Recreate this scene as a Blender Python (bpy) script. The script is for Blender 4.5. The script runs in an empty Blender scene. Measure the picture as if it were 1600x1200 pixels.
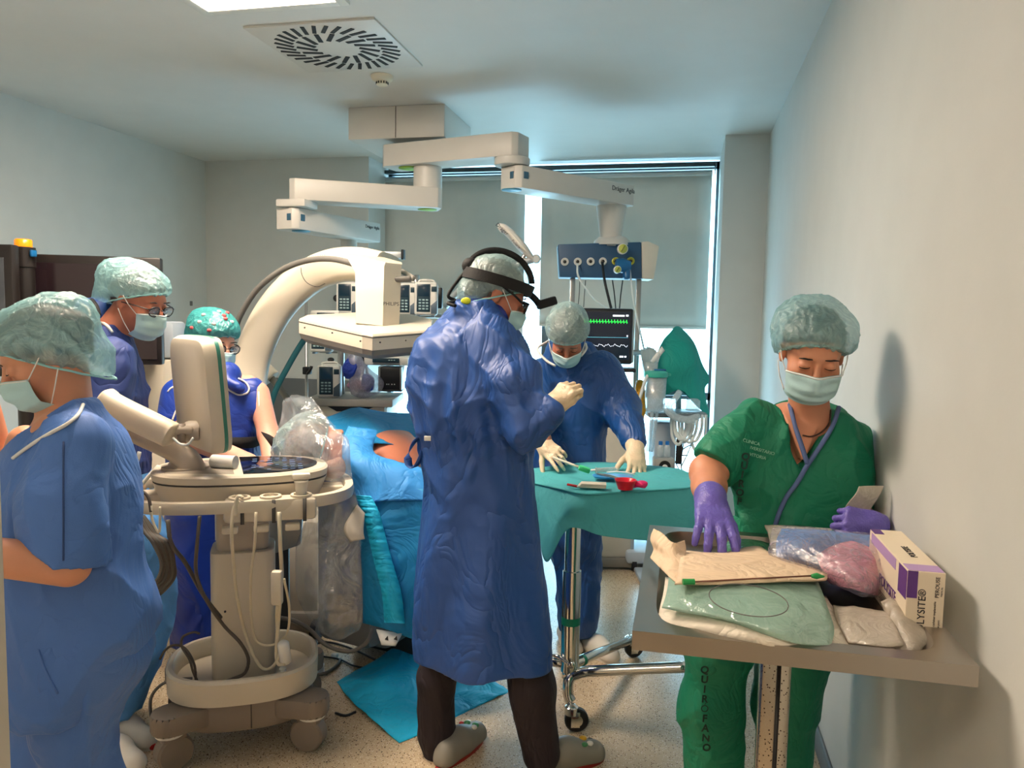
import bpy, bmesh, math, random
import numpy as np
from mathutils import Matrix, Vector
random.seed(7)
SC = bpy.context.scene
COL = SC.collection
FPX = 1200.0
YAW, PIT, ROL = [math.radians(a) for a in (12.4, 4.78, 1.1)]
CAM = np.array([0, 0, 1.56])
FW = np.array([-math.sin(YAW)*math.cos(PIT), math.cos(YAW)*math.cos(PIT), -math.sin(PIT)])
_r = np.array([math.cos(YAW), math.sin(YAW), 0.0])
_u = np.cross(_r, FW)
RT = math.cos(ROL)*_r + math.sin(ROL)*_u
UP = -math.sin(ROL)*_r + math.cos(ROL)*_u
HR = _r                                     # level right of the viewer
HT = np.array([math.sin(YAW), -math.cos(YAW), 0.0])   # level, towards the viewer
HZ = np.array([0, 0, 1.0])
cd = bpy.data.cameras.new('camera'); cam = bpy.data.objects.new('camera', cd); COL.objects.link(cam)
cd.sensor_fit = 'HORIZONTAL'; cd.sensor_width = 36.0; cd.lens = 36.0*FPX/1600.0; cd.clip_start = 0.03
cam.matrix_world = Matrix(((RT[0], UP[0], -FW[0], CAM[0]), (RT[1], UP[1], -FW[1], CAM[1]), (RT[2], UP[2], -FW[2], CAM[2]), (0, 0, 0, 1)))
SC.camera = cam
# ---- daylight, exposure
w = bpy.data.worlds.new('daylight'); SC.world = w; w.use_nodes = True
bg = w.node_tree.nodes['Background']; bg.inputs[0].default_value = (0.46, 0.80, 1.0, 1); bg.inputs[1].default_value = 9.5
SC.view_settings.view_transform = 'Standard'; SC.view_settings.look = 'None'
SC.view_settings.exposure = 0.14; SC.view_settings.gamma = 1.0; SC.view_settings.use_curve_mapping = False
SC.cycles.max_bounces = 7; SC.cycles.transparent_max_bounces = 14; SC.cycles.sample_clamp_indirect = 6.0
SC.cycles.caustics_reflective = False; SC.cycles.caustics_refractive = False
PANEL_STRENGTH = 48.0; PANEL_COLOR = (1.0, 0.82, 0.65)
def window_portal(x, z, sx, sz, y):
    ld = bpy.data.lights.new('window_daylight', 'AREA'); ld.shape = 'RECTANGLE'; ld.size = sx; ld.size_y = sz; ld.cycles.is_portal = True
    o = bpy.data.objects.new('window_daylight', ld); COL.objects.link(o)
    o.location = (x, y, z); o.rotation_euler = (math.radians(-90), 0, 0)

def P(x, y, d): return CAM + d*(FW + (x-800)/FPX*RT - (y-600)/FPX*UP)
def PP(x, y, ax, v):
    q = FW + (x-800)/FPX*RT - (y-600)/FPX*UP
    return CAM + (v-CAM[ax])/q[ax]*q
def M(px, d): return px*d/FPX

# ---- materials -------------------------------------------------------------
def lin(c):
    c = [v/255.0 for v in c]
    return tuple(v/12.92 if v <= 0.04045 else ((v+0.055)/1.055)**2.4 for v in c)
MATS = {}
def mat(name, rgb, rough=0.5, metal=0.0, bump=0.0, bscale=40.0, var=0.06, vscale=6.0, stretch=(1, 1, 1), emit=None, est=0.0,
        spec=0.5, alpha=1.0, trans=0.0, folds=0.0, fscale=6.0, coat=0.0, sss=0.0):
    if name in MATS: return MATS[name]
    m = bpy.data.materials.new(name); m.use_nodes = True; MATS[name] = m
    nt = m.node_tree; N = nt.nodes; L = nt.links; b = N['Principled BSDF']
    c = lin(rgb)
    tc = N.new('ShaderNodeTexCoord'); mp = N.new('ShaderNodeMapping'); mp.inputs['Scale'].default_value = stretch
    L.new(tc.outputs['Object'], mp.inputs[0])
    nz = N.new('ShaderNodeTexNoise'); nz.inputs['Scale'].default_value = vscale; nz.inputs['Detail'].default_value = 4
    L.new(mp.outputs[0], nz.inputs['Vector'])
    rp = N.new('ShaderNodeValToRGB'); e = rp.color_ramp.elements
    e[0].position = 0.3; e[1].position = 0.7
    e[0].color = tuple(v*(1-var) for v in c)+(1,); e[1].color = tuple(min(1, v*(1+var)) for v in c)+(1,)
    L.new(nz.outputs[0], rp.inputs[0]); L.new(rp.outputs[0], b.inputs['Base Color'])
    b.inputs['Roughness'].default_value = rough; b.inputs['Metallic'].default_value = metal
    b.inputs['Specular IOR Level'].default_value = spec; b.inputs['Alpha'].default_value = alpha
    b.inputs['Transmission Weight'].default_value = trans; b.inputs['Coat Weight'].default_value = coat
    if sss:
        b.inputs['Subsurface Weight'].default_value = sss; b.inputs['Subsurface Scale'].default_value = 0.01
        b.inputs['Subsurface Radius'].default_value = (1, .35, .2)
    if emit: b.inputs['Emission Color'].default_value = lin(emit)+(1,); b.inputs['Emission Strength'].default_value = est
    last = None
    if folds:
        nf = N.new('ShaderNodeTexNoise'); nf.inputs['Scale'].default_value = fscale; nf.inputs['Detail'].default_value = 3
        nf.inputs['Distortion'].default_value = 1.4
        L.new(mp.outputs[0], nf.inputs['Vector'])
        m1 = N.new('ShaderNodeMath'); m1.operation = 'SUBTRACT'; m1.inputs[1].default_value = 0.5; L.new(nf.outputs[0], m1.inputs[0])
        m2 = N.new('ShaderNodeMath'); m2.operation = 'ABSOLUTE'; L.new(m1.outputs[0], m2.inputs[0])
        m3 = N.new('ShaderNodeMath'); m3.operation = 'POWER'; m3.inputs[1].default_value = 0.6; L.new(m2.outputs[0], m3.inputs[0])
        bf = N.new('ShaderNodeBump'); bf.inputs['Strength'].default_value = folds; bf.inputs['Distance'].default_value = 0.06
        L.new(m3.outputs[0], bf.inputs['Height']); last = bf
    if bump:
        n2 = N.new('ShaderNodeTexNoise'); n2.inputs['Scale'].default_value = bscale; n2.inputs['Detail'].default_value = 4
        L.new(mp.outputs[0], n2.inputs['Vector'])
        bp = N.new('ShaderNodeBump'); bp.inputs['Strength'].default_value = bump; bp.inputs['Distance'].default_value = 0.004
        L.new(n2.outputs[0], bp.inputs['Height'])
        if last: L.new(last.outputs[0], bp.inputs['Normal'])
        last = bp
    if last: L.new(last.outputs[0], b.inputs['Normal'])
    return m
def sheer(name, rgb, see=0.4, veins=(235, 250, 248), rough=0.5, vscale=22.0, gloss=0.08, folds=0.5, fscale=22.0, transl=0.4):
    """thin translucent non-woven or plastic film"""
    if name in MATS: return MATS[name]
    m = bpy.data.materials.new(name); m.use_nodes = True; MATS[name] = m
    nt = m.node_tree; N = nt.nodes; L = nt.links; N.clear()
    out = N.new('ShaderNodeOutputMaterial'); tc = N.new('ShaderNodeTexCoord')
    nz = N.new('ShaderNodeTexNoise'); nz.inputs['Scale'].default_value = vscale; nz.inputs['Detail'].default_value = 3; nz.inputs['Distortion'].default_value = 1.2
    L.new(tc.outputs['Object'], nz.inputs['Vector'])
    a1 = N.new('ShaderNodeMath'); a1.operation = 'SUBTRACT'; a1.inputs[1].default_value = 0.5; L.new(nz.outputs[0], a1.inputs[0])
    a2 = N.new('ShaderNodeMath'); a2.operation = 'ABSOLUTE'; L.new(a1.outputs[0], a2.inputs[0])
    rp = N.new('ShaderNodeMapRange'); rp.inputs[1].default_value = 0.0; rp.inputs[2].default_value = 0.05
    rp.inputs[3].default_value = 1.0; rp.inputs[4].default_value = 0.0; L.new(a2.outputs[0], rp.inputs[0])   # 1 on a vein
    mc = N.new('ShaderNodeMix'); mc.data_type = 'RGBA'; mc.inputs[6].default_value = lin(rgb)+(1,); mc.inputs[7].default_value = tuple(.16*a+.84*b for a, b in zip(lin(veins), lin(rgb)))+(1,)
    L.new(rp.outputs[0], mc.inputs[0])
    bf = N.new('ShaderNodeBump'); bf.inputs['Strength'].default_value = folds; bf.inputs['Distance'].default_value = 0.016
    nf = N.new('ShaderNodeTexNoise'); nf.inputs['Scale'].default_value = fscale; nf.inputs['Detail'].default_value = 4; nf.inputs['Distortion'].default_value = 2.2
    L.new(tc.outputs['Object'], nf.inputs['Vector']); L.new(nf.outputs[0], bf.inputs['Height'])
    df = N.new('ShaderNodeBsdfDiffuse'); tl = N.new('ShaderNodeBsdfTranslucent'); gl = N.new('ShaderNodeBsdfGlossy'); tr = N.new('ShaderNodeBsdfTransparent')
    gl.inputs['Roughness'].default_value = rough*0.6
    for s in (df, tl): L.new(mc.outputs[2], s.inputs[0])
    for s in (df, tl, gl): L.new(bf.outputs[0], s.inputs['Normal'])
    x1 = N.new('ShaderNodeMixShader'); x1.inputs[0].default_value = transl; L.new(df.outputs[0], x1.inputs[1]); L.new(tl.outputs[0], x1.inputs[2])
    x2 = N.new('ShaderNodeMixShader'); L.new(x1.outputs[0], x2.inputs[1]); L.new(tr.outputs[0], x2.inputs[2])
    sm = N.new('ShaderNodeMapRange'); sm.inputs[3].default_value = see; sm.inputs[4].default_value = see*0.8; L.new(rp.outputs[0], sm.inputs[0])
    L.new(sm.outputs[0], x2.inputs[0])
    x3 = N.new('ShaderNodeMixShader'); x3.inputs[0].default_value = gloss; L.new(x2.outputs[0], x3.inputs[1]); L.new(gl.outputs[0], x3.inputs[2])
    L.new(x3.outputs[0], out.inputs[0])
    return m

# ---- objects ---------------------------------------------------------------
WM = {}
def reg(o, parent, mw):
    COL.objects.link(o)
    WM[o.name] = mw
    if parent is not None:
        o.parent = parent
        o.matrix_parent_inverse = Matrix.Identity(4)
        loc = WM[parent.name].inverted() @ mw
        o.matrix_basis = loc
    else:
        o.matrix_basis = mw
    return o
def thing(name, label, cat, loc=(0, 0, 0), rot=0.0, group=None, parent=None, tilt=None):
    o = bpy.data.objects.new(name, None); o.empty_display_size = 0.05
    mw = Matrix.Translation(Vector([float(v) for v in loc])) @ Matrix.Rotation(rot, 4, 'Z')
    if tilt is not None: mw = mw @ tilt
    reg(o, parent, mw)
    if label: o['label'] = label; o['category'] = cat
    if group: o['group'] = group
    return o
def view(name, label, cat, px, py, d, rot=0.0, group=None, tilt=None):
    """thing whose local x runs to the viewer's right, y away, z up"""
    return thing(name, label, cat, P(px, py, d), YAW+math.radians(rot), group, None, tilt)
def mkmesh(name, v, f):
    me = bpy.data.meshes.new(name)
    if isinstance(f, np.ndarray) and f.ndim == 2:
        n, k = f.shape
        me.vertices.add(len(v)); me.vertices.foreach_set('co', np.asarray(v, np.float32).ravel())
        me.loops.add(n*k); me.loops.foreach_set('vertex_index', f.astype(np.int32).ravel())
        me.polygons.add(n); me.polygons.foreach_set('loop_start', np.arange(0, n*k, k, dtype=np.int32))
        me.update(calc_edges=True); me.validate()
    else:
        me.from_pydata([tuple(float(c) for c in q) for q in v], [], [tuple(int(i) for i in q) for q in f]); me.update()
    return me
def obj(name, geo, m, parent=None, world=False, smooth=True, sharp=None, **props):
    """geo (verts, faces); local to the parent, or in world metres when world=True"""
    v, f = geo
    v = np.asarray(v, float)
    mw = WM[parent.name].copy() if parent is not None else Matrix.Identity(4)
    if world and parent is not None:
        mi = np.array(mw.inverted()); v = v @ mi[:3, :3].T + mi[:3, 3]
    me = mkmesh(name, v, f)
    if m: me.materials.append(m)
    if smooth:
        me.polygons.foreach_set('use_smooth', np.ones(len(me.polygons), bool))
        if sharp: me.set_sharp_from_angle(angle=math.radians(sharp))
    o = bpy.data.objects.new(name, me)
    reg(o, parent, mw)
    for k, val in props.items(): o[k] = val
    return o
def top(name, geo, m, label, cat, group=None, sharp=None, anchor=None, smooth=True):
    """a one-mesh thing: world verts, origin moved to its foot"""
    v, f = geo; v = np.asarray(v, float)
    a = np.array([v[:, 0].mean(), v[:, 1].mean(), v[:, 2].min()]) if anchor is None else np.array(anchor)
    me = mkmesh(name, v-a, f); me.materials.append(m)
    if smooth:
        me.polygons.foreach_set('use_smooth', np.ones(len(me.polygons), bool))
        if sharp: me.set_sharp_from_angle(angle=math.radians(sharp))
    o = bpy.data.objects.new(name, me); reg(o, None, Matrix.Translation(Vector(a)))
    o['label'] = label; o['category'] = cat
    if group: o['group'] = group
    return o
def struct(name, geo, m, parent=None, sharp=30):
    o = obj(name, geo, m, parent, sharp=sharp)
    if parent is None: o['kind'] = 'structure'
    return o
def dup(root, mw, label=None, group=None):
    c = root.copy(); COL.objects.link(c); c.matrix_basis = mw
    if label: c['label'] = label
    if group: c['group'] = group
    for ch in root.children:
        k = ch.copy(); COL.objects.link(k); k.parent = c
        for g in ch.children:
            q = g.copy(); COL.objects.link(q); q.parent = k
    return c

# ---- hard shapes -----------------------------------------------------------
def bm_out(bm):
    bm.verts.index_update(); v = np.array([q.co[:] for q in bm.verts]); f = [tuple(x.index for x in q.verts) for q in bm.faces]; bm.free(); return v, f
def box(cx, cy, cz, sx, sy, sz, bev=0.0, seg=2, R=None):
    bm = bmesh.new(); bmesh.ops.create_cube(bm, size=1.0)
    for q in bm.verts: q.co = (q.co.x*sx, q.co.y*sy, q.co.z*sz)
    if bev > 0: bmesh.ops.bevel(bm, geom=list(bm.edges), offset=min(bev, 0.49*min(sx, sy, sz)), segments=seg, affect='EDGES', profile=0.5)
    v, f = bm_out(bm)
    if R is not None: v = v @ np.array(R)[:3, :3].T
    return v+np.array([cx, cy, cz]), f
def join(*gs):
    V = []; Fa = []; n = 0
    for v, f in gs:
        V.append(np.asarray(v, float)); Fa += [tuple(int(i)+n for i in q) for q in f]; n += len(v)
    return np.vstack(V), Fa
def xf(g, Mx):
    Mx = np.array(Mx); return np.asarray(g[0]) @ Mx[:3, :3].T + Mx[:3, 3], g[1]
def rotm(ax, deg): return np.array(Matrix.Rotation(math.radians(deg), 4, ax))
def crom(pts, n):
    p = np.asarray(pts, float)
    if len(p) < 3: return np.array([p[0]+(p[-1]-p[0])*t for t in np.linspace(0, 1, n+1)])
    e = np.vstack([2*p[0]-p[1], p, 2*p[-1]-p[-2]]); out = []
    for i in range(1, len(e)-2):
        for t in np.linspace(0, 1, n, endpoint=False):
            a, b, c, d = e[i-1], e[i], e[i+1], e[i+2]
            out.append(0.5*((2*b)+(c-a)*t+(2*a-5*b+4*c-d)*t*t+(3*b-a-3*c+d)*t**3))
    out.append(p[-1]); return np.array(out)
def sweep(path, sec, closed=False, scale=None, upv=(0, 0, 1), twist=None):
    """sweep a 2D section (side, up) along a path"""
    p = np.asarray(path, float); n = len(p); k = len(sec); V = []
    up = np.array(upv, float)
    prev = None
    for i in range(n):
        if closed: t = p[(i+1) % n]-p[i-1]
        else: t = p[min(i+1, n-1)]-p[max(i-1, 0)]
        t = t/(np.linalg.norm(t)+1e-12)
        s = np.cross(t, up)
        if np.linalg.norm(s) < 0.15:
            s = prev if prev is not None else np.cross(t, np.array([0.3, 1, 0.2]))
        s = s-t*np.dot(s, t); s /= np.linalg.norm(s)+1e-12
        if prev is not None and twist is None and np.dot(s, prev) < 0: s = -s
        prev = s; u = np.cross(s, t); sc = 1.0 if scale is None else scale[i]
        for a, b in sec: V.append(p[i]+s*a*sc+u*b*sc)
    Fc = []
    for i in range(n if closed else n-1):
        j = (i+1) % n
        for q in range(k):
            r = (q+1) % k; Fc.append((i*k+q, i*k+r, j*k+r, j*k+q))
    if not closed: Fc.append(tuple(range(k))[::-1]); Fc.append(tuple((n-1)*k+q for q in range(k)))
    return np.array(V), Fc
def circ(r, k=10, r2=None):
    return [(r*math.cos(2*math.pi*i/k), (r2 or r)*math.sin(2*math.pi*i/k)) for i in range(k)]
def tube(pts, r, n=6, k=8, closed=False, scale=None):
    path = crom(pts, n) if n > 1 else np.asarray(pts, float)
    if scale is not None: scale = np.interp(np.linspace(0, 1, len(path)), np.linspace(0, 1, len(scale)), scale)
    return sweep(path, circ(r, k), closed, scale)
def ppx(l, d=None): return [P(q[0], q[1], q[2] if len(q) > 2 else d) for q in l]
def lathe(prof, k=24, c=(0, 0, 0), axis='Z', R=None):
    V = []; Fc = []
    for r, z in prof:
        for i in range(k):
            a = 2*math.pi*i/k; V.append((r*math.cos(a), r*math.sin(a), z))
    for j in range(len(prof)-1):
        for i in range(k):
            q = (i+1) % k; Fc.append((j*k+i, j*k+q, (j+1)*k+q, (j+1)*k+i))
    if prof[0][0] > 1e-6: Fc.append(tuple(range(k))[::-1])
    if prof[-1][0] > 1e-6: Fc.append(tuple((len(prof)-1)*k+i for i in range(k)))
    V = np.array(V)
    if axis == 'Y': V = V[:, [0, 2, 1]]*np.array([1, -1, 1])
    if axis == 'X': V = V[:, [2, 1, 0]]*np.array([1, 1, -1])
    if R is not None: V = V @ np.array(R)[:3, :3].T
    return V+np.array(c, float), Fc
def prism(poly, z0, z1, bev=0.0, plane='XY'):
    bm = bmesh.new(); vs = [bm.verts.new((a, b, z0)) for a, b in poly]; fc = bm.faces.new(vs)
    r = bmesh.ops.extrude_face_region(bm, geom=[fc])
    for q in r['geom']:
        if isinstance(q, bmesh.types.BMVert): q.co.z = z1
    bmesh.ops.recalc_face_normals(bm, faces=bm.faces)
    if bev: bmesh.ops.bevel(bm, geom=list(bm.edges), offset=bev, segments=2, affect='EDGES', profile=0.5)
    v, f = bm_out(bm)
    if plane == 'XZ': v = v[:, [0, 2, 1]]; f = [q[::-1] for q in f]     # poly in x,z ; extruded in y
    return v, f
def stadium(L, W, k=10, cx=0, cy=0, p=2.6):
    return [(cx+L/2*math.copysign(abs(math.cos(t))**(2/p), math.cos(t)), cy+W/2*math.copysign(abs(math.sin(t))**(2/p), math.sin(t)))
            for t in [2*math.pi*i/(4*k) for i in range(4*k)]]
def ellipsoid(c, r, k=16, R=None):
    return lathe([(max(1e-7, math.sin(math.pi*j/k))*1.0, -math.cos(math.pi*j/k)) for j in range(k+1)], 2*k)[0]*np.array(r) @ (np.eye(3) if R is None else np.array(R)[:3, :3].T)+np.array(c, float), \
        lathe([(max(1e-7, math.sin(math.pi*j/k)), 0) for j in range(k+1)], 2*k)[1]
def text(name, s, size, m, parent, loc, rot=(90, 0, 0), align='CENTER', ext=0.0004, spacing=1.0, world=None, bold=0.0):
    c = bpy.data.curves.new(name, 'FONT'); c.body = s; c.size = size; c.align_x = align; c.align_y = 'CENTER'; c.extrude = ext
    c.space_character = spacing; c.offset = bold; c.resolution_u = 3
    c.materials.append(m)
    tmp = bpy.data.objects.new(name, c); me = tmp.to_mesh().copy(); tmp.to_mesh_clear(); bpy.data.objects.remove(tmp); me.name = name
    if not me.materials: me.materials.append(m)
    o = bpy.data.objects.new(name, me)
    if world is not None: mw = world
    else: mw = WM[parent.name] @ Matrix.Translation(Vector(loc)) @ Matrix.Rotation(math.radians(rot[2]), 4, 'Z') @ Matrix.Rotation(math.radians(rot[1]), 4, 'Y') @ Matrix.Rotation(math.radians(rot[0]), 4, 'X')
    return reg(o, parent, mw)

# ---- noise -----------------------------------------------------------------
def wv(p, fr, seed):
    rs = np.random.RandomState(seed); out = 0
    for i in range(4):
        a = rs.normal(size=3); a /= np.linalg.norm(a); b = rs.normal(size=3); ph = rs.uniform(0, 6.28, 2)
        out = out+np.sin(p @ a*fr*(0.7+0.25*i)+ph[0]+1.6*np.sin(p @ b*fr*0.45+ph[1]))
    return out/2.6
def crease(p, fr, seed, sharp=0.6):
    n = wv(p, fr, seed); return 0.5-np.abs(n)**sharp
# ---- cloth sheets from a control grid --------------------------------------
def sheet(ctrl, n=8, m=8, amp=0.004, fr=22, seed=1, thick=0.002, px=True, sag=0.0, st=(1, 1, 1)):
    """ctrl[row][col] = (px,py,d) or world; smooth surface with creases and real thickness"""
    g = np.array([[P(*c) if px else c for c in row] for row in ctrl], float)
    rows = np.array([crom(g[i], m) for i in range(g.shape[0])])
    S = np.array([crom(rows[:, j], n) for j in range(rows.shape[1])]).transpose(1, 0, 2)
    a, b = S.shape[:2]
    du = np.gradient(S, axis=0); dv = np.gradient(S, axis=1); N = np.cross(du, dv); N /= np.linalg.norm(N, axis=2, keepdims=True)+1e-9
    q = S.reshape(-1, 3)*np.array(st); h = amp*(crease(q, fr, seed)+0.5*wv(q, fr*0.5, seed+5)+0.35*crease(q, fr*2.3, seed+9))
    S = S+N*h.reshape(a, b, 1)
    V = np.vstack([S.reshape(-1, 3), (S+N*thick).reshape(-1, 3)]); o = a*b; Fc = []
    for i in range(a-1):
        for j in range(b-1):
            t = i*b+j; Fc.append((t, t+b, t+b+1, t+1)); Fc.append((o+t, o+t+1, o+t+b+1, o+t+b))
    def side(l):
        for x, y in zip(l[:-1], l[1:]): Fc.append((x, y, o+y, o+x))
    side([j for j in range(b)]); side([i*b+b-1 for i in range(a)]); side([(a-1)*b+j for j in range(b)][::-1]); side([i*b for i in range(a)][::-1])
    return V, np.array(Fc)

# ---- soft bodies: signed distance fields -----------------------------------
def smin(a, b, k):
    h = np.clip(0.5+0.5*(b-a)/k, 0, 1); return b*(1-h)+a*h-k*h*(1-h)
def smax(a, b, k): return -smin(-a, -b, k)
def cap(a, b, r1, r2=None):
    a = np.asarray(a, float); b = np.asarray(b, float); r2 = r1 if r2 is None else r2; ab = b-a; L = max(1e-9, float(ab @ ab))
    def f(p):
        t = np.clip((p-a) @ ab/L, 0, 1); return np.linalg.norm(p-a-t[:, None]*ab, axis=1)-(r1+(r2-r1)*t)
    f.bb = (np.minimum(a-r1, b-r2), np.maximum(a+r1, b+r2)); return f
def chain(pts, rs, n=4):
    q = crom(pts, n); r = np.interp(np.linspace(0, 1, len(q)), np.linspace(0, 1, len(rs)), rs)
    return [cap(q[i], q[i+1], r[i], r[i+1]) for i in range(len(q)-1)]
def ell(c, r, R=None):
    c = np.asarray(c, float); r = np.asarray(r, float)
    def f(p):
        q = p-c
        if R is not None: q = q @ R
        k0 = np.linalg.norm(q/r, axis=1); k1 = np.linalg.norm(q/(r*r), axis=1)+1e-9
        return k0*(k0-1)/k1
    m = r.max(); f.bb = (c-m, c+m); return f
def rb(c, half, rnd, R=None):
    c = np.asarray(c, float); half = np.asarray(half, float)
    def f(p):
        q = p-c
        if R is not None: q = q @ R
        q = np.abs(q)-(half-rnd); return np.linalg.norm(np.maximum(q, 0), axis=1)+np.minimum(q.max(axis=1), 0)-rnd
    m = np.linalg.norm(half); f.bb = (c-m, c+m); return f
def loft(sl, k=0.02, pw=2.3):
    """sl: (z, centre xy world (2), half-width along HR, half-depth along HT), top to bottom"""
    sl = sorted(sl, key=lambda s: s[0]); Z = np.array([s[0] for s in sl]); D = np.array([[s[1][0], s[1][1], s[2], s[3]] for s in sl], float)
    zz = np.linspace(Z[0], Z[-1], 60)
    def smooth(col):
        v = np.interp(zz, Z, col); e = np.concatenate([[v[0]]*3, v, [v[-1]]*3]); return np.convolve(e, [1/7.]*7, 'valid')
    T = [smooth(D[:, i]) for i in range(4)]
    def f(p):
        z = p[:, 2]; cx, cy, rx, ry = [np.interp(z, zz, t) for t in T]
        x = (p[:, 0]-cx)*HR[0]+(p[:, 1]-cy)*HR[1]; y = (p[:, 0]-cx)*HT[0]+(p[:, 1]-cy)*HT[1]
        q = (np.abs(x/rx)**pw+np.abs(y/ry)**pw)**(1/pw)
        d = (q-1)*np.minimum(rx, ry)*0.9
        return smax(smax(d, z-Z[-1], k), Z[0]-z, k)
    m = max(D[:, 2].max(), D[:, 3].max()); f.bb = (np.array([D[:, 0].min()-m, D[:, 1].min()-m, Z[0]]), np.array([D[:, 0].max()+m, D[:, 1].max()+m, Z[-1]])); return f
def ploft(rows, d, k=0.02, pw=2.3):
    """rows (y_px, xl_px, xr_px, half depth m[, d])"""
    sl = []
    for r in rows:
        dd = r[4] if len(r) > 4 else d
        c = P((r[1]+r[2])/2, r[0], dd); sl.append((c[2], c[:2], (r[2]-r[1])/2*dd/FPX, r[3]))
    return loft(sl, k, pw)
def U(prims, k=0.02):
    fs = [(q, k) if not isinstance(q, tuple) else q for q in prims]
    def f(p):
        out = np.full(len(p), 1.0)
        for g, kk in fs:
            b = getattr(g, 'bb', None)
            if b is not None:
                mg = 0.06+kk*1.5
                idx = np.nonzero(np.all((p > b[0]-mg) & (p < b[1]+mg), axis=1))[0]
                if len(idx) == 0: continue
                out[idx] = smin(out[idx], g(p[idx]), kk)
            else: out = smin(out, g(p), kk)
        return out
    B = [q.bb for q, _ in fs if hasattr(q, 'bb')]
    f.bb = (np.min([b[0] for b in B], axis=0), np.max([b[1] for b in B], axis=0)); return f
def disp(f, h):
    def g(p):
        d = f(p); i = np.nonzero(np.abs(d) < 0.05)[0]; d[i] = d[i]-h(p[i]); return d
    g.bb = f.bb; return g
def cut(f, g, k=0.01):
    def h(p): return smax(f(p), -g(p), k)
    h.bb = f.bb; return h
def inter(f, g, k=0.01):
    def h(p): return smax(f(p), g(p), k)
    h.bb = f.bb; return h
def hit(f, px, py, d0=1.0, off=0.0):
    q = FW+(px-800)/FPX*RT-(py-600)/FPX*UP; n = np.linalg.norm(q); t = d0; best = (9, d0)
    for _ in range(200):
        dd = f((CAM+t*q)[None])[0]
        if dd < best[0]: best = (dd, t)
        if dd < 0.001: break
        t += min(dd, .1)*.6/n
        if t > 5 or dd > best[0]+.3: break
    t = best[1]
    return CAM+(t-off)*q
def surf(f, h=0.006, pad=0.03):
    lo = np.asarray(f.bb[0], float)-pad; hi = np.asarray(f.bb[1], float)+pad; H = 4*h
    nc = np.ceil((hi-lo)/H).astype(int)+1
    ix = np.stack(np.meshgrid(*[np.arange(n) for n in nc], indexing='ij'), -1).reshape(-1, 3)
    cc = f(lo+(ix+0.5)*H-h*0.5)
    vol = np.repeat(np.repeat(np.repeat(np.where(cc < 0, -1., 1.).reshape(nc).astype(np.float32), 4, 0), 4, 1), 4, 2)
    act = ix[np.abs(cc) < H*1.25+0.012]
    off = np.stack(np.meshgrid(*[np.arange(4)]*3, indexing='ij'), -1).reshape(-1, 3)
    for s in range(0, len(act), 6000):
        q = (act[s:s+6000, None, :]*4+off[None]).reshape(-1, 3)
        vol[q[:, 0], q[:, 1], q[:, 2]] = f(lo+q*h)
    vol[0] = vol[-1] = 1; vol[:, 0] = vol[:, -1] = 1; vol[:, :, 0] = vol[:, :, -1] = 1
    s = vol < 0
    cnt = sum(s[a:s.shape[0]-1+a, b:s.shape[1]-1+b, c:s.shape[2]-1+c].astype(np.int8) for a in (0, 1) for b in (0, 1) for c in (0, 1))
    cells = np.stack(np.nonzero((cnt > 0) & (cnt < 8)), -1)
    idx = np.full(cnt.shape, -1, np.int64); idx[cells[:, 0], cells[:, 1], cells[:, 2]] = np.arange(len(cells))
    acc = np.zeros((len(cells), 3)); num = np.zeros(len(cells))
    for ax in range(3):
        o1, o2 = [i for i in range(3) if i != ax]
        for a in (0, 1):
            for b in (0, 1):
                c0 = cells.copy(); c0[:, o1] += a; c0[:, o2] += b; c1 = c0.copy(); c1[:, ax] += 1
                v0 = vol[c0[:, 0], c0[:, 1], c0[:, 2]]; v1 = vol[c1[:, 0], c1[:, 1], c1[:, 2]]
                x = (v0 < 0) != (v1 < 0); t = np.where(x, v0/np.where(x, v0-v1, 1), 0)
                pt = (c0-cells).astype(float); pt[:, ax] += t; acc[x] += pt[x]; num[x] += 1
    V = lo+(cells+acc/num[:, None])*h
    Fc = []
    for ax in range(3):
        o1, o2 = (ax+1) % 3, (ax+2) % 3
        sl0 = [slice(None)]*3; sl1 = [slice(None)]*3; sl0[ax] = slice(0, -1); sl1[ax] = slice(1, None)
        e = np.stack(np.nonzero(s[tuple(sl0)] != s[tuple(sl1)]), -1)
        e = e[(e[:, o1] > 0) & (e[:, o2] > 0)]
        fl = s[e[:, 0], e[:, 1], e[:, 2]]
        q = []
        for a, b in ((1, 1), (0, 1), (0, 0), (1, 0)):
            c = e.copy(); c[:, o1] -= a; c[:, o2] -= b; q.append(idx[c[:, 0], c[:, 1], c[:, 2]])
        q = np.stack(q, -1); q[~fl] = q[~fl][:, ::-1]
        Fc.append(q)
    Fc = np.vstack(Fc); Fc = Fc[(Fc >= 0).all(axis=1)]
    return V, Fc
# ============ THE ROOM ======================================================
XL, XR, YB, YW, H = -4.1, 0.545, 6.06, 6.5, 2.88
wall_m = mat('wall_paint', (205, 207, 203), 0.6, bump=0.05, bscale=120, var=0.02, spec=0.2)
ceil_m = mat('ceiling_paint', (214, 215, 212), 0.6, bump=0.03, bscale=90, var=0.015)
trim_m = mat('grey_wall_guard', (92, 96, 98), 0.5, var=0.04)
def slab(x0, x1, y0, y1, z0, z1, bev=0.0): return box((x0+x1)/2, (y0+y1)/2, (z0+z1)/2, x1-x0, y1-y0, z1-z0, bev)
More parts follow.
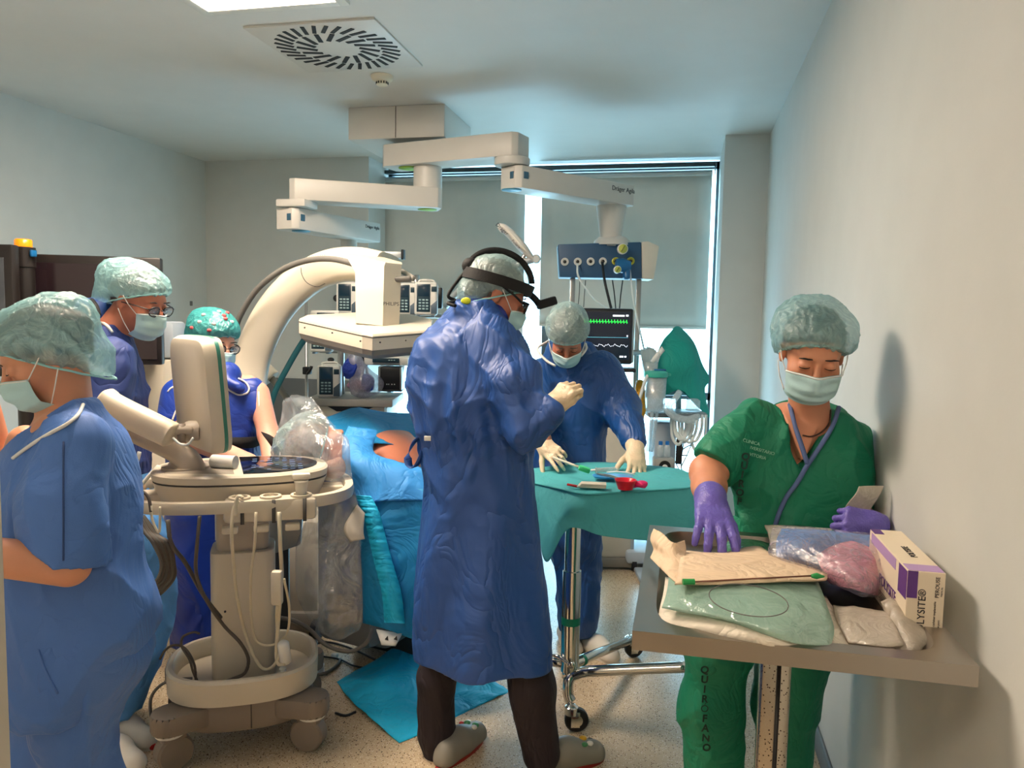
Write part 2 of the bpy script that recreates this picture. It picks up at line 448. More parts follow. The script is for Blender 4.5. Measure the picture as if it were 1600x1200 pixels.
# floor: beige speckled vinyl
fm = mat('speckled_vinyl', (196, 176, 146), 0.27, var=0.05, vscale=1.5, spec=0.5)
nt = fm.node_tree; N = nt.nodes; L = nt.links; b = N['Principled BSDF']; src = b.inputs['Base Color'].links[0].from_socket
tc = N.new('ShaderNodeTexCoord')
cur = src
for sc, th, colr in ((120, 0.20, (82, 64, 48)), (85, 0.17, (120, 92, 66)), (150, 0.24, (232, 220, 200)), (70, 0.10, (54, 42, 34))):
    vo = N.new('ShaderNodeTexVoronoi'); vo.inputs['Scale'].default_value = sc; L.new(tc.outputs['Object'], vo.inputs['Vector'])
    wn = N.new('ShaderNodeMath'); wn.operation = 'LESS_THAN'; wn.inputs[1].default_value = th+0.05; L.new(vo.outputs['Distance'], wn.inputs[0])
    sp = N.new('ShaderNodeSeparateColor'); L.new(vo.outputs['Color'], sp.inputs[0])
    gt = N.new('ShaderNodeMath'); gt.operation = 'GREATER_THAN'; gt.inputs[1].default_value = 0.55; L.new(sp.outputs[0], gt.inputs[0])
    ml = N.new('ShaderNodeMath'); ml.operation = 'MULTIPLY'; L.new(wn.outputs[0], ml.inputs[0]); L.new(gt.outputs[0], ml.inputs[1])
    mx = N.new('ShaderNodeMix'); mx.data_type = 'RGBA'; L.new(ml.outputs[0], mx.inputs[0]); L.new(cur, mx.inputs[6]); mx.inputs[7].default_value = lin(colr)+(1,)
    cur = mx.outputs[2]
L.new(cur, b.inputs['Base Color'])
struct('floor', slab(XL-0.2, XR+0.2, -1.9, YW+0.12, -0.1, 0), fm)
struct('ceiling', slab(XL-0.2, XR+0.2, -1.9, YW+0.12, H, H+0.1), ceil_m)
struct('wall_left', slab(XL-0.15, XL, -1.9, YW+0.1, 0, H), wall_m)
struct('wall_right', slab(XR, XR+0.15, -1.9, YW+0.1, 0, H), wall_m)
struct('wall_back', slab(XL, -2.58, YB, YW+0.1, 0, H), wall_m)
struct('wall_pier', slab(0.245, XR, 5.7, YW+0.1, 0, H), wall_m)
struct('wall_front', slab(XL, -0.9, 0.62, 0.74, 0, H), wall_m)
struct('wall_corridor', slab(XL, XR, -1.9, -1.8, 0, H), wall_m)
struct('baseboard_right', slab(XR-0.012, XR, -1.8, 5.7, 0, 0.09, 0.004), trim_m)
struct('baseboard_left', slab(XL, XL+0.012, 0.74, YB, 0, 0.09, 0.004), trim_m)
struct('trim_1', slab(XL+0.001, -2.6, YB-0.02, YB, 0.0, 1.02, 0.004), trim_m)
JX = PP(10, 950, 1, 0.78)[0]
jamb_m = mat('door_jamb_laminate', (196, 190, 178), 0.4, var=0.03)
struct('door_1', slab(-0.95, JX, 0.58, 0.78, 0, 2.2, 0.004), jamb_m)
# windows, floor to ceiling
frame_m = mat('window_aluminium', (74, 88, 96), 0.4, metal=0.3, var=0.03)
def glass_mat():
    m = bpy.data.materials.new('window_glass'); m.use_nodes = True; nt = m.node_tree; N = nt.nodes; N.clear(); L = nt.links
    o = N.new('ShaderNodeOutputMaterial'); t = N.new('ShaderNodeBsdfTransparent'); g = N.new('ShaderNodeBsdfGlossy'); x = N.new('ShaderNodeMixShader')
    nz = N.new('ShaderNodeTexNoise'); nz.inputs['Scale'].default_value = 3; mr = N.new('ShaderNodeMapRange'); mr.inputs[3].default_value = 0.04; mr.inputs[4].default_value = 0.07
    L.new(nz.outputs[0], mr.inputs[0]); L.new(mr.outputs[0], x.inputs[0]); g.inputs['Roughness'].default_value = 0.02; t.inputs[0].default_value = (.93, .97, .98, 1)
    L.new(t.outputs[0], x.inputs[1]); L.new(g.outputs[0], x.inputs[2]); L.new(x.outputs[0], o.inputs[0]); return m
glass_m = glass_mat()
WX = [-2.58, -1.155, 0.245]; WZ = 2.86
for i in (0, 1):
    x0, x1 = WX[i], WX[i+1]
    wf = struct('window_%d' % (i+1), join(slab(x0, x0+0.035, YW, YW+0.06, 0, WZ), slab(x1-0.022, x1, YW, YW+0.06, 0, WZ), slab(x0, x1, YW, YW+0.06, WZ-0.06, WZ),
                slab(x0, x1, YW, YW+0.06, 0, 0.07), slab(x0, x1, YW, YW+0.06, 0.93, 0.99)), frame_m)
    struct('pane', slab(x0+0.035, x1-0.022, YW+0.025, YW+0.031, 0.07, 0.93), glass_m, wf)
    struct('pane', slab(x0+0.035, x1-0.022, YW+0.025, YW+0.031, 0.99, WZ-0.06), glass_m, wf)
    window_portal((x0+x1)/2, WZ/2, x1-x0, WZ, YW+0.09)
blind_m = mat('blind_fabric', (212, 210, 202), 0.85, bump=0.06, bscale=300, var=0.03)
tube_m = mat('blind_aluminium', (190, 196, 198), 0.35, metal=0.5, var=0.03)
rail_m = mat('dark_rail', (70, 82, 88), 0.4, metal=0.4)
def blind(x0, x1, z1, z0, label):
    t = thing('roller_blind', label, 'blind', ((x0+x1)/2, YW-0.07, z0), 0, 'roller blinds over the tall windows')
    w2 = (x1-x0)/2; h = z1-z0
    v = []; n = 12
    sheetg = sheet([[(-w2, 0, h), (0, 0, h), (w2, 0, h)], [(-w2, 0, h/2), (0, -0.004, h/2), (w2, 0, h/2)], [(-w2, 0, 0.02), (0, 0, 0.02), (w2, 0, 0.02)]], 6, 6, 0.0015, 3, 3, 0.003, px=False)
    obj('blind_fabric', sheetg, blind_m, t)
    obj('bottom_bar', box(0, 0, 0.012, 2*w2, 0.02, 0.024, 0.005), blind_m, t)
    obj('roller_tube', lathe([(0.026, -w2), (0.026, w2)], 20, (0, 0.01, h+0.02), 'X'), tube_m, t, sharp=40)
    obj('mounting_rail', box(0, 0.0, h+0.085, 2*w2+0.06, 0.05, 0.03, 0.004), rail_m, t)
    for s in (-1, 1): obj('bracket', box(s*(w2+0.02), 0, h+0.045, 0.006, 0.06, 0.09, 0.002), rail_m, t)
    return t
za = PP(1100, 515, 1, YW-0.07)[2]; zb = PP(640, 572, 1, YW-0.07)[2]
blind(PP(847, 300, 1, YW-.07)[0], PP(1108, 400, 1, YW-.07)[0], 2.735, za, 'grey roller blind on the right window, raised a little lower edge above the bright sill')
blind(PP(602, 300, 1, YW-.07)[0], PP(819, 400, 1, YW-.07)[0], 2.735, zb, 'grey roller blind on the left window behind the ceiling pendant arms')
# ceiling lights
lf_m = mat('light_frame_white', (222, 222, 216), 0.4)
dif_m = mat('light_diffuser', (250, 246, 236), 0.5); bs = dif_m.node_tree.nodes['Principled BSDF']
bs.inputs['Emission Color'].default_value = PANEL_COLOR+(1,); bs.inputs['Emission Strength'].default_value = PANEL_STRENGTH
def ceiling_light(cx, cy, sx, sy, label, m=dif_m):
    t = thing('ceiling_light', label, 'light', (cx, cy, H))
    g = [box(s*(sx/2+0.02), 0, -0.008, 0.045, sy+0.085, 0.016, 0.004) for s in (-1, 1)]+[box(0, s*(sy/2+0.02), -0.008, sx, 0.045, 0.016, 0.004) for s in (-1, 1)]
    obj('frame', join(*g), lf_m, t, sharp=30)
    obj('diffuser', box(0, 0, -0.006, sx, sy, 0.006), m, t, smooth=False)
ceiling_light(-1.757, 2.50, 0.60, 1.16, 'bright rectangular ceiling light panel at the top edge in front of the round vent')
dif2_m = mat('light_diffuser_dim', (250, 246, 236), 0.5); b2_ = dif2_m.node_tree.nodes['Principled BSDF']
b2_.inputs['Emission Color'].default_value = PANEL_COLOR+(1,); b2_.inputs['Emission Strength'].default_value = 22.0
ceiling_light(-0.5, -0.75, 0.6, 0.9, 'ceiling light panel over the corridor behind the doorway', dif2_m)
# vent
vent_m = mat('vent_enamel', (208, 208, 204), 0.4, var=0.02); slot_m = mat('vent_dark_slot', (14, 16, 18), 0.7)
t = thing('ceiling_vent', 'square white ceiling vent with swirling black slots', 'vent', (-1.70, 3.615, H))
obj('vent_plate', box(0, 0, -0.005, 0.645, 0.645, 0.012, 0.003), vent_m, t, sharp=30)
for ring, (r0, r1, n, wd) in enumerate(((0.105, 0.203, 16, 0.022), (0.211, 0.303, 32, 0.019))):
    for i in range(n):
        a = 2*math.pi*(i+0.5*(ring == 0))/n; c = (r0+r1)/2
        m4 = rotm('Z', math.degrees(a)) @ np.array(Matrix.Translation((c, 0, 0))) @ rotm('Z', 24)
        g = box(0, 0, 0, (r1-r0)*1.02, wd, 0.004)
        obj('slot', xf(xf(g, m4), np.array(Matrix.Translation((0, 0, -0.0115)))), slot_m, t, smooth=False)
# smoke detector
t = thing('smoke_detector', 'small round cream smoke detector on the ceiling beside the vent', 'smoke detector', (-1.66, 4.08, H))
det_m = mat('detector_cream', (222, 216, 196), 0.5)
obj('base', lathe([(0.062, 0), (0.062, -0.008), (0.055, -0.022), (0.038, -0.03)], 28), det_m, t, sharp=40)
obj('sensor', lathe([(0.032, -0.028), (0.032, -0.048), (0.022, -0.055), (1e-6, -0.056)], 28), det_m, t, sharp=40)
for i in range(14):
    a = 2*math.pi*i/14; obj('sensor_slot', box(0.033*math.cos(a), 0.033*math.sin(a), -0.04, 0.003, 0.006, 0.012, R=rotm('Z', math.degrees(a))), slot_m, t, smooth=False)

# ============ CEILING PENDANT ==============================================
pend_m = mat('pendant_white', (206, 203, 196), 0.38, var=0.02, spec=0.5)
pblue_m = mat('pendant_blue_pad', (52, 92, 116), 0.4); plime_m = mat('lime_marker', (150, 190, 70), 0.5)
ink_m = mat('dark_lettering', (36, 40, 48), 0.5); seam_m = mat('seam_shadow', (70, 68, 64), 0.7)
PX0 = thing('ceiling_pendant', 'large white ceiling pendant box carrying two pairs of swivel arms', 'ceiling pendant', (-1.80, 4.95, H))
obj('ceiling_box', box(0, 0, -0.10, 0.64, 0.60, 0.20, 0.006), pend_m, PX0, sharp=30)
obj('seam', box(0.0, -0.302, -0.1, 0.003, 0.004, 0.19), seam_m, PX0)
obj('hub', lathe([(0.17, -0.2), (0.17, -0.215), (0.14, -0.235), (0.14, -0.27)], 30), pend_m, PX0, sharp=40)
def arm_between(name, a, b, h, wd, top_z, parent=PX0, caps=True):
    a = np.array(a[:2]); b = np.array(b[:2]); dv = b-a; L_ = np.linalg.norm(dv); ang = math.degrees(math.atan2(dv[1], dv[0]))
    poly = [(0, -wd/2), (L_-0.03, -wd/2), (L_, -wd/2+0.03), (L_, wd/2-0.03), (L_-0.03, wd/2), (0, wd/2), (-0.03, wd/2-0.03), (-0.03, -wd/2+0.03)]
    g = prism(poly, top_z-h, top_z, 0.005)
    m4 = np.array(Matrix.Translation((a[0], a[1], 0))) @ rotm('Z', ang)
    o = obj(name, xf(g, m4), pend_m, parent, world=True, sharp=35)
    return m4, L_
c1 = P(628, 255, 4.88); e1 = P(818, 245, 4.50)
m4, L1 = arm_between('upper_arm', c1+(c1-e1)*0.08, e1, 0.135, 0.20, 2.64)
e1b = P(800, 262, 4.52)
obj('arm_pivot', lathe([(0.10, 2.46), (0.105, 2.47), (0.105, 2.50), (0.10, 2.505)], 26, (e1b[0], e1b[1], 0)), pend_m, PX0, world=True, sharp=40)
obj('marker', lathe([(0.07, 2.500), (0.07, 2.503)], 24, tuple(P(640, 268, 4.86)[:2])+(0,)), plime_m, PX0, world=True)
e2 = P(978, 320, 5.15)
m4, L2 = arm_between('lower_arm', e1b, e2, 0.13, 0.19, 2.455)
obj('marker', lathe([(0.06, 2.321), (0.06, 2.3245)], 24, (e1b[0], e1b[1], 0)), mat('sky_marker', (90, 160, 190), 0.4), PX0, world=True)
for fx, s in ((0.03, -1), (-0.033, 0)):
    obj('blue_pad', xf(box(fx, -0.0955 if s else -0.04, 2.40, 0.035 if s else 0.006, 0.006 if s else 0.03, 0.04, 0.002), m4), pblue_m, PX0, world=True)
Rm = Matrix([list(r) for r in m4]) @ Matrix.Translation((L2-0.13, -0.0965, 2.415)) @ Matrix.Rotation(math.radians(90), 4, 'X')
text('lettering', 'Dräger Agila', 0.042, ink_m, PX0, None, world=Rm)
q2 = P(955, 340, 5.12)
obj('drop_tube', lathe([(0.10, 2.315), (0.10, 2.335), (0.062, 2.335)][::-1]+[(0.062, 2.06)], 26, (q2[0], q2[1], 0)), pend_m, PX0, world=True, sharp=40)
# left pair of arms, one level lower
cL = P(668, 310, 4.85); eL = P(452, 303, 4.62)
obj('drop_column', lathe([(0.09, 2.64), (0.09, 2.30)], 24, (cL[0], cL[1], 0)), pend_m, PX0, world=True, sharp=40)
m5, L3 = arm_between('upper_arm', cL+(cL-eL)*0.06, eL, 0.125, 0.19, 2.37)
obj('arm_pivot', box(eL[0]+0.05, eL[1], 2.225, 0.19, 0.17, 0.045, 0.01), pend_m, PX0, world=True, sharp=40)
obj('marker', lathe([(0.06, 2.242), (0.06, 2.245)], 24, (cL[0], cL[1], 0)), plime_m, PX0, world=True)
eL2 = P(582, 370, 5.35)
m6, L4 = arm_between('lower_arm', eL+np.array([0.0, -0.02, 0]), eL2, 0.125, 0.18, 2.20)
obj('marker', lathe([(0.055, 2.07), (0.055, 2.0745)], 24, (eL[0]+0.05, eL[1]+0.05, 0)), MATS['sky_marker'], PX0, world=True)
for fx, s in ((0.03, -1), (-0.033, 0)):
    obj('blue_pad', xf(box(fx, -0.0905 if s else -0.04, 2.145, 0.035 if s else 0.006, 0.006 if s else 0.03, 0.04, 0.002), m6), pblue_m, PX0, world=True)
Rm = Matrix([list(r) for r in m6]) @ Matrix.Translation((L4-0.12, -0.0915, 2.165)) @ Matrix.Rotation(math.radians(90), 4, 'X')
text('lettering', 'Dräger Agila', 0.03, ink_m, PX0, None, world=Rm)
q3 = P(545, 388, 5.2)
obj('drop_tube', lathe([(0.055, 2.08), (0.055, 1.2)], 20, (q3[0], q3[1], 0)), pend_m, PX0, world=True, sharp=40)
obj('equipment_rail', box(0, 0, 0, 0.42, 0.03, 0.03, 0.004, R=rotm('Z', 12))[0]+P(585, 400, 5.0), None, PX0, world=True) if False else obj('equipment_rail', (box(0, 0, 0, 0.42, 0.03, 0.045, 0.004, R=rotm('Z', 12))[0]+P(582, 398, 5.0), box(0, 0, 0, 0.42, 0.03, 0.045, 0.004)[1]), tube_m, PX0, world=True, sharp=30)
dk_m = mat('black_plastic', (15, 15, 17), 0.4, var=0.1)
for x in (537, 630): obj('rail_end', (box(0, 0, 0, 0.015, 0.045, 0.065, 0.004)[0]+P(x, 398, 4.98), box(0, 0, 0, 1, 1, 1, 0.004)[1]), dk_m, PX0, world=True)

# ============ SUPPLY HEAD (gas console) on the right arm ====================
bl_m = mat('console_blue', (44, 82, 116), 0.42, var=0.03); cream_m = mat('console_cream', (205, 200, 186), 0.42)
st_m = mat('brushed_steel', (170, 168, 164), 0.3, metal=0.9, var=0.05); chrome_m = mat('polished_chrome', (215, 214, 210), 0.14, metal=1.0)
t = view('gas_console', 'blue medical gas console hanging under the right pendant arm by the window', 'gas console', 950, 409, 5.12)
S = 5.12/1200
def Lx(px): return (px-950)*S
def Lz(py): return (409-py)*S
obj('dome', lathe([(0.125, Lz(383)), (0.12, Lz(376)), (0.09, Lz(370)), (0.062, Lz(367))], 30, (0.03, 0.05, 0)), pend_m, t, sharp=50)
obj('housing', prism([(Lx(875), Lz(435)), (Lx(871), Lz(384)), (Lx(1000), Lz(378)), (Lx(1003), Lz(435))], -0.03, 0.16, 0.008, 'XZ'), bl_m, t, sharp=35)
obj('end_cap', prism([(Lx(1003), Lz(435)), (Lx(1000), Lz(378)), (Lx(1010), Lz(376.5)), (Lx(1028), Lz(384)), (Lx(1021), Lz(436))], -0.035, 0.165, 0.008, 'XZ'), cream_m, t, sharp=35)
wring_m = mat('outlet_white', (225, 225, 220), 0.4)
for i, px in enumerate((882, 902, 922, 941, 961, 984)):
    py = 411-(px-882)*0.03
    o = obj('gas_outlet', lathe([(0.026, 0.031), (0.026, 0.042), (0.019, 0.045), (0.018, 0.036)], 22, (Lx(px), -0.0, Lz(py)), 'Y'), wring_m if i < 4 else mat('outlet_yellow', (200, 196, 60), 0.4), t, sharp=40)
    obj('socket', lathe([(0.011, 0.03), (0.011, 0.0405), (0.006, 0.043)], 14, (Lx(px), 0, Lz(py)), 'Y'), dk_m, o, sharp=40)
reg_m = mat('regulator_blue', (20, 96, 150), 0.35)
rg = thing('vacuum_regulator', 'blue vacuum regulator with yellow gauges plugged into the gas console', 'regulator', P(975, 409, 5.02), YAW)
def rgp(px, py): return ((px-975)*5.02/1200, (409-py)*5.02/1200)
a = rgp(976, 415); obj('body', lathe([(0.03, -0.05), (0.045, -0.045), (0.048, 0.0), (0.03, 0.05)], 22, (a[0]-0.01, 0, a[1]), 'X'), reg_m, rg, sharp=40)
obj('bottle', lathe([(0.02, 0), (0.026, -0.01), (0.024, -0.06), (0.012, -0.07)], 18, (a[0]+0.015, 0, a[1]-0.02)), reg_m, rg, sharp=40)
yel_m = mat('gauge_yellow', (190, 196, 90), 0.4)
for px, py, r in ((971, 390, 0.034), (964, 422, 0.024)):
    a = rgp(px, py); g = obj('gauge', lathe([(r, -0.01), (r, 0.03), (r*0.85, 0.034)], 24, (a[0], -0.02, a[1]), 'Y'), wring_m, rg, sharp=40)
    obj('dial', lathe([(r*0.84, 0.0), (r*0.84, 0.036)], 20, (a[0], -0.02, a[1]), 'Y'), yel_m, g)
    obj('needle', box(a[0], -0.058, a[1], 0.003, 0.002, r*1.3, R=rotm('Y', 30)), dk_m, g)
# two poles and the drop cables
for px in (896, 1000):
    o = obj('pole', box((px-950)*S, 0.03, -0.72, 0.034, 0.034, 1.22, 0.004), st_m, t, sharp=30)
obj('shelf', box(0.0, 0.05, -0.60, 0.52, 0.34, 0.03, 0.006), st_m, t, sharp=30)
CBL = [((902, 412), (905, 435), (930, 468), (950, 482), 0.007, 'white'), ((941, 410), (945, 440), (952, 470), (955, 482), 0.009, 'black'), ((957, 438), (960, 460), (962, 482), None, 0.004, 'black'),
       ((973, 438), (970, 460), (968, 482), None, 0.004, 'black'), ((984, 420), (990, 470), (1005, 540), (1012, 570), 0.006, 'white'), ((906, 438), (905, 460), (903, 480), None, 0.003, 'grey'), ((915, 438), (913, 462), (912, 480), None, 0.003, 'grey')]
hose_w = mat('white_hose', (214, 220, 218), 0.4); hose_b = mat('black_hose', (18, 19, 22), 0.45); hose_g = mat('grey_cable', (92, 90, 86), 0.5)
for c in CBL:
    pts = [P(q[0], q[1], 5.0 if i else 5.06) for i, q in enumerate(c[:4]) if q]
    obj('hose', tube(pts, c[4], 6, 8), {'white': hose_w, 'black': hose_b, 'grey': hose_g}[c[5]], t, world=True)
# vital signs monitor
t = view('vital_signs_monitor', 'black patient monitor with green and white traces under the gas console', 'monitor', 935, 525, 4.75, -4)
S = 4.75/1200
bez_m = mat('monitor_bezel', (26, 28, 32), 0.35); scr_m = mat('monitor_screen', (14, 18, 26), 0.15, var=0.2, emit=(60, 80, 110), est=0.12)
obj('bezel', box(0, 0, 0, 105*S, 0.07, 86*S, 0.012), bez_m, t, sharp=30)
obj('back_shell', box(0.01, 0.035, 0, 107*S, 0.05, 84*S, 0.012), cream_m, t, sharp=30)
sc_ = obj('screen', box(0, -0.036, 0.004, 96*S, 0.004, 74*S), scr_m, t, smooth=False)
def trace(name, pts, m, r=0.0013): obj(name, tube([(x*S, -0.0395, z*S) for x, z in pts], r, 1, 5), m, sc_)
gr_m = mat('trace_green', (30, 200, 60), 0.5, emit=(40, 255, 80), est=1.5); wt_m = mat('trace_white', (220, 225, 230), 0.5, emit=(230, 240, 255), est=1.2); cy_m = mat('trace_cyan', (90, 180, 200), 0.5, emit=(110, 190, 210), est=0.8)
pts = []; x = -47
while x < 45: pts += [(x, 22.5), (x+1.2, 22.5), (x+1.7, 26), (x+2.4, 20), (x+3, 22.5)]; x += 4.6
trace('heart_trace', pts, gr_m, 0.002)
trace('pulse_trace', [(-47, -2), (45, -1.5)], cy_m)
trace('breath_trace', [(i, -14+1.6*math.sin(i*0.55)+1.1*math.sin(i*1.3)) for i in range(-47, 46, 2)], wt_m)
for x, z, w_ in ((30, 32, 18), (43, 32.5, 4), (36, -31, 6), (42, -31, 3), (44, 1, 2)): obj('readout', box(x*S, -0.0385, z*S, w_*S, 0.002, 2.6*S), wt_m, sc_, smooth=False)
obj('mounting_arm', box(0.06, 0.10, -0.2, 0.05, 0.12, 0.3, 0.01), bez_m, t, sharp=30)
obj('keyboard_tray', box(0.13, 0.02, -0.205, 0.20, 0.20, 0.022, 0.006), dk_m, t, sharp=30)
# lamp head
t = view('examination_lamp', 'slim white examination lamp head on a jointed arm above the headlight surgeon', 'lamp', 808, 378, 4.3)
S = 4.3/1200
def q(px, py, y=0): return np.array([(px-808)*S, y, (378-py)*S])
g = []
pts = [q(776, 357), q(790, 355), q(812, 378), q(834, 402)]
obj('lamp_head', sweep(crom([q(778, 353), q(795, 364), q(815, 385), q(833, 404)], 5), [(a*1.0, b_) for a, b_ in circ(0.07, 14, 0.028)], scale=np.interp(np.linspace(0, 1, 16), [0, .1, .7, 1], [.4, .9, 1, .5])), pend_m, t, sharp=50)
obj('joint', lathe([(0.02, -0.03), (0.026, -0.02), (0.026, 0.02), (0.02, 0.03)], 16, tuple(q(838, 404)), 'Y'), tube_m, t, sharp=40)
obj('support_arm', tube([q(843, 404), q(828, 406), q(812, 413), q(790, 421, 0.05)], 0.022, 5, 10), tube_m, t)
obj('support_arm', tube([q(812, 413), q(822, 392), q(815, 380)], 0.012, 3, 8), st_m, t)
obj('support_arm', tube([q(790, 421, .05), q(720, 450, .2), q(690, 478, .35)], 0.02, 5, 10), tube_m, t)
Rm = WM[t.name] @ Matrix.Translation((q(800, 364)[0]-0.055, -0.075, q(800, 364)[2]+0.01)) @ Matrix.Rotation(math.radians(90), 4, 'X') @ Matrix.Rotation(math.radians(-42), 4, 'Z')
text('lettering', 'Dräger', 0.03, ink_m, t, None, world=Rm)
text('lettering', 'Polaris', 0.022, ink_m, t, None, world=WM[t.name] @ Matrix.Translation((q(812, 386)[0]-0.02, -0.075, q(812, 386)[2]+0.01)) @ Matrix.Rotation(math.radians(90), 4, 'X') @ Matrix.Rotation(math.radians(-42), 4, 'Z'))
# ============ PEOPLE ========================================================
skin_m = mat('skin_warm', (206, 142, 110), 0.5, var=0.06, vscale=14, sss=0.08, bump=0.08, bscale=160)
skin_d = mat('skin_ruddy', (186, 116, 90), 0.5, var=0.08, vscale=14, sss=0.08, bump=0.1, bscale=160)
skin_f = mat('skin_fair', (216, 158, 136), 0.5, var=0.06, vscale=14, sss=0.08, bump=0.08, bscale=160)
hair_dk = mat('dark_brown_hair', (36, 24, 18), 0.5, bump=0.6, bscale=90, stretch=(1, 1, .2), var=0.3)
hair_gr = mat('grey_hair', (92, 78, 68), 0.6, bump=0.6, bscale=90, stretch=(1, 1, .2), var=0.3)
hair_br = mat('chestnut_hair', (84, 50, 30), 0.5, bump=0.6, bscale=90, stretch=(1, 1, .2), var=0.3)
cap_m = sheer('bouffant_cap_teal', (150, 204, 208), 0.50, (214, 238, 234), vscale=13, fscale=26, folds=0.7)
cap_g = sheer('bouffant_cap_pale', (172, 206, 206), 0.50, (226, 238, 230), vscale=16, fscale=30, folds=0.7)
capb_m = mat('cap_elastic', (150, 204, 204), 0.7, bump=0.5, bscale=300)
mask_m = mat('mask_pale_teal', (176, 212, 216), 0.75, bump=0.1, bscale=200, var=0.03)
maskw_m = mat('mask_white_edge', (226, 232, 228), 0.7)
loop_m = mat('white_ear_loop', (232, 232, 226), 0.6)
lash_m = mat('dark_lashes', (30, 18, 14), 0.6)
eyew_m = mat('eye_white', (214, 206, 200), 0.25); iris_m = mat('brown_iris', (48, 28, 18), 0.15)
frame_b = mat('black_glasses', (16, 17, 22), 0.25)
lens_m = sheer('glasses_lens', (120, 140, 170), 0.85, (200, 210, 230), gloss=0.15, folds=0.0)

def basis(yaw, pitch=0, roll=0):
    """columns: side, nose-forward, up; yaw 0 looks at the viewer, 90 to the viewer's right"""
    a = math.radians(yaw); b = math.radians(pitch); f0 = math.cos(a)*HT+math.sin(a)*HR
    f = math.cos(b)*f0-math.sin(b)*HZ; u = math.sin(b)*f0+math.cos(b)*HZ; s = np.cross(f, u)
    c = math.radians(roll); s2 = math.cos(c)*s+math.sin(c)*u; u2 = -math.sin(c)*s+math.cos(c)*u
    return np.stack([s2, f, u2], 1)
class Head:
    def __init__(h, px, py, d, yaw, pitch=0, roll=0, s=1.0):
        h.c = P(px, py, d); h.B = basis(yaw, pitch, roll); h.s = s
    def w(h, x, y, z): return h.c+h.B @ (np.array([x, y, z])*h.s)
    def loc(h, p): return (p-h.c) @ h.B/h.s
    def tr(h, f, ext=0.16):
        def g(p): return f(h.loc(p))*h.s
        g.bb = (h.c-ext*h.s, h.c+ext*h.s); return g
    def sdf(h):
        cr = [(ell((0, -.014, .03), (.073, .094, .086)), .02), (ell((0, .018, -.045), (.057, .070, .075)), .025), (ell((0, .058, -.10), (.024, .022, .02)), .03),
              (ell((0, .064, .022), (.046, .022, .012)), .015), (cap((0, .086, .004), (0, .106, -.032), .007, .0115), .012),
              (ell((.012, .094, -.036), (.009, .010, .008)), .008), (ell((-.012, .094, -.036), (.009, .010, .008)), .008),
              (ell((.04, .05, -.03), (.022, .026, .022)), .025), (ell((-.04, .05, -.03), (.022, .026, .022)), .025),
              (ell((0, .084, -.066), (.024, .010, .006)), .006), (ell((0, .082, -.077), (.021, .010, .006)), .006)]
        base = U(cr)
        soc = U([(ell((x, .096, .0), (.019, .014, .011)), .001) for x in (.031, -.031)])
        b2 = cut(base, soc, .012)
        rest = [(b2, .001)]
        for x in (.031, -.031): rest.append((ell((x, .0745, .001), (.0145, .0135, .0125)), .006))
        for x in (.074, -.074):
            e1 = cut(ell((x, -.012, -.006), (.009, .018, .031)), ell((x*1.13, -.008, -.004), (.008, .010, .019)), .004); rest.append((e1, .006))
        f = U(rest); f.bb = (np.array([-.1, -.13, -.14]), np.array([.1, .13, .13]))
        return h.tr(f)
    def hairf(h, low=-0.01, bun=0):
        base = U([(ell((0, -.018, .033), (.079, .099, .090)), .02), (ell((0, -.085, -.01), (.05, .03, .05)), .03)]+([(ell((0, -.105, .03), (.04, .035, .04)), .02)] if bun else []))
        def pl(p): return (low+0.012+(p[:, 1]+.02)*0.55)-p[:, 2]
        def face(p): return -(np.maximum(0, 0)+((p[:, 1]-.062)*1.0))*0-1
        return h.tr(inter(base, pl, .012))
    def features(h, root, brow=hair_dk, look=0.0, open_=0.0):
        """brows, lashes and eyes as parts"""
        for x in (-.031, .031):
            pts = [h.w(x+dx, .0905-abs(dx)*.42+.001, .0225+.004-abs(dx-.004*np.sign(x))*.22) for dx in np.linspace(-.017, .017, 6)]
            obj('eyebrow', tube(pts, .0026*h.s, 3, 6, scale=[.5, 1, 1, .5]), brow, root, world=True)
            zl = -.0035 if not open_ else .0005
            pts = [h.w(x+dx, .0885-dx*dx*26, zl+.001-dx*dx*(-10 if open_ < .01 else 14)) for dx in np.linspace(-.0135, .0135, 7)]
            obj('eyelash', tube(pts, .0013*h.s, 2, 6, scale=[.5, 1.2, .6]), lash_m, root, world=True)
            if open_:
                e = obj('eye', ellipsoid(h.w(x, .0765, -.0025), np.array([1, 1, 1])*.0122*h.s, 8), eyew_m, root, world=True)
                obj('iris', ellipsoid(h.w(x, .0845, -.0045), np.array([.006, .0050, .006])*h.s, 6, R=h.B.T), iris_m, e, world=True)
    def capf(h, bulk=1.0, back=0.0, zf=.045, zb=-.035, drop=0.0, lump=0.004, seed=3, side=0.0, bz=1.0):
        c = (0, -.022-back*.5, .052); r = (.099*bulk, .121*bulk+back*.5, .092*bulk*bz)
        ff = [(ell(c, r), .03)]
        if drop: ff.append((ell((side, -.085-back, -.005-drop), (.07, .055, .055+drop)), .04))
        if drop >= .03: ff.append((ell((0, -.035, -.012), (.090, .085, .055)), .04))
        base = U(ff)
        def pln(p): return (zf+(p[:, 1]-.09)*(zf-zb)/.19)-p[:, 2]-0.012*(np.abs(p[:, 0])/.08)**2*0
        f = inter(base, pln, .028)
        def dsp(p):
            ang = np.arctan2(p[:, 0], p[:, 1]+.02); dp = p[:, 2]-(zf+(p[:, 1]-.09)*(zf-zb)/.19)
            return lump*(crease(p, 46, seed)*1.3+.5*wv(p, 30, seed+1)+.7*crease(p*np.array([1.6, 1, .7]), 95, seed+2))+.0024*np.sin(ang*26+2*np.sin(ang*5+seed))*np.exp(-np.clip(dp, 0, 1)/.028)
        return h.tr(disp(f, dsp), .21)
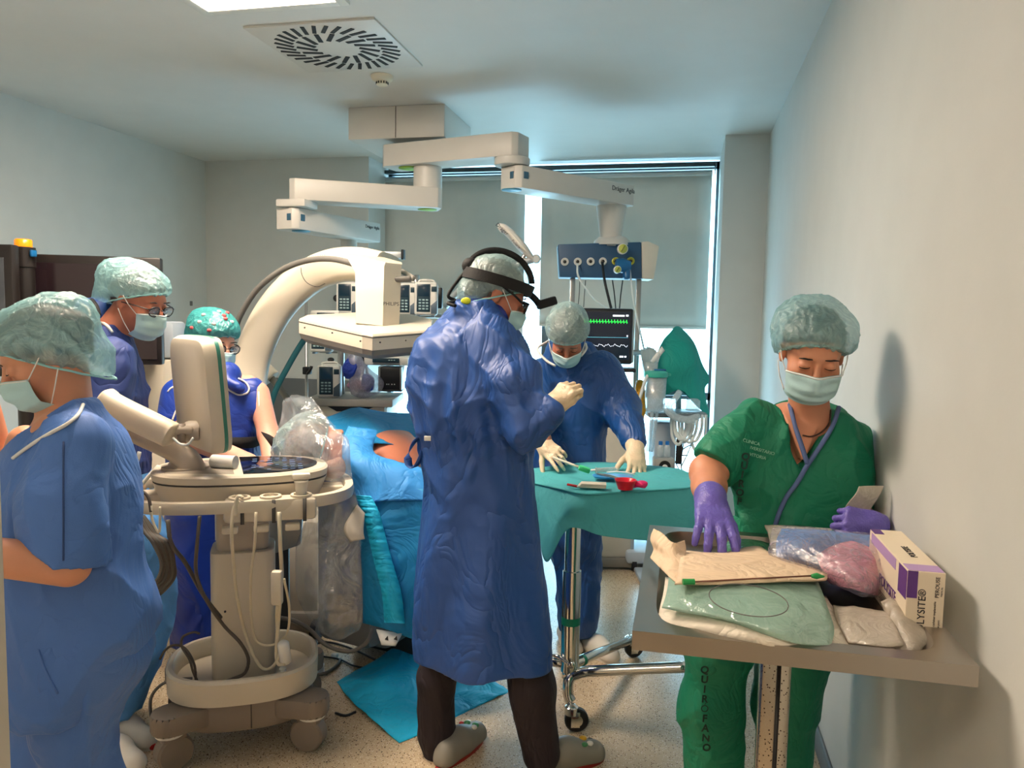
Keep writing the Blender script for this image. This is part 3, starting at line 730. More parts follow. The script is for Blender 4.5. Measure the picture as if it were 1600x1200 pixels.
    def cap_parts(h, root, m=cap_m, hs=0.0038, nm='bouffant_cap', **k):
        o = obj(nm, surf(h.capf(**k), hs, .02), m, root, world=True)
        zf = k.get('zf', .045); zb = k.get('zb', -.035); pts = []
        for i in range(36):
            a = 2*math.pi*i/36; x = .080*math.sin(a); y = -.016+.100*math.cos(a); z = zf+(y-.09)*(zf-zb)/.19+.004
            pts.append(h.w(x, y, z+.0012*math.sin(a*24)))
        obj('elastic_band', sweep(pts, circ(.0032*h.s, 6), True), capb_m, o, world=True)
        return o
    def mask(h, root, m=mask_m, sag=0.0, wide=1.0, top_z=-.014):
        """pleated mask with white nose strip and ear loops"""
        nu, nv = 28, 22; V = []
        def surfpt(u, v, off=0.0):
            a = u*1.18; z = top_z-.002*0-v*(.098+sag) -.008*(1-abs(u))*0
            z -= (abs(u)**2)*(.012*(1-v)-.014*v)
            x = .067*wide*math.sin(a)/math.sin(1.18)*(1-.10*v*abs(u))
            nose = math.exp(-(u/.26)**2)
            y = .030+.068*math.cos(a)
            y += nose*(.019*math.exp(-((v-.18)/.28)**2))+.014*math.exp(-((v-.5)/.38)**2)*math.cos(a)
            y -= .020*max(0, v-.72)/.28*(1 if abs(u) < 2 else 0)
            y += .0022*math.sin(v*3.0*2*math.pi)*(1-abs(u)**4)
            return x, y+off, z
        for off in (0.0, -.0016):
            for i in range(nv+1):
                for j in range(nu+1): V.append(h.w(*surfpt(-1+2*j/nu, i/nv, off)))
        n = (nu+1)*(nv+1); F1 = []
        for i in range(nv):
            for j in range(nu):
                t = i*(nu+1)+j; F1.append((t, t+1, t+nu+2, t+nu+1)); F1.append((n+t, n+t+nu+1, n+t+nu+2, n+t+1))
        o = obj('face_mask', (np.array(V), F1), m, root, world=True)
        obj('nose_strip', tube([h.w(*surfpt(u, 0.02, .001)) for u in np.linspace(-1, 1, 15)], .0022*h.s, 2, 6), maskw_m, o, world=True)
        for s in (-1, 1):
            a = surfpt(s, .04); b = surfpt(s, .93)
            for q, e in ((a, (s*.084, -.002, .020)), (b, (s*.082, -.012, -.032))):
                mid = [(q[k]+e[k])/2 for k in range(3)]; mid[0] += s*.004
                obj('ear_loop', tube([h.w(*q), h.w(*mid), h.w(*e)], .0016*h.s, 4, 6), loop_m, o, world=True)
        return o
    def glasses(h, root, m=frame_b, drop=-.004):
        g = obj('glasses', join(*([tube([h.w(s*.033+.024*math.cos(a), .103-.006*abs(math.cos(a)), drop+.018*math.sin(a)) for a in np.linspace(0, 6.283, 17)[:-1]], .0022*h.s, 2, 6, closed=False) for s in (-1, 1)]
                + [tube([h.w(.009, .104, drop+.004), h.w(0, .107, drop+.006), h.w(-.009, .104, drop+.004)], .002*h.s, 3, 6)])), m, root, world=True)
        for s in (-1, 1):
            obj('temple', tube([h.w(s*.057, .098, drop+.008), h.w(s*.076, .05, drop+.006), h.w(s*.080, -.006, drop-.002)], .002*h.s, 3, 6), m, g, world=True)
            v = np.array([h.w(s*.033+.023*math.cos(a), .1015-.004*abs(math.cos(a)), drop+.017*math.sin(a)) for a in np.linspace(0, 6.283, 17)[:-1]])
            obj('lens', (np.vstack([v, v+h.B[:, 1]*.001*h.s]), [tuple(range(16)), tuple(range(31, 15, -1))]+[(i, (i+1) % 16, 16+(i+1) % 16, 16+i) for i in range(16)]), lens_m, g, world=True)
        return g

def hand(W, u, n, s=1.0, thumb=1, curl=(30, 30, 30, 30), tcurl=20, spread=6, tout=0.75, grow=1.0):
    """palm, four fingers and thumb; u wrist->knuckles, n back of the hand, thumb=+1 puts the thumb on cross(u,n)"""
    W = np.asarray(W, float); u = np.asarray(u, float); u = u/np.linalg.norm(u); n = np.asarray(n, float); n = n-u*(n @ u); n /= np.linalg.norm(n)
    sd = np.cross(u, n)*thumb; pr = []
    def pt(a, b, c): return W+(u*a+sd*b+n*c)*s
    kn = [(.090, .030), (.094, .010), (.090, -.011), (.082, -.030)]; ln = [.070, .078, .072, .056]; rr = [.0092, .0095, .009, .008]
    for (a, b) in kn: pr.append((cap(pt(.012, b*.72, 0), pt(a-.006, b, 0), .0145*s, .0115*s), .014))
    pr.append((ell(pt(.045, .0, -.002), np.array([.03, .03, .015])*s), .02))
    pr.append((cap(pt(-.03, 0, 0), pt(.015, 0, 0), .0265*s, .026*s), .02))
    for i, (a, b) in enumerate(kn):
        c = math.radians(curl[i]); sp = math.radians(spread*(1.5-i)); p0 = pt(a-.004, b, 0); ang = c*0.55
        base = u*math.cos(sp)+sd*math.sin(sp)
        for j, fr in enumerate((.44, .31, .25)):
            dv = base*math.cos(ang)-n*math.sin(ang); p1 = p0+dv*ln[i]*fr*s
            pr.append((cap(p0, p1, rr[i]*s*grow*(1-.10*j), rr[i]*s*grow*(.92-.10*j)), .0035)); p0 = p1; ang += c*(1.0 if j == 0 else .75)
    p0 = pt(.022, .026, -.006); dv = u*(1-tout*.5)+sd*tout-n*.25
    for j, l in enumerate((.042, .034, .027)):
        dv /= np.linalg.norm(dv); p1 = p0+dv*l*s; pr.append((cap(p0, p1, (.0145-.0022*j)*s, (.0122-.0018*j)*s), .010 if j == 0 else .004)); p0 = p1
        t = math.radians(tcurl); dv = dv*math.cos(t)+(-sd*.6-n*.5+u*.3)*math.sin(t)
    return pr
def person(label, px, py, d):
    g = P(px, py, d); return thing('person', label, 'person', (g[0], g[1], 0), 0, None)
def foldfn(amp, fr, seed, st=(1, 1, .35), extra=None):
    st = np.array(st)
    def h(p):
        q = p*st; am = amp(p) if callable(amp) else amp; r = am*(crease(q, fr, seed)+.7*wv(q, fr*.55, seed+3)+.35*crease(p, fr*2.1, seed+7))
        return r if extra is None else r+extra(p)
    return h

gown_d = mat('gown_royal_blue', (36, 78, 148), 0.5, folds=0.34, fscale=5.5, stretch=(1, 1, .5), bump=0.15, bscale=500, var=0.05, vscale=3)
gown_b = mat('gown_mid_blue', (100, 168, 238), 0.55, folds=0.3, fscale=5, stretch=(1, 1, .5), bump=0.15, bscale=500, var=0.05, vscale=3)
gown_e = mat('gown_deep_blue', (24, 74, 140), 0.46, folds=0.35, fscale=5, stretch=(1, 1, .6), bump=0.15, bscale=500, var=0.05, vscale=3)
scrub_a = mat('scrub_denim_blue', (70, 112, 182), 0.6, folds=0.25, fscale=5, stretch=(1, 1, .6), bump=0.2, bscale=450, var=0.06, vscale=3)
apron_m = mat('apron_cobalt', (24, 56, 150), 0.42, folds=0.2, fscale=4, bump=0.15, bscale=350, var=0.05)
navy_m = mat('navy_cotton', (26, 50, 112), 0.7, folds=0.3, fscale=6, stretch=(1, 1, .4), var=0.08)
green_m = mat('scrub_green', (4, 124, 92), 0.62, folds=0.25, fscale=7, bump=0.2, bscale=500, var=0.07, vscale=4)
trou_m = mat('trouser_dark_plum', (30, 19, 26), 0.75, folds=0.3, fscale=5, stretch=(1, 1, .4), var=0.1)
white_m = mat('white_piping', (226, 226, 220), 0.6)
latex_m = mat('latex_glove', (226, 204, 172), 0.42, bump=0.3, bscale=110, var=0.04, folds=0.15, fscale=30)
nitr_m = mat('violet_nitrile_glove', (104, 92, 182), 0.38, bump=0.35, bscale=90, var=0.05, folds=0.2, fscale=36)
clogw_m = mat('white_clog', (214, 210, 200), 0.5)
vel_m = mat('velcro_black', (20, 20, 22), 0.8, bump=0.6, bscale=600)
def clog(root, a, yaw, m, L_=0.28, name='clog', sole=None):
    """shoe from the heel point a (world, on the floor), toe along yaw"""
    B = basis(yaw); a = np.asarray(a, float)
    def w(x, y, z): return a+B[:, 0]*x+B[:, 1]*y+np.array([0, 0, z])
    k = L_/.28
    f = U([(cap(w(0, .045*k, .045), w(0, .13*k, .050), .042*k, .046*k), .03), (cap(w(0, .13*k, .042), w(.004, .225*k, .032), .048*k, .040*k), .03), (cap(w(0, .03*k, .02), w(0, .22*k, .018), .038*k, .044*k), .02)])
    def fl(p): return 0.012-p[:, 2]
    o = obj(name, surf(inter(f, fl, .01), .005, .02), m, root, world=True)
    pts = []
    for i in range(28):
        t = 2*math.pi*i/28; y = .128*k+.142*k*math.cos(t); wd = .040*k*(1+.22*math.cos(t)); pts.append(w(wd*math.sin(t)*(1.1 if abs(math.cos(t)) < .98 else 1), y, .008))
    v = np.array(pts); n = len(v)
    g = (np.vstack([v, v+np.array([0, 0, .016])]), [tuple(range(n))[::-1], tuple(range(n, 2*n))]+[(i, (i+1) % n, n+(i+1) % n, n+i) for i in range(n)])
    obj('sole', (g[0]-np.array([0, 0, .008]), g[1]), sole or m, o, world=True, sharp=40)
    return o, w
def collar(root, pts, r, m, name='neckline_piping'): return obj(name, tube(pts, r, 5, 6), m, root, world=True)
def lower_legs(hips, knees, feet, r=(.085, .06, .05)):
    out = []
    for hp, kn, ft in zip(hips, knees, feet): out += [(cap(hp, kn, r[0], r[1]), .03), (cap(kn, ft, r[1], r[2]), .02)]
    return out

# ---- 1. headlight surgeon, centre -----------------------------------------
D_ = 2.68
R_ = person('surgeon in a long royal blue gown and black headlight, standing in the centre facing right', 760, 1100, D_)
hd = Head(778, 462, D_, 98, 22, 0, 1.0)
nk = P(735, 510, D_)
sh = P(775, 548, D_-.16); el = P(822, 668, D_-.22); wr = P(858, 640, D_-.26)
sh2 = P(745, 548, D_+.14); el2 = P(800, 660, D_+.2); wr2 = P(845, 640, D_+.05)
body = [(hd.sdf(), .02), (cap(hd.w(0, -.03, -.06), nk, .054, .06), .03), (ell(P(735, 570, D_), (.14, .13, .16)), .06), (cap(P(740, 560, D_), P(750, 800, D_), .13, .13), .05),
        (cap(sh, el, .05, .04), .03), (cap(el, wr, .038, .03), .02), (cap(sh2, el2, .05, .04), .03), (cap(el2, wr2, .038, .03), .02)] + lower_legs(
        [P(715, 800, D_+.04), P(775, 800, D_-.02)], [P(686, 1000, D_+.05), P(825, 1000, D_-.05)], [P(684, 1150, D_+.08), P(843, 1165, D_-.04)], (.07, .05, .04))
obj('body', surf(U(body), .006), skin_d, R_, world=True)
obj('hair', surf(hd.hairf(-.03), .005, .01), hair_gr, R_, world=True)
hd.features(R_, hair_gr); hd.cap_parts(R_, cap_g, bulk=.93, zf=.052, zb=-.075, lump=.003, seed=11, drop=.012)
hd.mask(R_, top_z=-.02, sag=.01)
rows = [(474, 722, 762, .075), (490, 700, 790, .12), (515, 672, 815, .165), (545, 652, 826, .19), (580, 640, 836, .21), (610, 642, 838, .22), (650, 652, 838, .21), (700, 660, 832, .19), (760, 665, 832, .19),
        (820, 658, 838, .20), (880, 650, 846, .21), (940, 646, 856, .22), (1000, 650, 862, .225), (1050, 654, 864, .225), (1078, 654, 864, .225)]
tor = ploft(rows, D_, .02, 2.4)
slv = U([(cap(P(768, 545, D_-.13), P(800, 600, D_-.2), .085, .085), .05), (cap(P(800, 600, D_-.2), P(822, 672, D_-.25), .085, .07), .05), (cap(P(822, 672, D_-.25), P(852, 645, D_-.27), .068, .045), .04),
         (cap(P(690, 560, D_+.05), P(668, 600, D_+.1), .08, .07), .06)])
hem = lambda p: (P(760, 1070, D_)[2]-.008*np.sin(p[:, 0]*30)-.10*((p-P(760, 1070, D_)) @ HR)*(1-np.sign((p-P(760, 1070, D_)) @ HR+.12))*-0.0) - p[:, 2]
def gsdf(p): return smin(tor(p), slv(p), .035)
gsdf.bb = (np.minimum(tor.bb[0], slv.bb[0]), np.maximum(tor.bb[1], slv.bb[1]))
def vfold(p):
    x = (p-P(750, 700, D_)) @ HR; y = (p-P(750, 700, D_)) @ HT; z = p[:, 2]; a = np.arctan2(x, y)
    lower = np.clip((1.15-z)/.6, 0, 1); mid = np.exp(-((z-1.22)/.18)**2)
    return .012*lower*np.sin(a*7+1.3*np.sin(z*4))+.007*mid*np.sin(a*17+3*np.sin(z*6)+z*4)
def hemcut(p):
    x = (p-P(760, 1060, D_)) @ HR; return (P(760, 1066, D_-.21)[2]+.10*np.clip(-.08-x, 0, .2)+.006*np.sin(x*25))-p[:, 2]
g_ = obj('surgical_gown', surf(inter(disp(gsdf, foldfn(lambda p: .006+.012*np.clip((p[:, 2]-.95)/.25, 0, 1), 21, 21, (1, 1, .6), vfold)), hemcut, .006), .0065), gown_d, R_, world=True)
collar(g_, [P(718, 482, D_+.02), P(740, 478, D_-.07), P(760, 484, D_-.10), P(775, 497, D_-.09)], .005, white_m)
obj('waist_tie', sweep(crom(ppx([(668, 675, D_-.10), (648, 690, D_-.06), (638, 712, D_-.05), (640, 728, D_-.06), (650, 728, D_-.07), (664, 700, D_-.1), (668, 680, D_-.12)]), 5), [(-.014, -.001), (.014, -.001), (.014, .001), (-.014, .001)]), gown_d, g_, world=True)
obj('waist_tie', sweep(crom(ppx([(655, 610, D_-.12), (656, 650, D_-.13), (668, 678, D_-.14)]), 5), [(-.009, -.001), (.009, -.001), (.009, .001), (-.009, .001)]), gown_d, g_, world=True)
obj('tie_tag', (box(0, 0, 0, .022, .004, .016, .001, R=rotm('Z', 12))[0]+P(668, 685, D_-.165), box(0, 0, 0, 1, 1, 1, .001)[1]), white_m, g_, world=True)
obj('undershirt_collar', surf(disp(U([(cap(P(742, 487, D_-.02), P(768, 497, D_-.03), .062, .058), .02)]), foldfn(.003, 40, 5)), .005), apron_m, R_, world=True)
obj('trousers', surf(disp(U([(cap(P(700, 1000, D_+.04), P(684, 1060, D_+.06), .075, .068), .03), (cap(P(684, 1060, D_+.06), P(682, 1150, D_+.08), .066, .062), .03), (cap(P(682, 1150, D_+.08), P(684, 1172, D_+.08), .062, .055), .02),
    (cap(P(815, 1000, D_-.05), P(832, 1080, D_-.05), .09, .082), .03), (cap(P(832, 1080, D_-.05), P(845, 1178, D_-.04), .08, .066), .03)]), foldfn(.008, 18, 9, (1, 1, .5))), .006), trou_m, R_, world=True)
clog_m = mat('grey_clog', (132, 128, 118), 0.55); red_m = mat('red_sole_stripe', (150, 30, 26), 0.5)
o, w = clog(R_, PP(686, 1204, 2, 0), 150, clog_m, .28, sole=red_m)
gsticker = mat('green_charm', (60, 130, 80), 0.4); wsticker = mat('white_charm', (230, 225, 215), 0.4); ysticker = mat('yellow_charm', (220, 170, 40), 0.4); rsticker = mat('red_charm', (190, 50, 40), 0.4)
for x, y, z, r, m in ((-.01, .19, .082, .013, gsticker), (.016, .205, .074, .014, gsticker), (.0, .228, .064, .011, rsticker), (-.022, .215, .070, .012, wsticker), (.026, .18, .080, .012, wsticker), (-.028, .18, .080, .010, rsticker)):
    obj('shoe_charm', ellipsoid(w(x, y, z), (r, r, r*.6), 6), m, o, world=True)
o, w = clog(R_, P(830, 1200, D_-.02)*np.array([1, 1, 0]), 110, clog_m, .29, sole=red_m)
for x, y, z, r, m in ((-.01, .20, .082, .014, ysticker), (.016, .215, .074, .013, wsticker), (-.022, .235, .062, .012, lash_m), (.026, .19, .080, .012, gsticker)):
    obj('shoe_charm', ellipsoid(w(x, y, z), (r, r, r*.6), 6), m, o, world=True)
# fist in a latex glove
gl = hand(P(862, 638, D_-.26), P(885, 612, D_-.27)-P(862, 640, D_-.26), -HR*.4+HT*.7+HZ*.5, .95, 1, (84, 88, 90, 92), 55, 1, .2)
obj('latex_glove', surf(U([(cap(P(853, 648, D_-.26), P(866, 632, D_-.26), .040, .036), .02)]+gl), .0035), latex_m, R_, world=True)
# headlight band
strap_m = mat('headband_black', (6, 6, 8), 0.75, bump=0.2, bscale=200)
def band(z0, z1, off=.0, a0=0, a1=360, sx=.100, sy=.122, slope=-.12):
    V = []; n = 48
    for z, r in ((z0, 1.0), (z1, 1.0), (z1, 1.04), (z0, 1.04)):
        for i in range(n):
            a = math.radians(a0+(a1-a0)*i/n); x = sx*r*math.sin(a); y = -.018+sy*r*math.cos(a)
            V.append(hd.w(x, y, z+slope*(-y)))
    return np.array(V), [(k*n+i, k*n+(i+1) % n, ((k+1) % 4)*n+(i+1) % n, ((k+1) % 4)*n+i) for k in range(4) for i in range(n)]
hb = obj('surgical_headlight', band(.026, .064), strap_m, R_, world=True, sharp=40)
obj('top_strap', sweep([hd.w(.004+.0*a, -.018+.118*math.cos(a), .05+.100*math.sin(a)) for a in np.linspace(.35, 2.9, 22)], [(-.011, -.0015), (.011, -.0015), (.011, .0015), (-.011, .0015)], upv=tuple(hd.B[:, 0])), strap_m, hb, world=True)
obj('rear_knob', ellipsoid(hd.w(0, -.128, .056), (.03, .03, .03), 8), strap_m, hb, world=True)
obj('lamp_bracket', tube([hd.w(0, .10, .05), hd.w(0, .128, .04), hd.w(0, .145, .03)], .012, 3, 8), strap_m, hb, world=True)
lampg = box(0, .0, 0, .05, .07, .03, .006); Bl = hd.B @ rotm('X', 40)[:3, :3]
obj('lamp_housing', (lampg[0] @ Bl.T+hd.w(0, .168, .045), lampg[1]), strap_m, hb, world=True, sharp=30)
obj('lens', (lathe([(.012, 0), (.012, .004)], 14, (0, .034, 0), 'Y')[0] @ Bl.T+hd.w(0, .168, .045), lathe([(.012, 0), (.012, .004)], 14)[1]), lens_m, hb, world=True)
obj('loupe_frame', join(tube([hd.w(.062, .08, .006), hd.w(.083, .04, .018), hd.w(.088, -.01, .03)], .004, 4, 6), tube([hd.w(-.062, .08, .006), hd.w(-.083, .04, .018), hd.w(-.088, -.01, .03)], .004, 4, 6),
    tube([hd.w(.062, .084, .01), hd.w(0, .112, .014), hd.w(-.062, .084, .01)], .004, 4, 6)), strap_m, hb, world=True)
for s in (-1, 1):
    g1 = box(0, 0, 0, .040, .006, .036, .003); obj('loupe_lens', (g1[0] @ hd.B.T+hd.w(s*.036, .104, -.008), g1[1]), frame_b, hb, world=True, sharp=30)
obj('power_cable', tube([hd.w(0, -.13, .05), hd.w(.02, -.15, -.01), hd.w(.03, -.16, -.07), P(712, 470, D_-.05), P(700, 474, D_-.1), P(712, 478, D_-.12)], .006, 6, 8), strap_m, hb, world=True)
obj('yellow_tag', ellipsoid(P(728, 470, D_-.10), (.018, .006, .012), 6), mat('tag_yellow', (214, 220, 40), 0.5), hb, world=True)

# ---- 2. gowned man bending over the instrument table -----------------------
D2 = 3.62
R_ = person('person in a deep blue gown and pale cap leaning over the teal draped table', 895, 1000, D2)
hd = Head(886, 527, D2-.12, -4, 46, 0, 1.02)
body = [(hd.sdf(), .02), (cap(hd.w(0, -.03, -.06), P(888, 560, D2+.05), .056, .06), .03), (ell(P(890, 620, D2+.08), (.16, .12, .16)), .06), (cap(P(890, 600, D2+.1), P(890, 760, D2+.1), .13, .13), .05)] + lower_legs(
    [P(885, 770, D2+.08), P(908, 770, D2+.08)], [P(892, 880, D2+.08), P(910, 880, D2+.08)], [P(892, 975, D2+.08), P(910, 975, D2+.05)], (.07, .05, .045))
armL = [(cap(P(850, 585, D2), P(838, 650, D2-.12), .06, .05), .03), (cap(P(838, 650, D2-.12), P(850, 692, D2-.3), .046, .036), .02)]
armR = [(cap(P(945, 585, D2+.03), P(976, 640, D2-.02), .06, .05), .03), (cap(P(976, 640, D2-.02), P(994, 700, D2-.22), .046, .036), .02)]
obj('body', surf(U(body+armL+armR), .007), skin_d, R_, world=True)
obj('hair', surf(hd.hairf(-.02), .006, .01), hair_gr, R_, world=True)
hd.features(R_, hair_gr); hd.cap_parts(R_, cap_g, bulk=1.0, zf=.040, zb=-.06, lump=.004, seed=31, drop=.01, side=.03); hd.mask(R_)
rows = [(533, 862, 915, .06, D2+.12), (545, 846, 932, .10, D2+.1), (565, 836, 948, .14, D2+.08), (600, 830, 955, .17), (650, 832, 950, .17), (700, 834, 943, .16), (760, 836, 942, .16), (830, 842, 942, .16), (900, 868, 940, .13), (960, 872, 932, .12), (988, 876, 928, .115)]
tor = ploft(rows, D2+.06, .02, 2.3)
slv = U([(cap(P(848, 585, D2), P(838, 645, D2-.1), .095, .085), .05), (cap(P(838, 645, D2-.1), P(846, 685, D2-.27), .08, .05), .04),
         (cap(P(940, 582, D2+.03), P(972, 640, D2-.02), .10, .088), .05), (cap(P(972, 640, D2-.02), P(992, 692, D2-.2), .086, .055), .04)])
def gs2(p): return smin(tor(p), slv(p), .03)
gs2.bb = (np.minimum(tor.bb[0], slv.bb[0]), np.maximum(tor.bb[1], slv.bb[1]))
g_ = obj('surgical_gown', surf(disp(gs2, foldfn(.015, 17, 41, (1, 1, .8))), .008), gown_e, R_, world=True)
collar(g_, [P(857, 533, D2+.05), P(840, 545, D2-.04), P(852, 562, D2-.10), P(868, 572, D2-.13)], .006, white_m)
collar(g_, [P(915, 537, D2+.05), P(916, 545, D2-.05), P(908, 556, D2-.1)], .006, white_m)
gl = hand(P(850, 696, D2-.3), P(882, 722, D2-.42)-P(850, 696, D2-.3), HZ*.6+HT*.5-HR*.3, 1.0, 1, (15, 32, 40, 48), 10, 7, .7)
obj('latex_glove', surf(U([(cap(P(847, 686, D2-.26), P(853, 700, D2-.32), .042, .034), .02)]+gl), .0045), latex_m, R_, world=True)
gl = hand(P(993, 704, D2-.24), P(997, 745, D2-.36)-P(993, 700, D2-.24), HZ*.3+HT*.8+HR*.2, 1.1, 1, (26, 20, 26, 34), 16, 9, .6)
obj('latex_glove', surf(U([(cap(P(991, 692, D2-.2), P(994, 708, D2-.25), .044, .036), .02)]+gl), .0045), latex_m, R_, world=True)
clog(R_, P(905, 985, D2+.08)*np.array([1, 1, 0]), 38, clogw_m, .27)
clog(R_, P(880, 985, D2+.2)*np.array([1, 1, 0]), 10, clogw_m, .27)
# ---- 3. woman in green scrubs, right ---------------------------------------
D3 = 2.20
R_ = person('person in green scrubs and violet gloves standing against the right wall behind the steel tray', 1200, 1190, D3)
hd = Head(1270, 552, 2.06, -12, 24, 3, 1.02)
nk = P(1268, 640, 2.15)
S1 = P(1172, 690, D3-.02); E1 = P(1106, 738, 2.12); W1 = P(1111, 786, 1.90)
S2 = P(1330, 710, D3-.02); E2 = P(1345, 800, D3+.0); W2 = P(1345, 815, 2.03)
chest = U([(ell(P(1262, 735, D3-.005), (.10, .065, .14)), .04), (cap(P(1212, 682, D3), P(1318, 682, D3), .052, .05), .05), (cap(P(1262, 720, D3), P(1262, 880, D3+.02), .072, .08), .04)], .04)
body = [(hd.sdf(), .02), (cap(hd.w(0, -.03, -.07), P(1266, 668, 2.17), .050, .058), .03), (chest, .03), (cap(S1, E1, .044, .047), .03), (cap(E1, P(1108, 760, 2.06), .048, .044), .02), (cap(P(1108, 760, 2.06), W1, .044, .031), .02),
        (cap(S2, E2, .036, .036), .03), (cap(E2, W2, .040, .032), .02)] + lower_legs([P(1170, 880, D3+.03), P(1300, 880, D3+.03)], [P(1125, 1080, D3+.05), P(1240, 1080, D3+.05)], [P(1122, 1300, D3+.08), P(1225, 1300, D3+.08)])
def _(): pass
def clampx(f, x=XR-.006):
    def g(p): return smax(f(p), p[:, 0]-x, .01)
    g.bb = f.bb; return g
obj('hair', surf(hd.hairf(-.0, bun=1), .005, .01), hair_dk, R_, world=True)
hd.features(R_, hair_dk)
hd.cap_parts(R_, cap_m, bulk=1.10, zf=.062, zb=-.07, lump=.005, seed=51, drop=.05, back=.02, side=-.02, bz=.86)
hd.mask(R_, wide=1.04)
TH = M(1, D3)
rows = [(626, 1228, 1312, .06), (640, 1200, 1330, .085), (656, 1168, 1346, .10), (690, 1152, 1358, .118), (730, 1150, 1364, .125), (790, 1152, 1366, .122), (850, 1152, 1364, .12), (930, 1150, 1350, .13), (960, 1150, 1345, .13)]
tor = ploft(rows, D3, .02, 2.4)
vb = P(1262, 724, D3-.14)
def vneck(p):
    x = (p-vb) @ HR; z = p[:, 2]-vb[2]; y = (p-P(1262, 700, D3)) @ HT
    sl = np.where(x < 0, .34, .50); z = z-.014
    dv = (np.abs(x)-sl*z)*.85
    return np.maximum(dv, -(y+.03))
bodyf = U(body)
def bodyv(p): return smin(bodyf(p), smax(tor(p)+.006, vneck(p)-.006, .004), .004)
bodyv.bb = bodyf.bb
obj('body', surf(clampx(bodyv), .005), skin_m, R_, world=True)
slv = U([(cap(P(1186, 664, D3-.01), P(1150, 692, 2.17), .070, .070), .04), (cap(P(1150, 695, 2.17), P(1122, 722, 2.13), .072, .066), .03), (cap(P(1335, 690, D3), P(1346, 790, D3), .066, .064), .04)])
def sl_cut(p):   # straight hem across the sleeve
    a = P(1122, 722, 2.13); dr = P(1106, 738, 2.12)-P(1172, 672, D3-.02); dr /= np.linalg.norm(dr); lim = (p-a) @ dr-.018
    return np.where((p-P(1160, 690, 2.17)) @ HR < .02, lim, -1.)
def slc(p): return smax(slv(p), sl_cut(p), .004)
slc.bb = slv.bb
def g3(p): return smin(tor(p), slc(p), .02)
g3.bb = (np.minimum(tor.bb[0], slv.bb[0]), np.maximum(tor.bb[1], slv.bb[1]))
def g3c(p): return smax(g3(p), -vneck(p), .004)
g3c.bb = g3.bb
gd3 = clampx(disp(g3c, foldfn(.014, 21, 61, (1, 1, .8))))
top_ = obj('scrub_top', surf(gd3, .0055), green_m, R_, world=True)
piping_m = mat('blue_grey_piping', (88, 108, 156), 0.7, bump=.3, bscale=400)
def ribbon(name, f, pts, wd, th, m, root, d0=1.0, n=4, off=.002):
    q = crom([(a, b, 0) for a, b in pts], n); w_ = [hit(f, a[0], a[1], d0, off) for a in q]
    return obj(name, sweep(w_, [(-wd, -th), (wd, -th), (wd, th), (-wd, th)], upv=tuple(HT)), m, root, world=True)
def seam(name, f, pts, r, m, root, d0=1.0, n=4, off=.001):
    q = crom([(a, b, 0) for a, b in pts], n); return obj(name, sweep([hit(f, a[0], a[1], d0, off) for a in q], circ(r, 6)), m, root, world=True)
seam('neck_piping', g3, [(1234, 632), (1243, 668), (1252, 695), (1262, 726)], .0065, piping_m, top_)
seam('neck_piping', g3, [(1311, 636), (1301, 665), (1282, 697), (1262, 726), (1245, 755), (1230, 775), (1218, 800), (1208, 832)], .0065, piping_m, top_)
obj('necklace', tube([hit(bodyv, a, b, 1.0, .004) for a, b in ((1298, 640), (1296, 660), (1284, 675), (1268, 682), (1254, 680))], .0022, 4, 6), mat('dark_cord', (70, 44, 34), .5), R_, world=True)
lt_m = mat('pale_print', (150, 200, 178), 0.6); ld_m = mat('dark_print', (10, 52, 44), 0.6)
def face_mat(p, sz=None, roll=0, yaw=0):
    return Matrix.Translation(Vector([float(v) for v in p])) @ Matrix.Rotation(YAW+math.radians(yaw), 4, 'Z') @ Matrix.Rotation(math.radians(90), 4, 'X') @ Matrix.Rotation(math.radians(roll), 4, 'Z')
for s_, x, y in (('CLINICA', 1174, 691), ('UNIVERSITARIO', 1186, 703), ('VITORIA', 1184, 713)):
    text('lettering', s_, .0125, lt_m, top_, None, world=face_mat(hit(gd3, x, y, 1.0, .016), roll=-14))
for s_, x, y in zip('QUIROF', (1165, 1163, 1160, 1158, 1156, 1155), (714, 728, 742, 756, 770, 784)):
    text('lettering', s_, .028, ld_m, top_, None, bold=.0009, world=face_mat(hit(gd3, x, y, 1.0, .010), roll=-6))
# trousers
tr = U([(cap(P(1168, 880, D3+.04), P(1122, 1010, D3+.04), .13, .098), .04), (cap(P(1122, 1010, D3+.04), P(1110, 1100, D3+.05), .098, .086), .03), (cap(P(1110, 1100, D3+.05), P(1118, 1330, D3+.08), .086, .075), .03),
        (cap(P(1290, 880, D3+.05), P(1240, 1010, D3+.05), .12, .095), .04), (cap(P(1240, 1010, D3+.05), P(1232, 1100, D3+.06), .095, .085), .03), (cap(P(1232, 1100, D3+.06), P(1222, 1330, D3+.08), .085, .072), .03)])
trd = clampx(disp(tr, foldfn(.018, 15, 71, (1, 1, .7))))
tr_ = obj('scrub_trousers', surf(trd, .007), green_m, R_, world=True)
for i, s_ in enumerate('QUIRÓFANO'):
    y = 1047+i*15.2; x = 1101+(i > 5)*(i-5)*1.0
    text('lettering', s_, .029, ld_m, tr_, None, bold=0.0 if s_ == 'Ó' else .0009, world=face_mat(hit(trd, x, y, 1.4, .006), roll=-3))
for px in (1122, 1226): clog(R_, P(px, 1330, D3+.14)*np.array([1, 1, 0]), 5, clogw_m, .25)
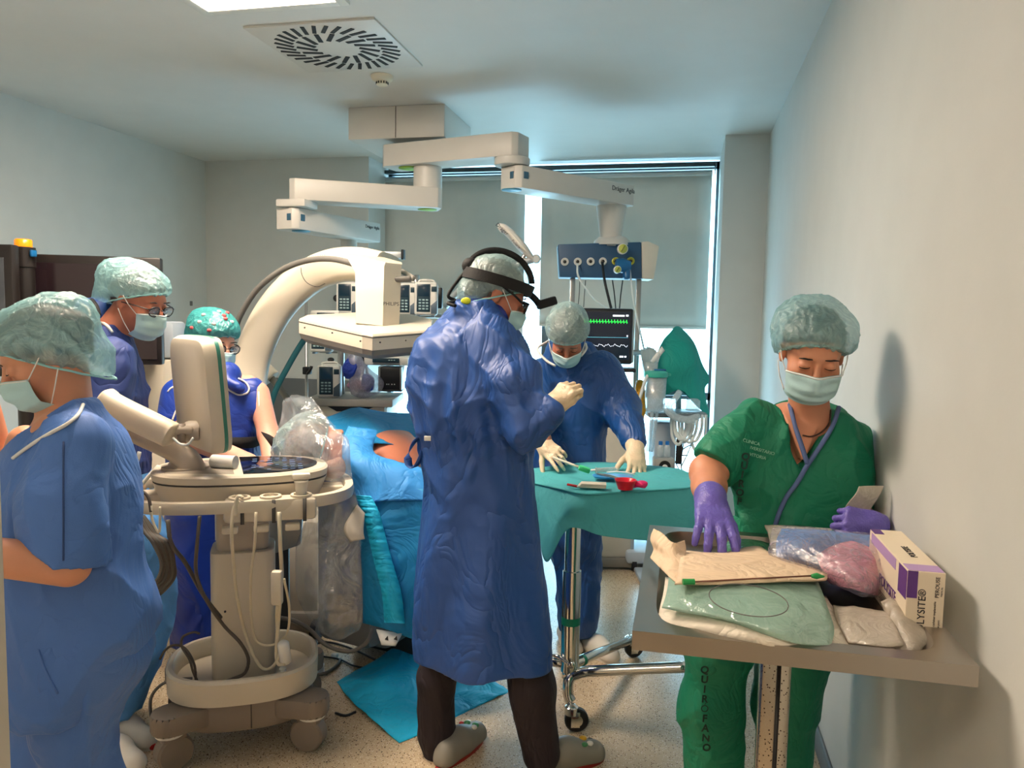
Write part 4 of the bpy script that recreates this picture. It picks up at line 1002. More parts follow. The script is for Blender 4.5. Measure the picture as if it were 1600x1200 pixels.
# right hand flat on the packets, left hand round a packet
gl = hand(W1, P(1120, 842, 1.765)-W1, HZ*.8+HT*.45, 1.10, -1, (22, 26, 26, 24), 14, 9, .35, 1.22)
obj('violet_glove', surf(U([(cap(P(1110, 778, 1.93), W1, .040, .036), .02)]+gl), .003), nitr_m, R_, world=True)
gl = hand(P(1366, 820, 1.98), -HR*.9+HZ*.15+HT*.25, HT*.9+HZ*.4, .98, -1, (118, 122, 126, 128), 40, 1, .35)
obj('violet_glove', surf(clampx(U([(cap(P(1372, 832, 2.02), P(1366, 820, 1.98), .034, .032), .02)]+gl)), .0035), nitr_m, R_, world=True)

# ---- 4. nurse in pale blue scrubs, near left -------------------------------
D4 = 1.97
R_ = person('person in denim blue scrubs and pale cap, nearest the camera on the left, seen sideways', 110, 1290, D4)
hd = Head(66, 556, D4-.02, -56, 28, 4, 1.02)
ne = P(108, 668, D4+.02)
S1 = P(118, 700, D4-.12); E1 = P(108, 884, D4-.20); W1 = P(-40, 866, D4-.26)
S2 = P(40, 690, D4+.12); E2 = P(10, 760, D4+.2); W2 = P(-18, 640, D4+.15)
body = [(hd.sdf(), .02), (cap(hd.w(0, -.03, -.06), ne, .050, .062), .03), (cap(P(95, 690, D4-.06), P(95, 690, D4+.08), .075, .07), .05), (ell(P(100, 780, D4), (.12, .13, .17)), .06), (cap(P(100, 780, D4), P(120, 1010, D4+.02), .12, .13), .05),
        (cap(S1, P(112, 840, D4-.19), .05, .046), .03), (cap(E1, W1, .048, .042), .02), (cap(S2, E2, .045, .04), .03), (cap(E2, W2, .038, .03), .02)] + lower_legs([P(90, 1010, D4+.07), P(150, 1010, D4-.03)], [P(88, 1180, D4+.08), P(118, 1150, D4-.01)], [P(110, 1390, D4+.1), P(165, 1390, D4+.03)], (.06, .05, .045))
obj('body', surf(U(body), .0055), skin_m, R_, world=True)
obj('hair', surf(hd.hairf(-.015, bun=1), .005, .01), hair_br, R_, world=True)
hd.features(R_, hair_br)
hd.cap_parts(R_, cap_m, bulk=1.06, zf=.062, zb=-.12, lump=.006, seed=81, drop=.035, back=.01, bz=.90)
hd.mask(R_, sag=.012, wide=1.05)
rows = [(622, 98, 142, .06), (645, 62, 152, .085), (660, 46, 168, .115), (690, 28, 184, .15), (730, 14, 196, .165), (780, 8, 204, .16), (840, 8, 208, .15), (890, 8, 216, .155), (930, 10, 228, .165), (965, 12, 234, .17), (1000, 14, 222, .17), (1050, 18, 196, .16), (1092, 22, 180, .15)]
tor = ploft(rows, D4, .02, 2.4)
slv = U([(cap(P(118, 700, D4-.12), P(98, 790, D4-.17), .082, .088), .05), (cap(P(98, 790, D4-.17), P(97, 884, D4-.18), .090, .096), .03), (cap(P(48, 695, D4+.1), P(18, 735, D4+.16), .07, .075), .05)])
hz = P(88, 866, D4-.24)[2]
def slc(p): return smax(slv(p), hz-.38*((p-P(88, 890, D4-.15)) @ HR)-p[:, 2], .004)
slc.bb = slv.bb
def g4(p): return smin(tor(p), slc(p), .03)
g4.bb = (np.minimum(tor.bb[0], slv.bb[0]), np.maximum(tor.bb[1], slv.bb[1]))
vb = P(28, 705, D4-.12)
def vneck(p):
    x = (p-P(70, 650, D4)) @ HR; z = p[:, 2]-P(70, 716, D4)[2]; y = (p-P(100, 700, D4)) @ HT
    return .7*(x*.62-z+.022)+0*y
def g4c(p): return smax(g4(p), -np.maximum(vneck(p), -(.0+.0*p[:, 0]+((p-P(132, 640, D4)) @ HR)*-1)), .004)
g4c.bb = g4.bb
gd4 = disp(g4, foldfn(.016, 15, 91, (1, 1, .7)))
def neckhole(p):   # V opening that faces the viewer's left
    x = (p-P(134, 622, D4)) @ HR; z = p[:, 2]-P(134, 622, D4)[2]
    # line from the back of the neck (134,622) down to the throat (14,712)
    return (z*.80+x*-.60)
def gd4c(p): return smax(gd4(p), np.minimum(neckhole(p)*1.0, 1.0), .004)
gd4c.bb = gd4.bb
top_ = obj('scrub_top', surf(gd4c, .006), scrub_a, R_, world=True)
def edge(f, pts, d0=1.3): return [hit(f, a, b, d0, .002) for a, b in pts]
obj('neck_piping', sweep(crom(edge(gd4c, [(130, 632), (122, 648), (104, 663), (80, 676), (56, 690), (36, 704), (20, 716)]), 4), circ(.0045, 8)), white_m, top_, world=True)
seam('pocket_seam', gd4, [(60, 1015), (70, 1045), (90, 1084)], .0025, scrub_a, top_, 1.3)
seam('sleeve_seam', gd4, [(99, 690), (99, 760), (99, 830), (99, 876)], .002, mat('seam_blue', (40, 66, 118), .7), top_, 1.3)
tr = U([(cap(P(90, 1010, D4+.07), P(85, 1180, D4+.08), .105, .09), .05), (cap(P(85, 1180, D4+.08), P(110, 1400, D4+.1), .09, .08), .04), (cap(P(160, 1020, D4-.02), P(110, 1130, D4-.02), .11, .095), .05), (cap(P(110, 1130, D4-.02), P(170, 1400, D4+.04), .095, .085), .04)])
obj('scrub_trousers', surf(disp(tr, foldfn(.018, 14, 95, (1, 1, .5))), .007), scrub_a, R_, world=True)
for px in (120, 180): clog(R_, P(px, 1400, D4+.12)*np.array([1, 1, 0]), -60, clogw_m, .25)

# ---- 5. bespectacled man behind her ----------------------------------------
D5 = 2.85
R_ = person('person with glasses in a mid blue gown leaning forward behind the ultrasound cart', 170, 1100, D5)
hd = Head(220, 470, D5, 72, 20, -2, 1.03)
body = [(hd.sdf(), .02), (cap(hd.w(0, -.04, -.05), P(168, 530, D5), .056, .066), .03), (ell(P(165, 610, D5), (.10, .11, .16)), .06), (cap(P(165, 640, D5), P(172, 840, D5), .10, .12), .05)] + lower_legs([P(160, 860, D5+.08), P(190, 860, D5-.05)], [P(160, 980, D5+.08), P(200, 980, D5-.05)], [P(150, 1090, D5+.15), P(185, 1090, D5-.0)])
obj('body', surf(U(body), .0065), skin_d, R_, world=True)
obj('hair', surf(hd.hairf(-.02), .006, .01), hair_gr, R_, world=True)
hd.features(R_, hair_dk); hd.cap_parts(R_, cap_m, bulk=1.02, zf=.056, zb=-.05, lump=.005, seed=101, drop=.02, back=.05, bz=.86)
hd.mask(R_, sag=.012); hd.glasses(R_)
rows = [(505, 112, 186, .09), (525, 118, 204, .13), (560, 118, 216, .16), (620, 116, 221, .18), (690, 112, 224, .18), (760, 112, 228, .18), (830, 112, 244, .19), (900, 112, 258, .19), (950, 112, 264, .19), (1000, 112, 255, .18), (1050, 118, 235, .17), (1105, 138, 214, .15)]
tor = ploft(rows, D5, .02, 2.3)
slv5 = U([(cap(P(170, 560, D5-.16), P(160, 660, D5-.2), .085, .08), .05), (cap(P(160, 660, D5-.2), P(100, 700, D5-.25), .075, .05), .05)])
def g5(p): return smin(tor(p), slv5(p), .03)
g5.bb = (np.minimum(tor.bb[0], slv5.bb[0]), np.maximum(tor.bb[1], slv5.bb[1]))
gd5 = disp(g5, foldfn(.020, 14, 111, (1, 1, .6)))
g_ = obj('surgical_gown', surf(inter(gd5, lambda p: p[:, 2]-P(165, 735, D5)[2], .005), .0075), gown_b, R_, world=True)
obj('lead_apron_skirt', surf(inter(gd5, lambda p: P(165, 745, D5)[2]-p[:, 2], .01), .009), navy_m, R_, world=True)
obj('neck_edge', tube([hit(gd5, a, b, 2, .002) for a, b in ((136, 488), (150, 500), (166, 508), (176, 520))], .006, 4, 6), white_m, g_, world=True)
th = surf(disp(U([(cap(P(150, 492, D5+.02), P(136, 482, D5+.06), .07, .04), .03)]), foldfn(.004, 30, 3)), .006)
obj('thyroid_collar', th, gown_d, R_, world=True)
obj('collar_strap', tube([P(143, 470, D5-.03), P(150, 480, D5-.08), P(153, 492, D5-.1)], .011, 4, 8), vel_m, R_, world=True)
obj('collar_edge', tube([P(127, 474, D5-.03), P(136, 482, D5-.08), P(141, 492, D5-.1), P(136, 500, D5-.1)], .0045, 4, 6), white_m, R_, world=True)
clog(R_, P(160, 1128, D5+.0)*np.array([1, 1, 0]), 68, clogw_m, .27)
clog(R_, P(150, 1168, D5-.12)*np.array([1, 1, 0]), 60, clogw_m, .27)

# ---- 6. woman in the cobalt lead apron -------------------------------------
D6 = 3.38
R_ = person('person with floral teal cap and cobalt lead apron behind the ultrasound screen', 330, 1000, D6)
hd = Head(337, 535, D6, 52, 14, 2, 1.02)
body = [(hd.sdf(), .02), (cap(hd.w(0, -.03, -.06), P(332, 590, D6), .05, .06), .03), (cap(P(295, 612, D6), P(385, 610, D6), .07, .07), .05), (ell(P(335, 660, D6), (.13, .11, .17)), .06), (cap(P(335, 660, D6), P(335, 830, D6), .13, .13), .05)] + lower_legs([P(315, 830, D6), P(352, 830, D6)], [P(312, 920, D6), P(350, 920, D6)], [P(310, 1010, D6+.05), P(348, 1010, D6+.05)])
arms = [(cap(P(270, 620, D6-.05), P(285, 680, D6-.12), .05, .045), .03), (cap(P(285, 680, D6-.12), P(388, 722, D6-.27), .048, .036), .02), (cap(P(403, 615, D6-.02), P(420, 680, D6-.08), .05, .044), .03), (cap(P(420, 680, D6-.08), P(425, 725, D6-.2), .044, .036), .02)]
hn = hand(P(388, 722, D6-.27), HR*.9-HZ*.2, HZ, .9, 1, (30, 35, 35, 35), 15, 4, .5)+hand(P(425, 728, D6-.2), -HR*.5+HT*.7-HZ*.3, HZ, .9, -1, (30, 35, 35, 35), 15, 4, .5)
obj('body', surf(U(body+arms+hn), .0065), skin_f, R_, world=True)
obj('hair', surf(hd.hairf(-.02), .006, .01), hair_dk, R_, world=True)
hd.features(R_, hair_dk, open_=1)
tealc = sheer('floral_cap_teal', (72, 174, 176), 0.08, (140, 214, 212), vscale=16, fscale=22, folds=.6)
co = hd.cap_parts(R_, tealc, bulk=1.0, zf=.050, zb=-.04, lump=.004, seed=121, drop=.012, back=.03)
pk_m = mat('coral_print', (214, 92, 96), 0.7); wp_m = mat('white_print', (220, 226, 220), .7)
cf = hd.capf(bulk=1.0, zf=.050, zb=-.04, lump=.004, seed=121, drop=.012, back=.03)
for i, (x, y, m) in enumerate(((350, 493, pk_m), (355, 489, pk_m), (352, 498, pk_m), (312, 503, wp_m), (318, 492, wp_m), (334, 506, wp_m), (327, 516, pk_m), (300, 512, pk_m), (342, 487, wp_m), (362, 503, wp_m))):
    obj('printed_flower', ellipsoid(hit(cf, x, y, 2.5, -.001), (.011, .008, .008), 5), m, co, world=True)
hd.mask(R_); hd.glasses(R_)
rows = [(590, 290, 398, .10), (602, 262, 410, .13), (640, 254, 413, .15), (690, 254, 413, .15), (760, 258, 410, .15), (850, 262, 402, .15), (930, 266, 395, .15), (1006, 268, 390, .15)]
tor = ploft(rows, D6, .02, 2.4)
slv6 = U([(cap(P(280, 618, D6-.04), P(272, 655, D6-.08), .075, .07), .05), (cap(P(396, 612, D6-.02), P(404, 640, D6-.04), .055, .05), .05)])
ga = disp(tor, foldfn(.012, 11, 131, (1, 1, .6)))
def ga2(p): return smin(ga(p), slv6(p), .02)
ga2.bb = (np.minimum(tor.bb[0], slv6.bb[0]), np.maximum(tor.bb[1], slv6.bb[1]))
a_ = obj('lead_apron', surf(ga2, .0075), apron_m, R_, world=True)
obj('scrub_trousers', surf(disp(U([(cap(P(312, 920, D6), P(310, 1020, D6+.05), .075, .06), .03), (cap(P(352, 920, D6), P(350, 1020, D6+.05), .075, .06), .03)]), foldfn(.006, 18, 2)), .009), navy_m, R_, world=True)
for px in (312, 350): clog(R_, P(px, 1050, D6+.1)*np.array([1, 1, 0]), 20, clogw_m, .25)
cs = U([(cap(P(334, 584, D6-.0), P(356, 586, D6-.05), .062, .060), .03), (ell(P(364, 601, D6-.11), (.058, .026, .026), rotm('Y', 20)[:3, :3]), .03)])
tc_ = obj('thyroid_collar', surf(disp(cs, foldfn(.004, 30, 8)), .006), apron_m, R_, world=True)
def cs2(p): return np.minimum(cs(p), ga2(p))
obj('collar_piping', tube([hit(cs2, a, b, 2.5, .003) for a, b in ((354, 606), (362, 612), (374, 617), (386, 614), (389, 606), (383, 597), (372, 591))], .0045, 5, 6), white_m, tc_, world=True)
seam('apron_piping', ga2, [(262, 612), (268, 606), (284, 600), (290, 620), (276, 640), (268, 660)], .004, white_m, a_, 2.5)
seam('apron_piping', ga2, [(404, 612), (405, 640)], .003, white_m, a_, 2.5)
ribbon('waist_belt', ga2, [(318, 690), (350, 692), (380, 692), (411, 690)], .024, .003, vel_m, a_, 2.5, off=.004)
obj('belt_end', sweep(crom(ppx([(408, 683, D6-.12), (424, 690, D6-.18), (438, 706, D6-.2)]), 4), [(-.001, -.024), (.001, -.024), (.001, .024), (-.001, .024)], upv=(0, 0, 1)), vel_m, a_, world=True)
for y in (630, 633): seam('chest_tag', ga2, [(405, y), (411, y)], .0025, white_m, a_, 2.5, 1)
# ============ C-ARM =========================================================
ca_m = mat('carm_ivory', (212, 203, 184), 0.35, var=0.02, coat=0.2); ca_g = mat('carm_grey', (128, 124, 116), 0.45); cab_m = mat('hose_grey_rubber', (104, 102, 98), 0.5); teal_d = mat('carm_teal_liner', (30, 88, 96), 0.4)
t = thing('c_arm', 'large ivory C-arm X-ray machine with grey cable arching over the patient', 'x-ray machine', P(470, 640, 3.9)*np.array([1, 1, 0]))
cp = ppx([(600, 420, 3.72), (560, 413, 3.78), (520, 416, 3.84), (480, 434, 3.90), (442, 468, 3.94), (412, 514, 3.97), (392, 570, 4.0), (386, 640, 4.0), (392, 710, 4.0), (420, 790, 4.0), (470, 850, 4.0), (540, 880, 4.0)])
path = crom(cp, 6); ctr = P(580, 640, 3.9)
V = []; sec = [(math.copysign(abs(math.cos(a))**.55, math.cos(a)), math.copysign(abs(math.sin(a))**.55, math.sin(a))) for a in np.linspace(0, 2*math.pi, 21)[:-1]]
for i, pnt in enumerate(path):
    tg = path[min(i+1, len(path)-1)]-path[max(i-1, 0)]; tg /= np.linalg.norm(tg)
    ax = -HT*.96-HR*.28; ax = ax-tg*(ax @ tg); ax /= np.linalg.norm(ax); rad = np.cross(tg, ax); k = .080+.012*min(1, i/20)
    for a, b_ in sec: V.append(pnt+ax*(a*.11+.03)+rad*b_*k)
n = len(sec); Fc = [(i*n+j, i*n+(j+1) % n, (i+1)*n+(j+1) % n, (i+1)*n+j) for i in range(len(path)-1) for j in range(n)]+[tuple(range(n)), tuple(range(len(V)-n, len(V)))]
obj('c_arc', (np.array(V), Fc), ca_m, t, world=True, sharp=60)
pl_ = crom(ppx([(488, 512, 4.05), (466, 545, 4.06), (446, 580, 4.07), (430, 612, 4.08), (418, 650, 4.08)]), 5)
obj('inner_liner', sweep(pl_, circ(.009, 10, .016)), teal_d, t, world=True)
obj('arc_scale', join(*[tube([P(480+i*3.4, 399-.9*math.sin(i/32*3.1)*4+abs(i-16)*.1, 3.76), P(480+i*3.4, 403-.9*math.sin(i/32*3.1)*4+abs(i-16)*.1, 3.76)], .0012, 1, 4) for i in range(32)]), seam_m, t, world=True)
obj('cable_hose', tube(ppx([(366, 520, 3.86), (376, 492, 3.82), (402, 452, 3.76), (440, 422, 3.7), (480, 407, 3.64), (520, 405, 3.58), (560, 415, 3.5), (590, 428, 3.45), (615, 436, 3.42), (642, 436, 3.44)]), .0145, 6, 10), cab_m, t, world=True)
obj('cable_hose', tube(ppx([(628, 424, 3.7), (640, 431, 3.6), (645, 435, 3.5)]), .013, 5, 10), ca_g, t, world=True)
obj('hose_clip', lathe([(.017, -.012), (.017, .012)], 14, tuple(P(560, 416, 3.5)), 'X'), ca_m, t, world=True, sharp=40)
obj('panel_seam', tube(ppx([(470, 418, 3.74), (472, 430, 3.72), (480, 442, 3.72), (495, 448, 3.74), (508, 443, 3.76)]), .0018, 5, 5), seam_m, t, world=True)
obj('panel_seam', tube(ppx([(545, 407, 3.66), (570, 409, 3.62), (570, 416, 3.6)]), .0016, 3, 5), seam_m, t, world=True)
# detector neck and flat plate
def rise(poly, dz0, dz1, ins=1.0):
    c = np.mean(poly, axis=0); return np.array([c+(q-c)*ins+HZ*dz for q, dz in [(q, dz1) for q in poly]])
def stack(levels):
    n = len(levels[0]); V = np.vstack(levels); Fc = [tuple(range(n))]
    for i in range(len(levels)-1): Fc += [(i*n+j, (i+1)*n+j, (i+1)*n+(j+1) % n, i*n+(j+1) % n) for j in range(n)]
    Fc.append(tuple(range(len(V)-n, len(V)))[::-1]); return V, Fc
oct_ = np.array([P(*q) for q in ((467, 499, 3.46), (480, 493, 3.66), (560, 489, 3.84), (640, 492, 3.80), (676, 500, 3.62), (674, 517, 3.30), (582, 524, 3.12), (566, 521, 3.13))])
obj('detector_cover', stack([rise(oct_, 0, .004, .985), rise(oct_, 0, -.004, 1.0), rise(oct_, 0, -.062, 1.0)]), ca_m, t, world=True, sharp=25)
obj('cover_joint', stack([rise(oct_, 0, -.0085, 1.003), rise(oct_, 0, -.0125, 1.003)]), seam_m, t, world=True, sharp=25)
obj('detector_base', stack([rise(oct_, 0, -.060, .995), rise(oct_, 0, -.085, .97), rise(oct_, 0, -.105, .88)]), ca_g, t, world=True, sharp=25)
for x, y in ((476, 512), (563, 533), (594, 535), (519, 520), (634, 532)): obj('screw', ellipsoid(P(x, y, 3.12 if 540 < x < 600 else 3.2), (.004, .004, .004), 5), seam_m, t, world=True)
nb = np.array([P(*q) for q in ((556, 505, 3.36), (556, 503, 3.58), (610, 503, 3.64), (624, 506, 3.58), (624, 508, 3.42), (598, 509, 3.34))])
nt_ = np.array([P(*q) for q in ((555, 425, 3.38), (555, 415, 3.62), (610, 412, 3.66), (627, 416, 3.60), (627, 418, 3.44), (600, 416, 3.36))])
nm_ = nb*.45+nt_*.55
nt2 = np.array([P(*q) for q in ((540, 398, 3.45), (548, 396, 3.66), (600, 402, 3.68), (628, 410, 3.62), (628, 413, 3.46), (602, 410, 3.36))])
obj('detector_neck', stack([nb, nm_, nt_, nt2]), ca_m, t, world=True, sharp=30)
text('lettering', 'PHILIPS', .022*1.0, ink_m, t, None, world=Matrix.Translation(Vector([float(v) for v in P(611, 475, 3.345)])) @ Matrix.Rotation(YAW+math.radians(22), 4, 'Z') @ Matrix.Rotation(math.radians(90), 4, 'X'))
bx = P(450, 900, 3.95)*np.array([1, 1, 0])
obj('base_cabinet', box(bx[0], bx[1], .32, .42, .40, .5, .03, R=rotm('Z', 12)), ca_m, t, world=True, sharp=30)
obj('base_foot', box(bx[0], bx[1], .07, .62, .45, .1, .02, R=rotm('Z', 12)), ca_g, t, world=True, sharp=30)
for a, b_ in ((-.26, -.2), (.26, -.2), (-.26, .2), (.26, .2)):
    obj('wheel', lathe([(.05, -.015), (.05, .015)], 18, (bx[0]+a, bx[1]+b_, .05), 'X'), dk_m, t, world=True, sharp=40)
# vacuum-like grey handle behind the apron woman
tuple_floor = (545, 902, 4.22)
t = thing('suction_hose_arm', 'grey tapered hose arm leaning by the arc behind the apron woman', 'hose arm', P(455, 690, 4.4))
obj('cuff', tube(ppx([(412, 580, 4.4), (424, 592, 4.4)]), .055, 1, 14), ca_m, t, world=True, sharp=40)
obj('tube', tube(ppx([(422, 588, 4.4), (436, 606, 4.38), (452, 628, 4.35), (480, 680, 4.3), (510, 760, 4.25), tuple_floor]), .02, 4, 10), ca_g, t, world=True)
obj('grey_hose', tube(ppx([(412, 615, 4.5), (420, 640, 4.5), (424, 660, 4.5), (418, 680, 4.5), (408, 690, 4.5)]), .012, 5, 8), hose_w, t, world=True)

# ============ INFUSION RACK AND CART ========================================
pumpw = mat('pump_white', (206, 206, 200), 0.4); pumpd = mat('pump_face_teal', (26, 52, 64), 0.3); pumps = mat('pump_screen', (20, 38, 50), 0.15, emit=(40, 80, 100), est=.1); pumpk = mat('pump_keys', (150, 176, 180), 0.5); pumpg = mat('pump_side_grey', (72, 90, 104), 0.45)
def pump_parts(t, S, face=True):
    obj('housing', box(0, 0, 0, 36*S, .09, 52*S, .018, 3), pumpw, t, sharp=50)
    obj('carry_handle', tube([(-12*S, 0, 25*S), (-9*S, 0, 28.5*S), (9*S, 0, 28.5*S), (13*S, 0, 25*S)], .007, 4, 8), pumpw, t)
    fp = obj('face_panel', box(-3.5*S, -.046, 1*S, 21*S, .006, 43*S, .005), pumpd, t, sharp=40)
    obj('screen', box(-3.5*S, -.050, 12*S, 17*S, .003, 17*S, .001), pumps, fp)
    for r in range(4):
        for c in range(3): obj('key', box((-9+5.5*c)*S, -.051, (-2-4.6*r)*S, 3.8*S, .004, 2.4*S, .001), pumpk, fp)
    obj('side_label', box(12.5*S, -.046, 15*S, 8*S, .004, 8*S, .001), pumpd, t)
    obj('side_door', prism([(8*S, -23*S), (17.5*S, -23*S), (17.5*S, -2*S), (8*S, -10*S)], -.048, -.03, .002, 'XZ'), pumpg, t, sharp=30)
    for s in (-1, 1): obj('foot', box(s*11*S, 0, -27*S, 5*S, .07, 3*S, .003), pumpg, t)
DPU = 4.6; S = DPU/1200
p0 = view('infusion_pump', 'cream infusion pump standing on the drawer cart top', 'infusion pump', 515, 595, DPU, 4, 'infusion pumps around the rack'); pump_parts(p0, S)
for x, y, d, rr, lab in ((666, 467, 4.6, 3, 'infusion pump on the rack, nearest the headlight surgeon'), (634, 468, 4.65, 3, 'infusion pump on the rack, just right of the C-arm neck'), (545, 466, 4.75, -4, 'infusion pump on the rack, left of the C-arm neck'), (503, 521+4, 4.75, 0, 'infusion pump half hidden under the C-arm plate')):
    c = P(x, y, d); dup(p0, Matrix.Translation(Vector(c)) @ Matrix.Rotation(YAW+math.radians(rr), 4, 'Z'), lab)
t = thing('pump_rack', 'upright steel rack with clamps carrying the infusion pumps', 'rack', P(600, 700, 4.85)*np.array([1, 1, 0]))
for px in (565, 650, 533): obj('upright', tube([P(px, 430, 4.82), P(px, 470, 4.82), P(px, 640 if px != 650 else 640, 4.82)], .022, 2, 12), st_m, t, world=True)
for y in (490, 548): obj('crossbar', tube([P(500, y, 4.83), P(690, y+4, 4.80)], .014, 1, 8), st_m, t, world=True)
for px, py in ((533, 466), (686, 466), (652, 466), (536, 500), (570, 560)): g = box(0, 0, 0, .045, .06, .13, .008, R=rotm('Z', 12)); obj('clamp', (g[0]+P(px, py, 4.78), g[1]), dk_m, t, world=True, sharp=30)
obj('clamp_knob', ellipsoid(P(526, 466, 4.75), (.022, .022, .022), 8), dk_m, t, world=True)
obj('clamp_knob', ellipsoid(P(517, 562, 4.7), (.022, .018, .014), 8), dk_m, t, world=True)
for x, y, w_ in ((512, 492, 46), (632, 500, 34), (606, 563, 70)):
    g = box(0, 0, 0, w_*S, .16, 14*S, .01, R=rotm('Z', 14)); o = obj('syringe_driver', (g[0]+P(x, y, 4.75), g[1]), pumpw, t, world=True, sharp=30)
    g = box(0, 0, 0, w_*S*.6, .01, 7*S, .002, R=rotm('Z', 14)); obj('driver_face', (g[0]+P(x-3, y, 4.66), g[1]), pumpd, o, world=True)
    for k in range(3): g = box(0, 0, 0, 2.4*S, .01, 1.6*S, .001, R=rotm('Z', 14)); obj('key', (g[0]+P(x+2+k*4, y, 4.65), g[1]), pumpk, o, world=True)
t = view('black_power_unit', 'black boxed power unit with small white buttons behind the C-arm plate', 'power unit', 612, 590, 4.72, 2)
obj('housing', box(0, 0, 0, 32*S, .16, 36*S, .008), dk_m, t, sharp=30)
for s in (-1, 1): obj('side_rail', box(s*17*S, 0, 0, 3.5*S, .17, 38*S, .006), st_m, t, sharp=30)
for i, x in enumerate((-5, -2, 3, 7)): obj('button', box(x*S, -.083, -9*S, 1.8*S, .004, 1.8*S, .001), wring_m, t)
obj('base_plate', box(0, 0, -19*S, 38*S, .18, 3*S, .004), dk_m, t)
obj('bracket', box(0, .12, 0, .1, .1, .1, .01), st_m, t)
# drawer cart
t = view('drawer_cart', 'grey topped cream drawer cart under the infusion pump', 'cart', 552, 632, 4.65)
S = 4.65/1200
zt = P(552, 622, 4.6)[2]-WM[t.name].translation.z
obj('worktop', box(0, .1, zt-.02, 134*S, .46, .045, .01), mat('cart_grey_top', (158, 156, 150), .45), t, sharp=30)
obj('body', box(0, .12, zt-.5, 112*S, .40, .90, .01), cream_m, t, sharp=30)
obj('drawer', box(0, -.09, zt-.12, 108*S, .02, .15, .006), cream_m, t, sharp=30)
obj('drawer', box(0, -.09, zt-.30, 108*S, .02, .17, .006), cream_m, t, sharp=30)
obj('drawer', box(0, -.09, zt-.50, 108*S, .02, .19, .006), cream_m, t, sharp=30)
obj('handle_recess', prism([(-34*S, zt-.046), (-20*S, zt-.075), (20*S, zt-.075), (36*S, zt-.046)], -.104, -.09, .0, 'XZ'), dk_m, t, sharp=30)
zf = -WM[t.name].translation.z
for a in (-.18, .18):
    for b_ in (-.02, .26): obj('caster', lathe([(.035, -.012), (.035, .012)], 14, (a, b_, zf+.035), 'X'), dk_m, t, sharp=40)
t = thing('infusion_pole', 'thin steel infusion pole with a black clamp left of the drawer cart', 'pole', P(479, 720, 4.6)*np.array([1, 1, 0]))
pz = P(479, 620, 4.6)
obj('pole', lathe([(.009, 0), (.009, P(479, 455, 4.6)[2])], 10, (pz[0], pz[1], 0)), st_m, t, world=True)
obj('clamp', (box(0, 0, 0, .04, .05, .045, .006)[0]+P(480, 579, 4.56), box(0, 0, 0, 1, 1, 1, .006)[1]), dk_m, t, world=True, sharp=30)
obj('clamp_lever', tube(ppx([(480, 584, 4.53), (485, 578, 4.52), (487, 572, 4.52)]), .009, 2, 8), dk_m, t, world=True)
obj('foot', box(pz[0], pz[1], .012, .26, .26, .022, .008), dk_m, t, world=True)
# clear bag with blue cloths
bag = sheer('clear_bag_film', (190, 180, 200), .62, (240, 240, 245), gloss=.12, fscale=14, folds=.8)
t = thing('clear_waste_bag', 'clear plastic bag holding crumpled blue and pink cloths on the cart', 'bag', P(560, 612, 4.55))
bf = U([(cap(P(556, 568, 4.6), P(566, 600, 4.6), .05, .085), .06), (cap(P(566, 600, 4.6), P(586, 604, 4.6), .07, .05), .05), (cap(P(552, 545, 4.62), P(556, 570, 4.6), .012, .04), .04)])
obj('bag_film', surf(disp(bf, foldfn(.016, 26, 5, (1, 1, .7))), .009), bag, t, world=True)
blu_ = mat('royal_cloth', (30, 62, 170), .6, folds=.5, fscale=10); pin_ = mat('pink_cloth', (190, 140, 160), .7, folds=.5, fscale=14)
obj('blue_cloth', surf(disp(ell(P(549, 576, 4.58), (.062, .05, .07)), foldfn(.014, 30, 6)), .008), blu_, t, world=True)
obj('blue_cloth', surf(disp(ell(P(575, 598, 4.56), (.035, .03, .055)), foldfn(.012, 30, 7)), .008), blu_, t, world=True)
obj('pink_cloth', surf(disp(ell(P(560, 602, 4.60), (.07, .045, .03)), foldfn(.012, 30, 8)), .008), pin_, t, world=True)

# ============ RIGHT BACKGROUND ==============================================
D7 = 4.9; S = D7/1200
t = view('anaesthesia_trolley', 'pale grey anaesthesia trolley with shelf and coiled hoses below the right blind', 'trolley', 1050, 700, D7)
zf = -WM[t.name].translation.z
def lx(px): return (px-1050)*S
def lz(py): return (700-py)*S
pale = mat('trolley_pale_grey', (168, 180, 190), .4)
obj('column', box(lx(1037), .05, (lz(645)+zf)/2, 34*S, .20, lz(645)-zf-.12, .015), pale, t, sharp=30)
obj('shelf', prism([(lx(1008), -.10), (lx(1085), -.10), (lx(1100), -.04), (lx(1100), .2), (lx(1008), .2)], lz(650), lz(643), .006), mat('shelf_grey', (128, 132, 134), .45), t, sharp=30)
obj('base', box(lx(1040), .05, zf+.09, .5, .42, .08, .02), pale, t, sharp=30)
for a in (-.2, .2):
    for b_ in (-.12, .22): obj('wheel', lathe([(.045, -.014), (.045, .014)], 18, (lx(1040)+a, b_, zf+.045), 'X'), dk_m, t, sharp=40)
obj('clear_canister', lathe([(.045, lz(640)), (.045, lz(625)), (.03, lz(622))], 18, (lx(1080), .0, 0)), sheer('clear_plastic', (220, 230, 232), .5, (250, 250, 250), gloss=.15, folds=.1), t, sharp=40)
clear = MATS['clear_plastic']
rs = random.Random(4)
for i in range(7):
    x0 = 1058+rs.random()*36; dp = 16+rs.random()*26
    obj('coiled_hose', tube(ppx([(x0-12, 646, D7-.1), (x0-10, 655+dp, D7-.12), (x0, 668+dp, D7-.14), (x0+10, 655+dp*.8, D7-.12), (x0+12, 648, D7-.1)]), .010, 6, 8), hose_w, t, world=True)
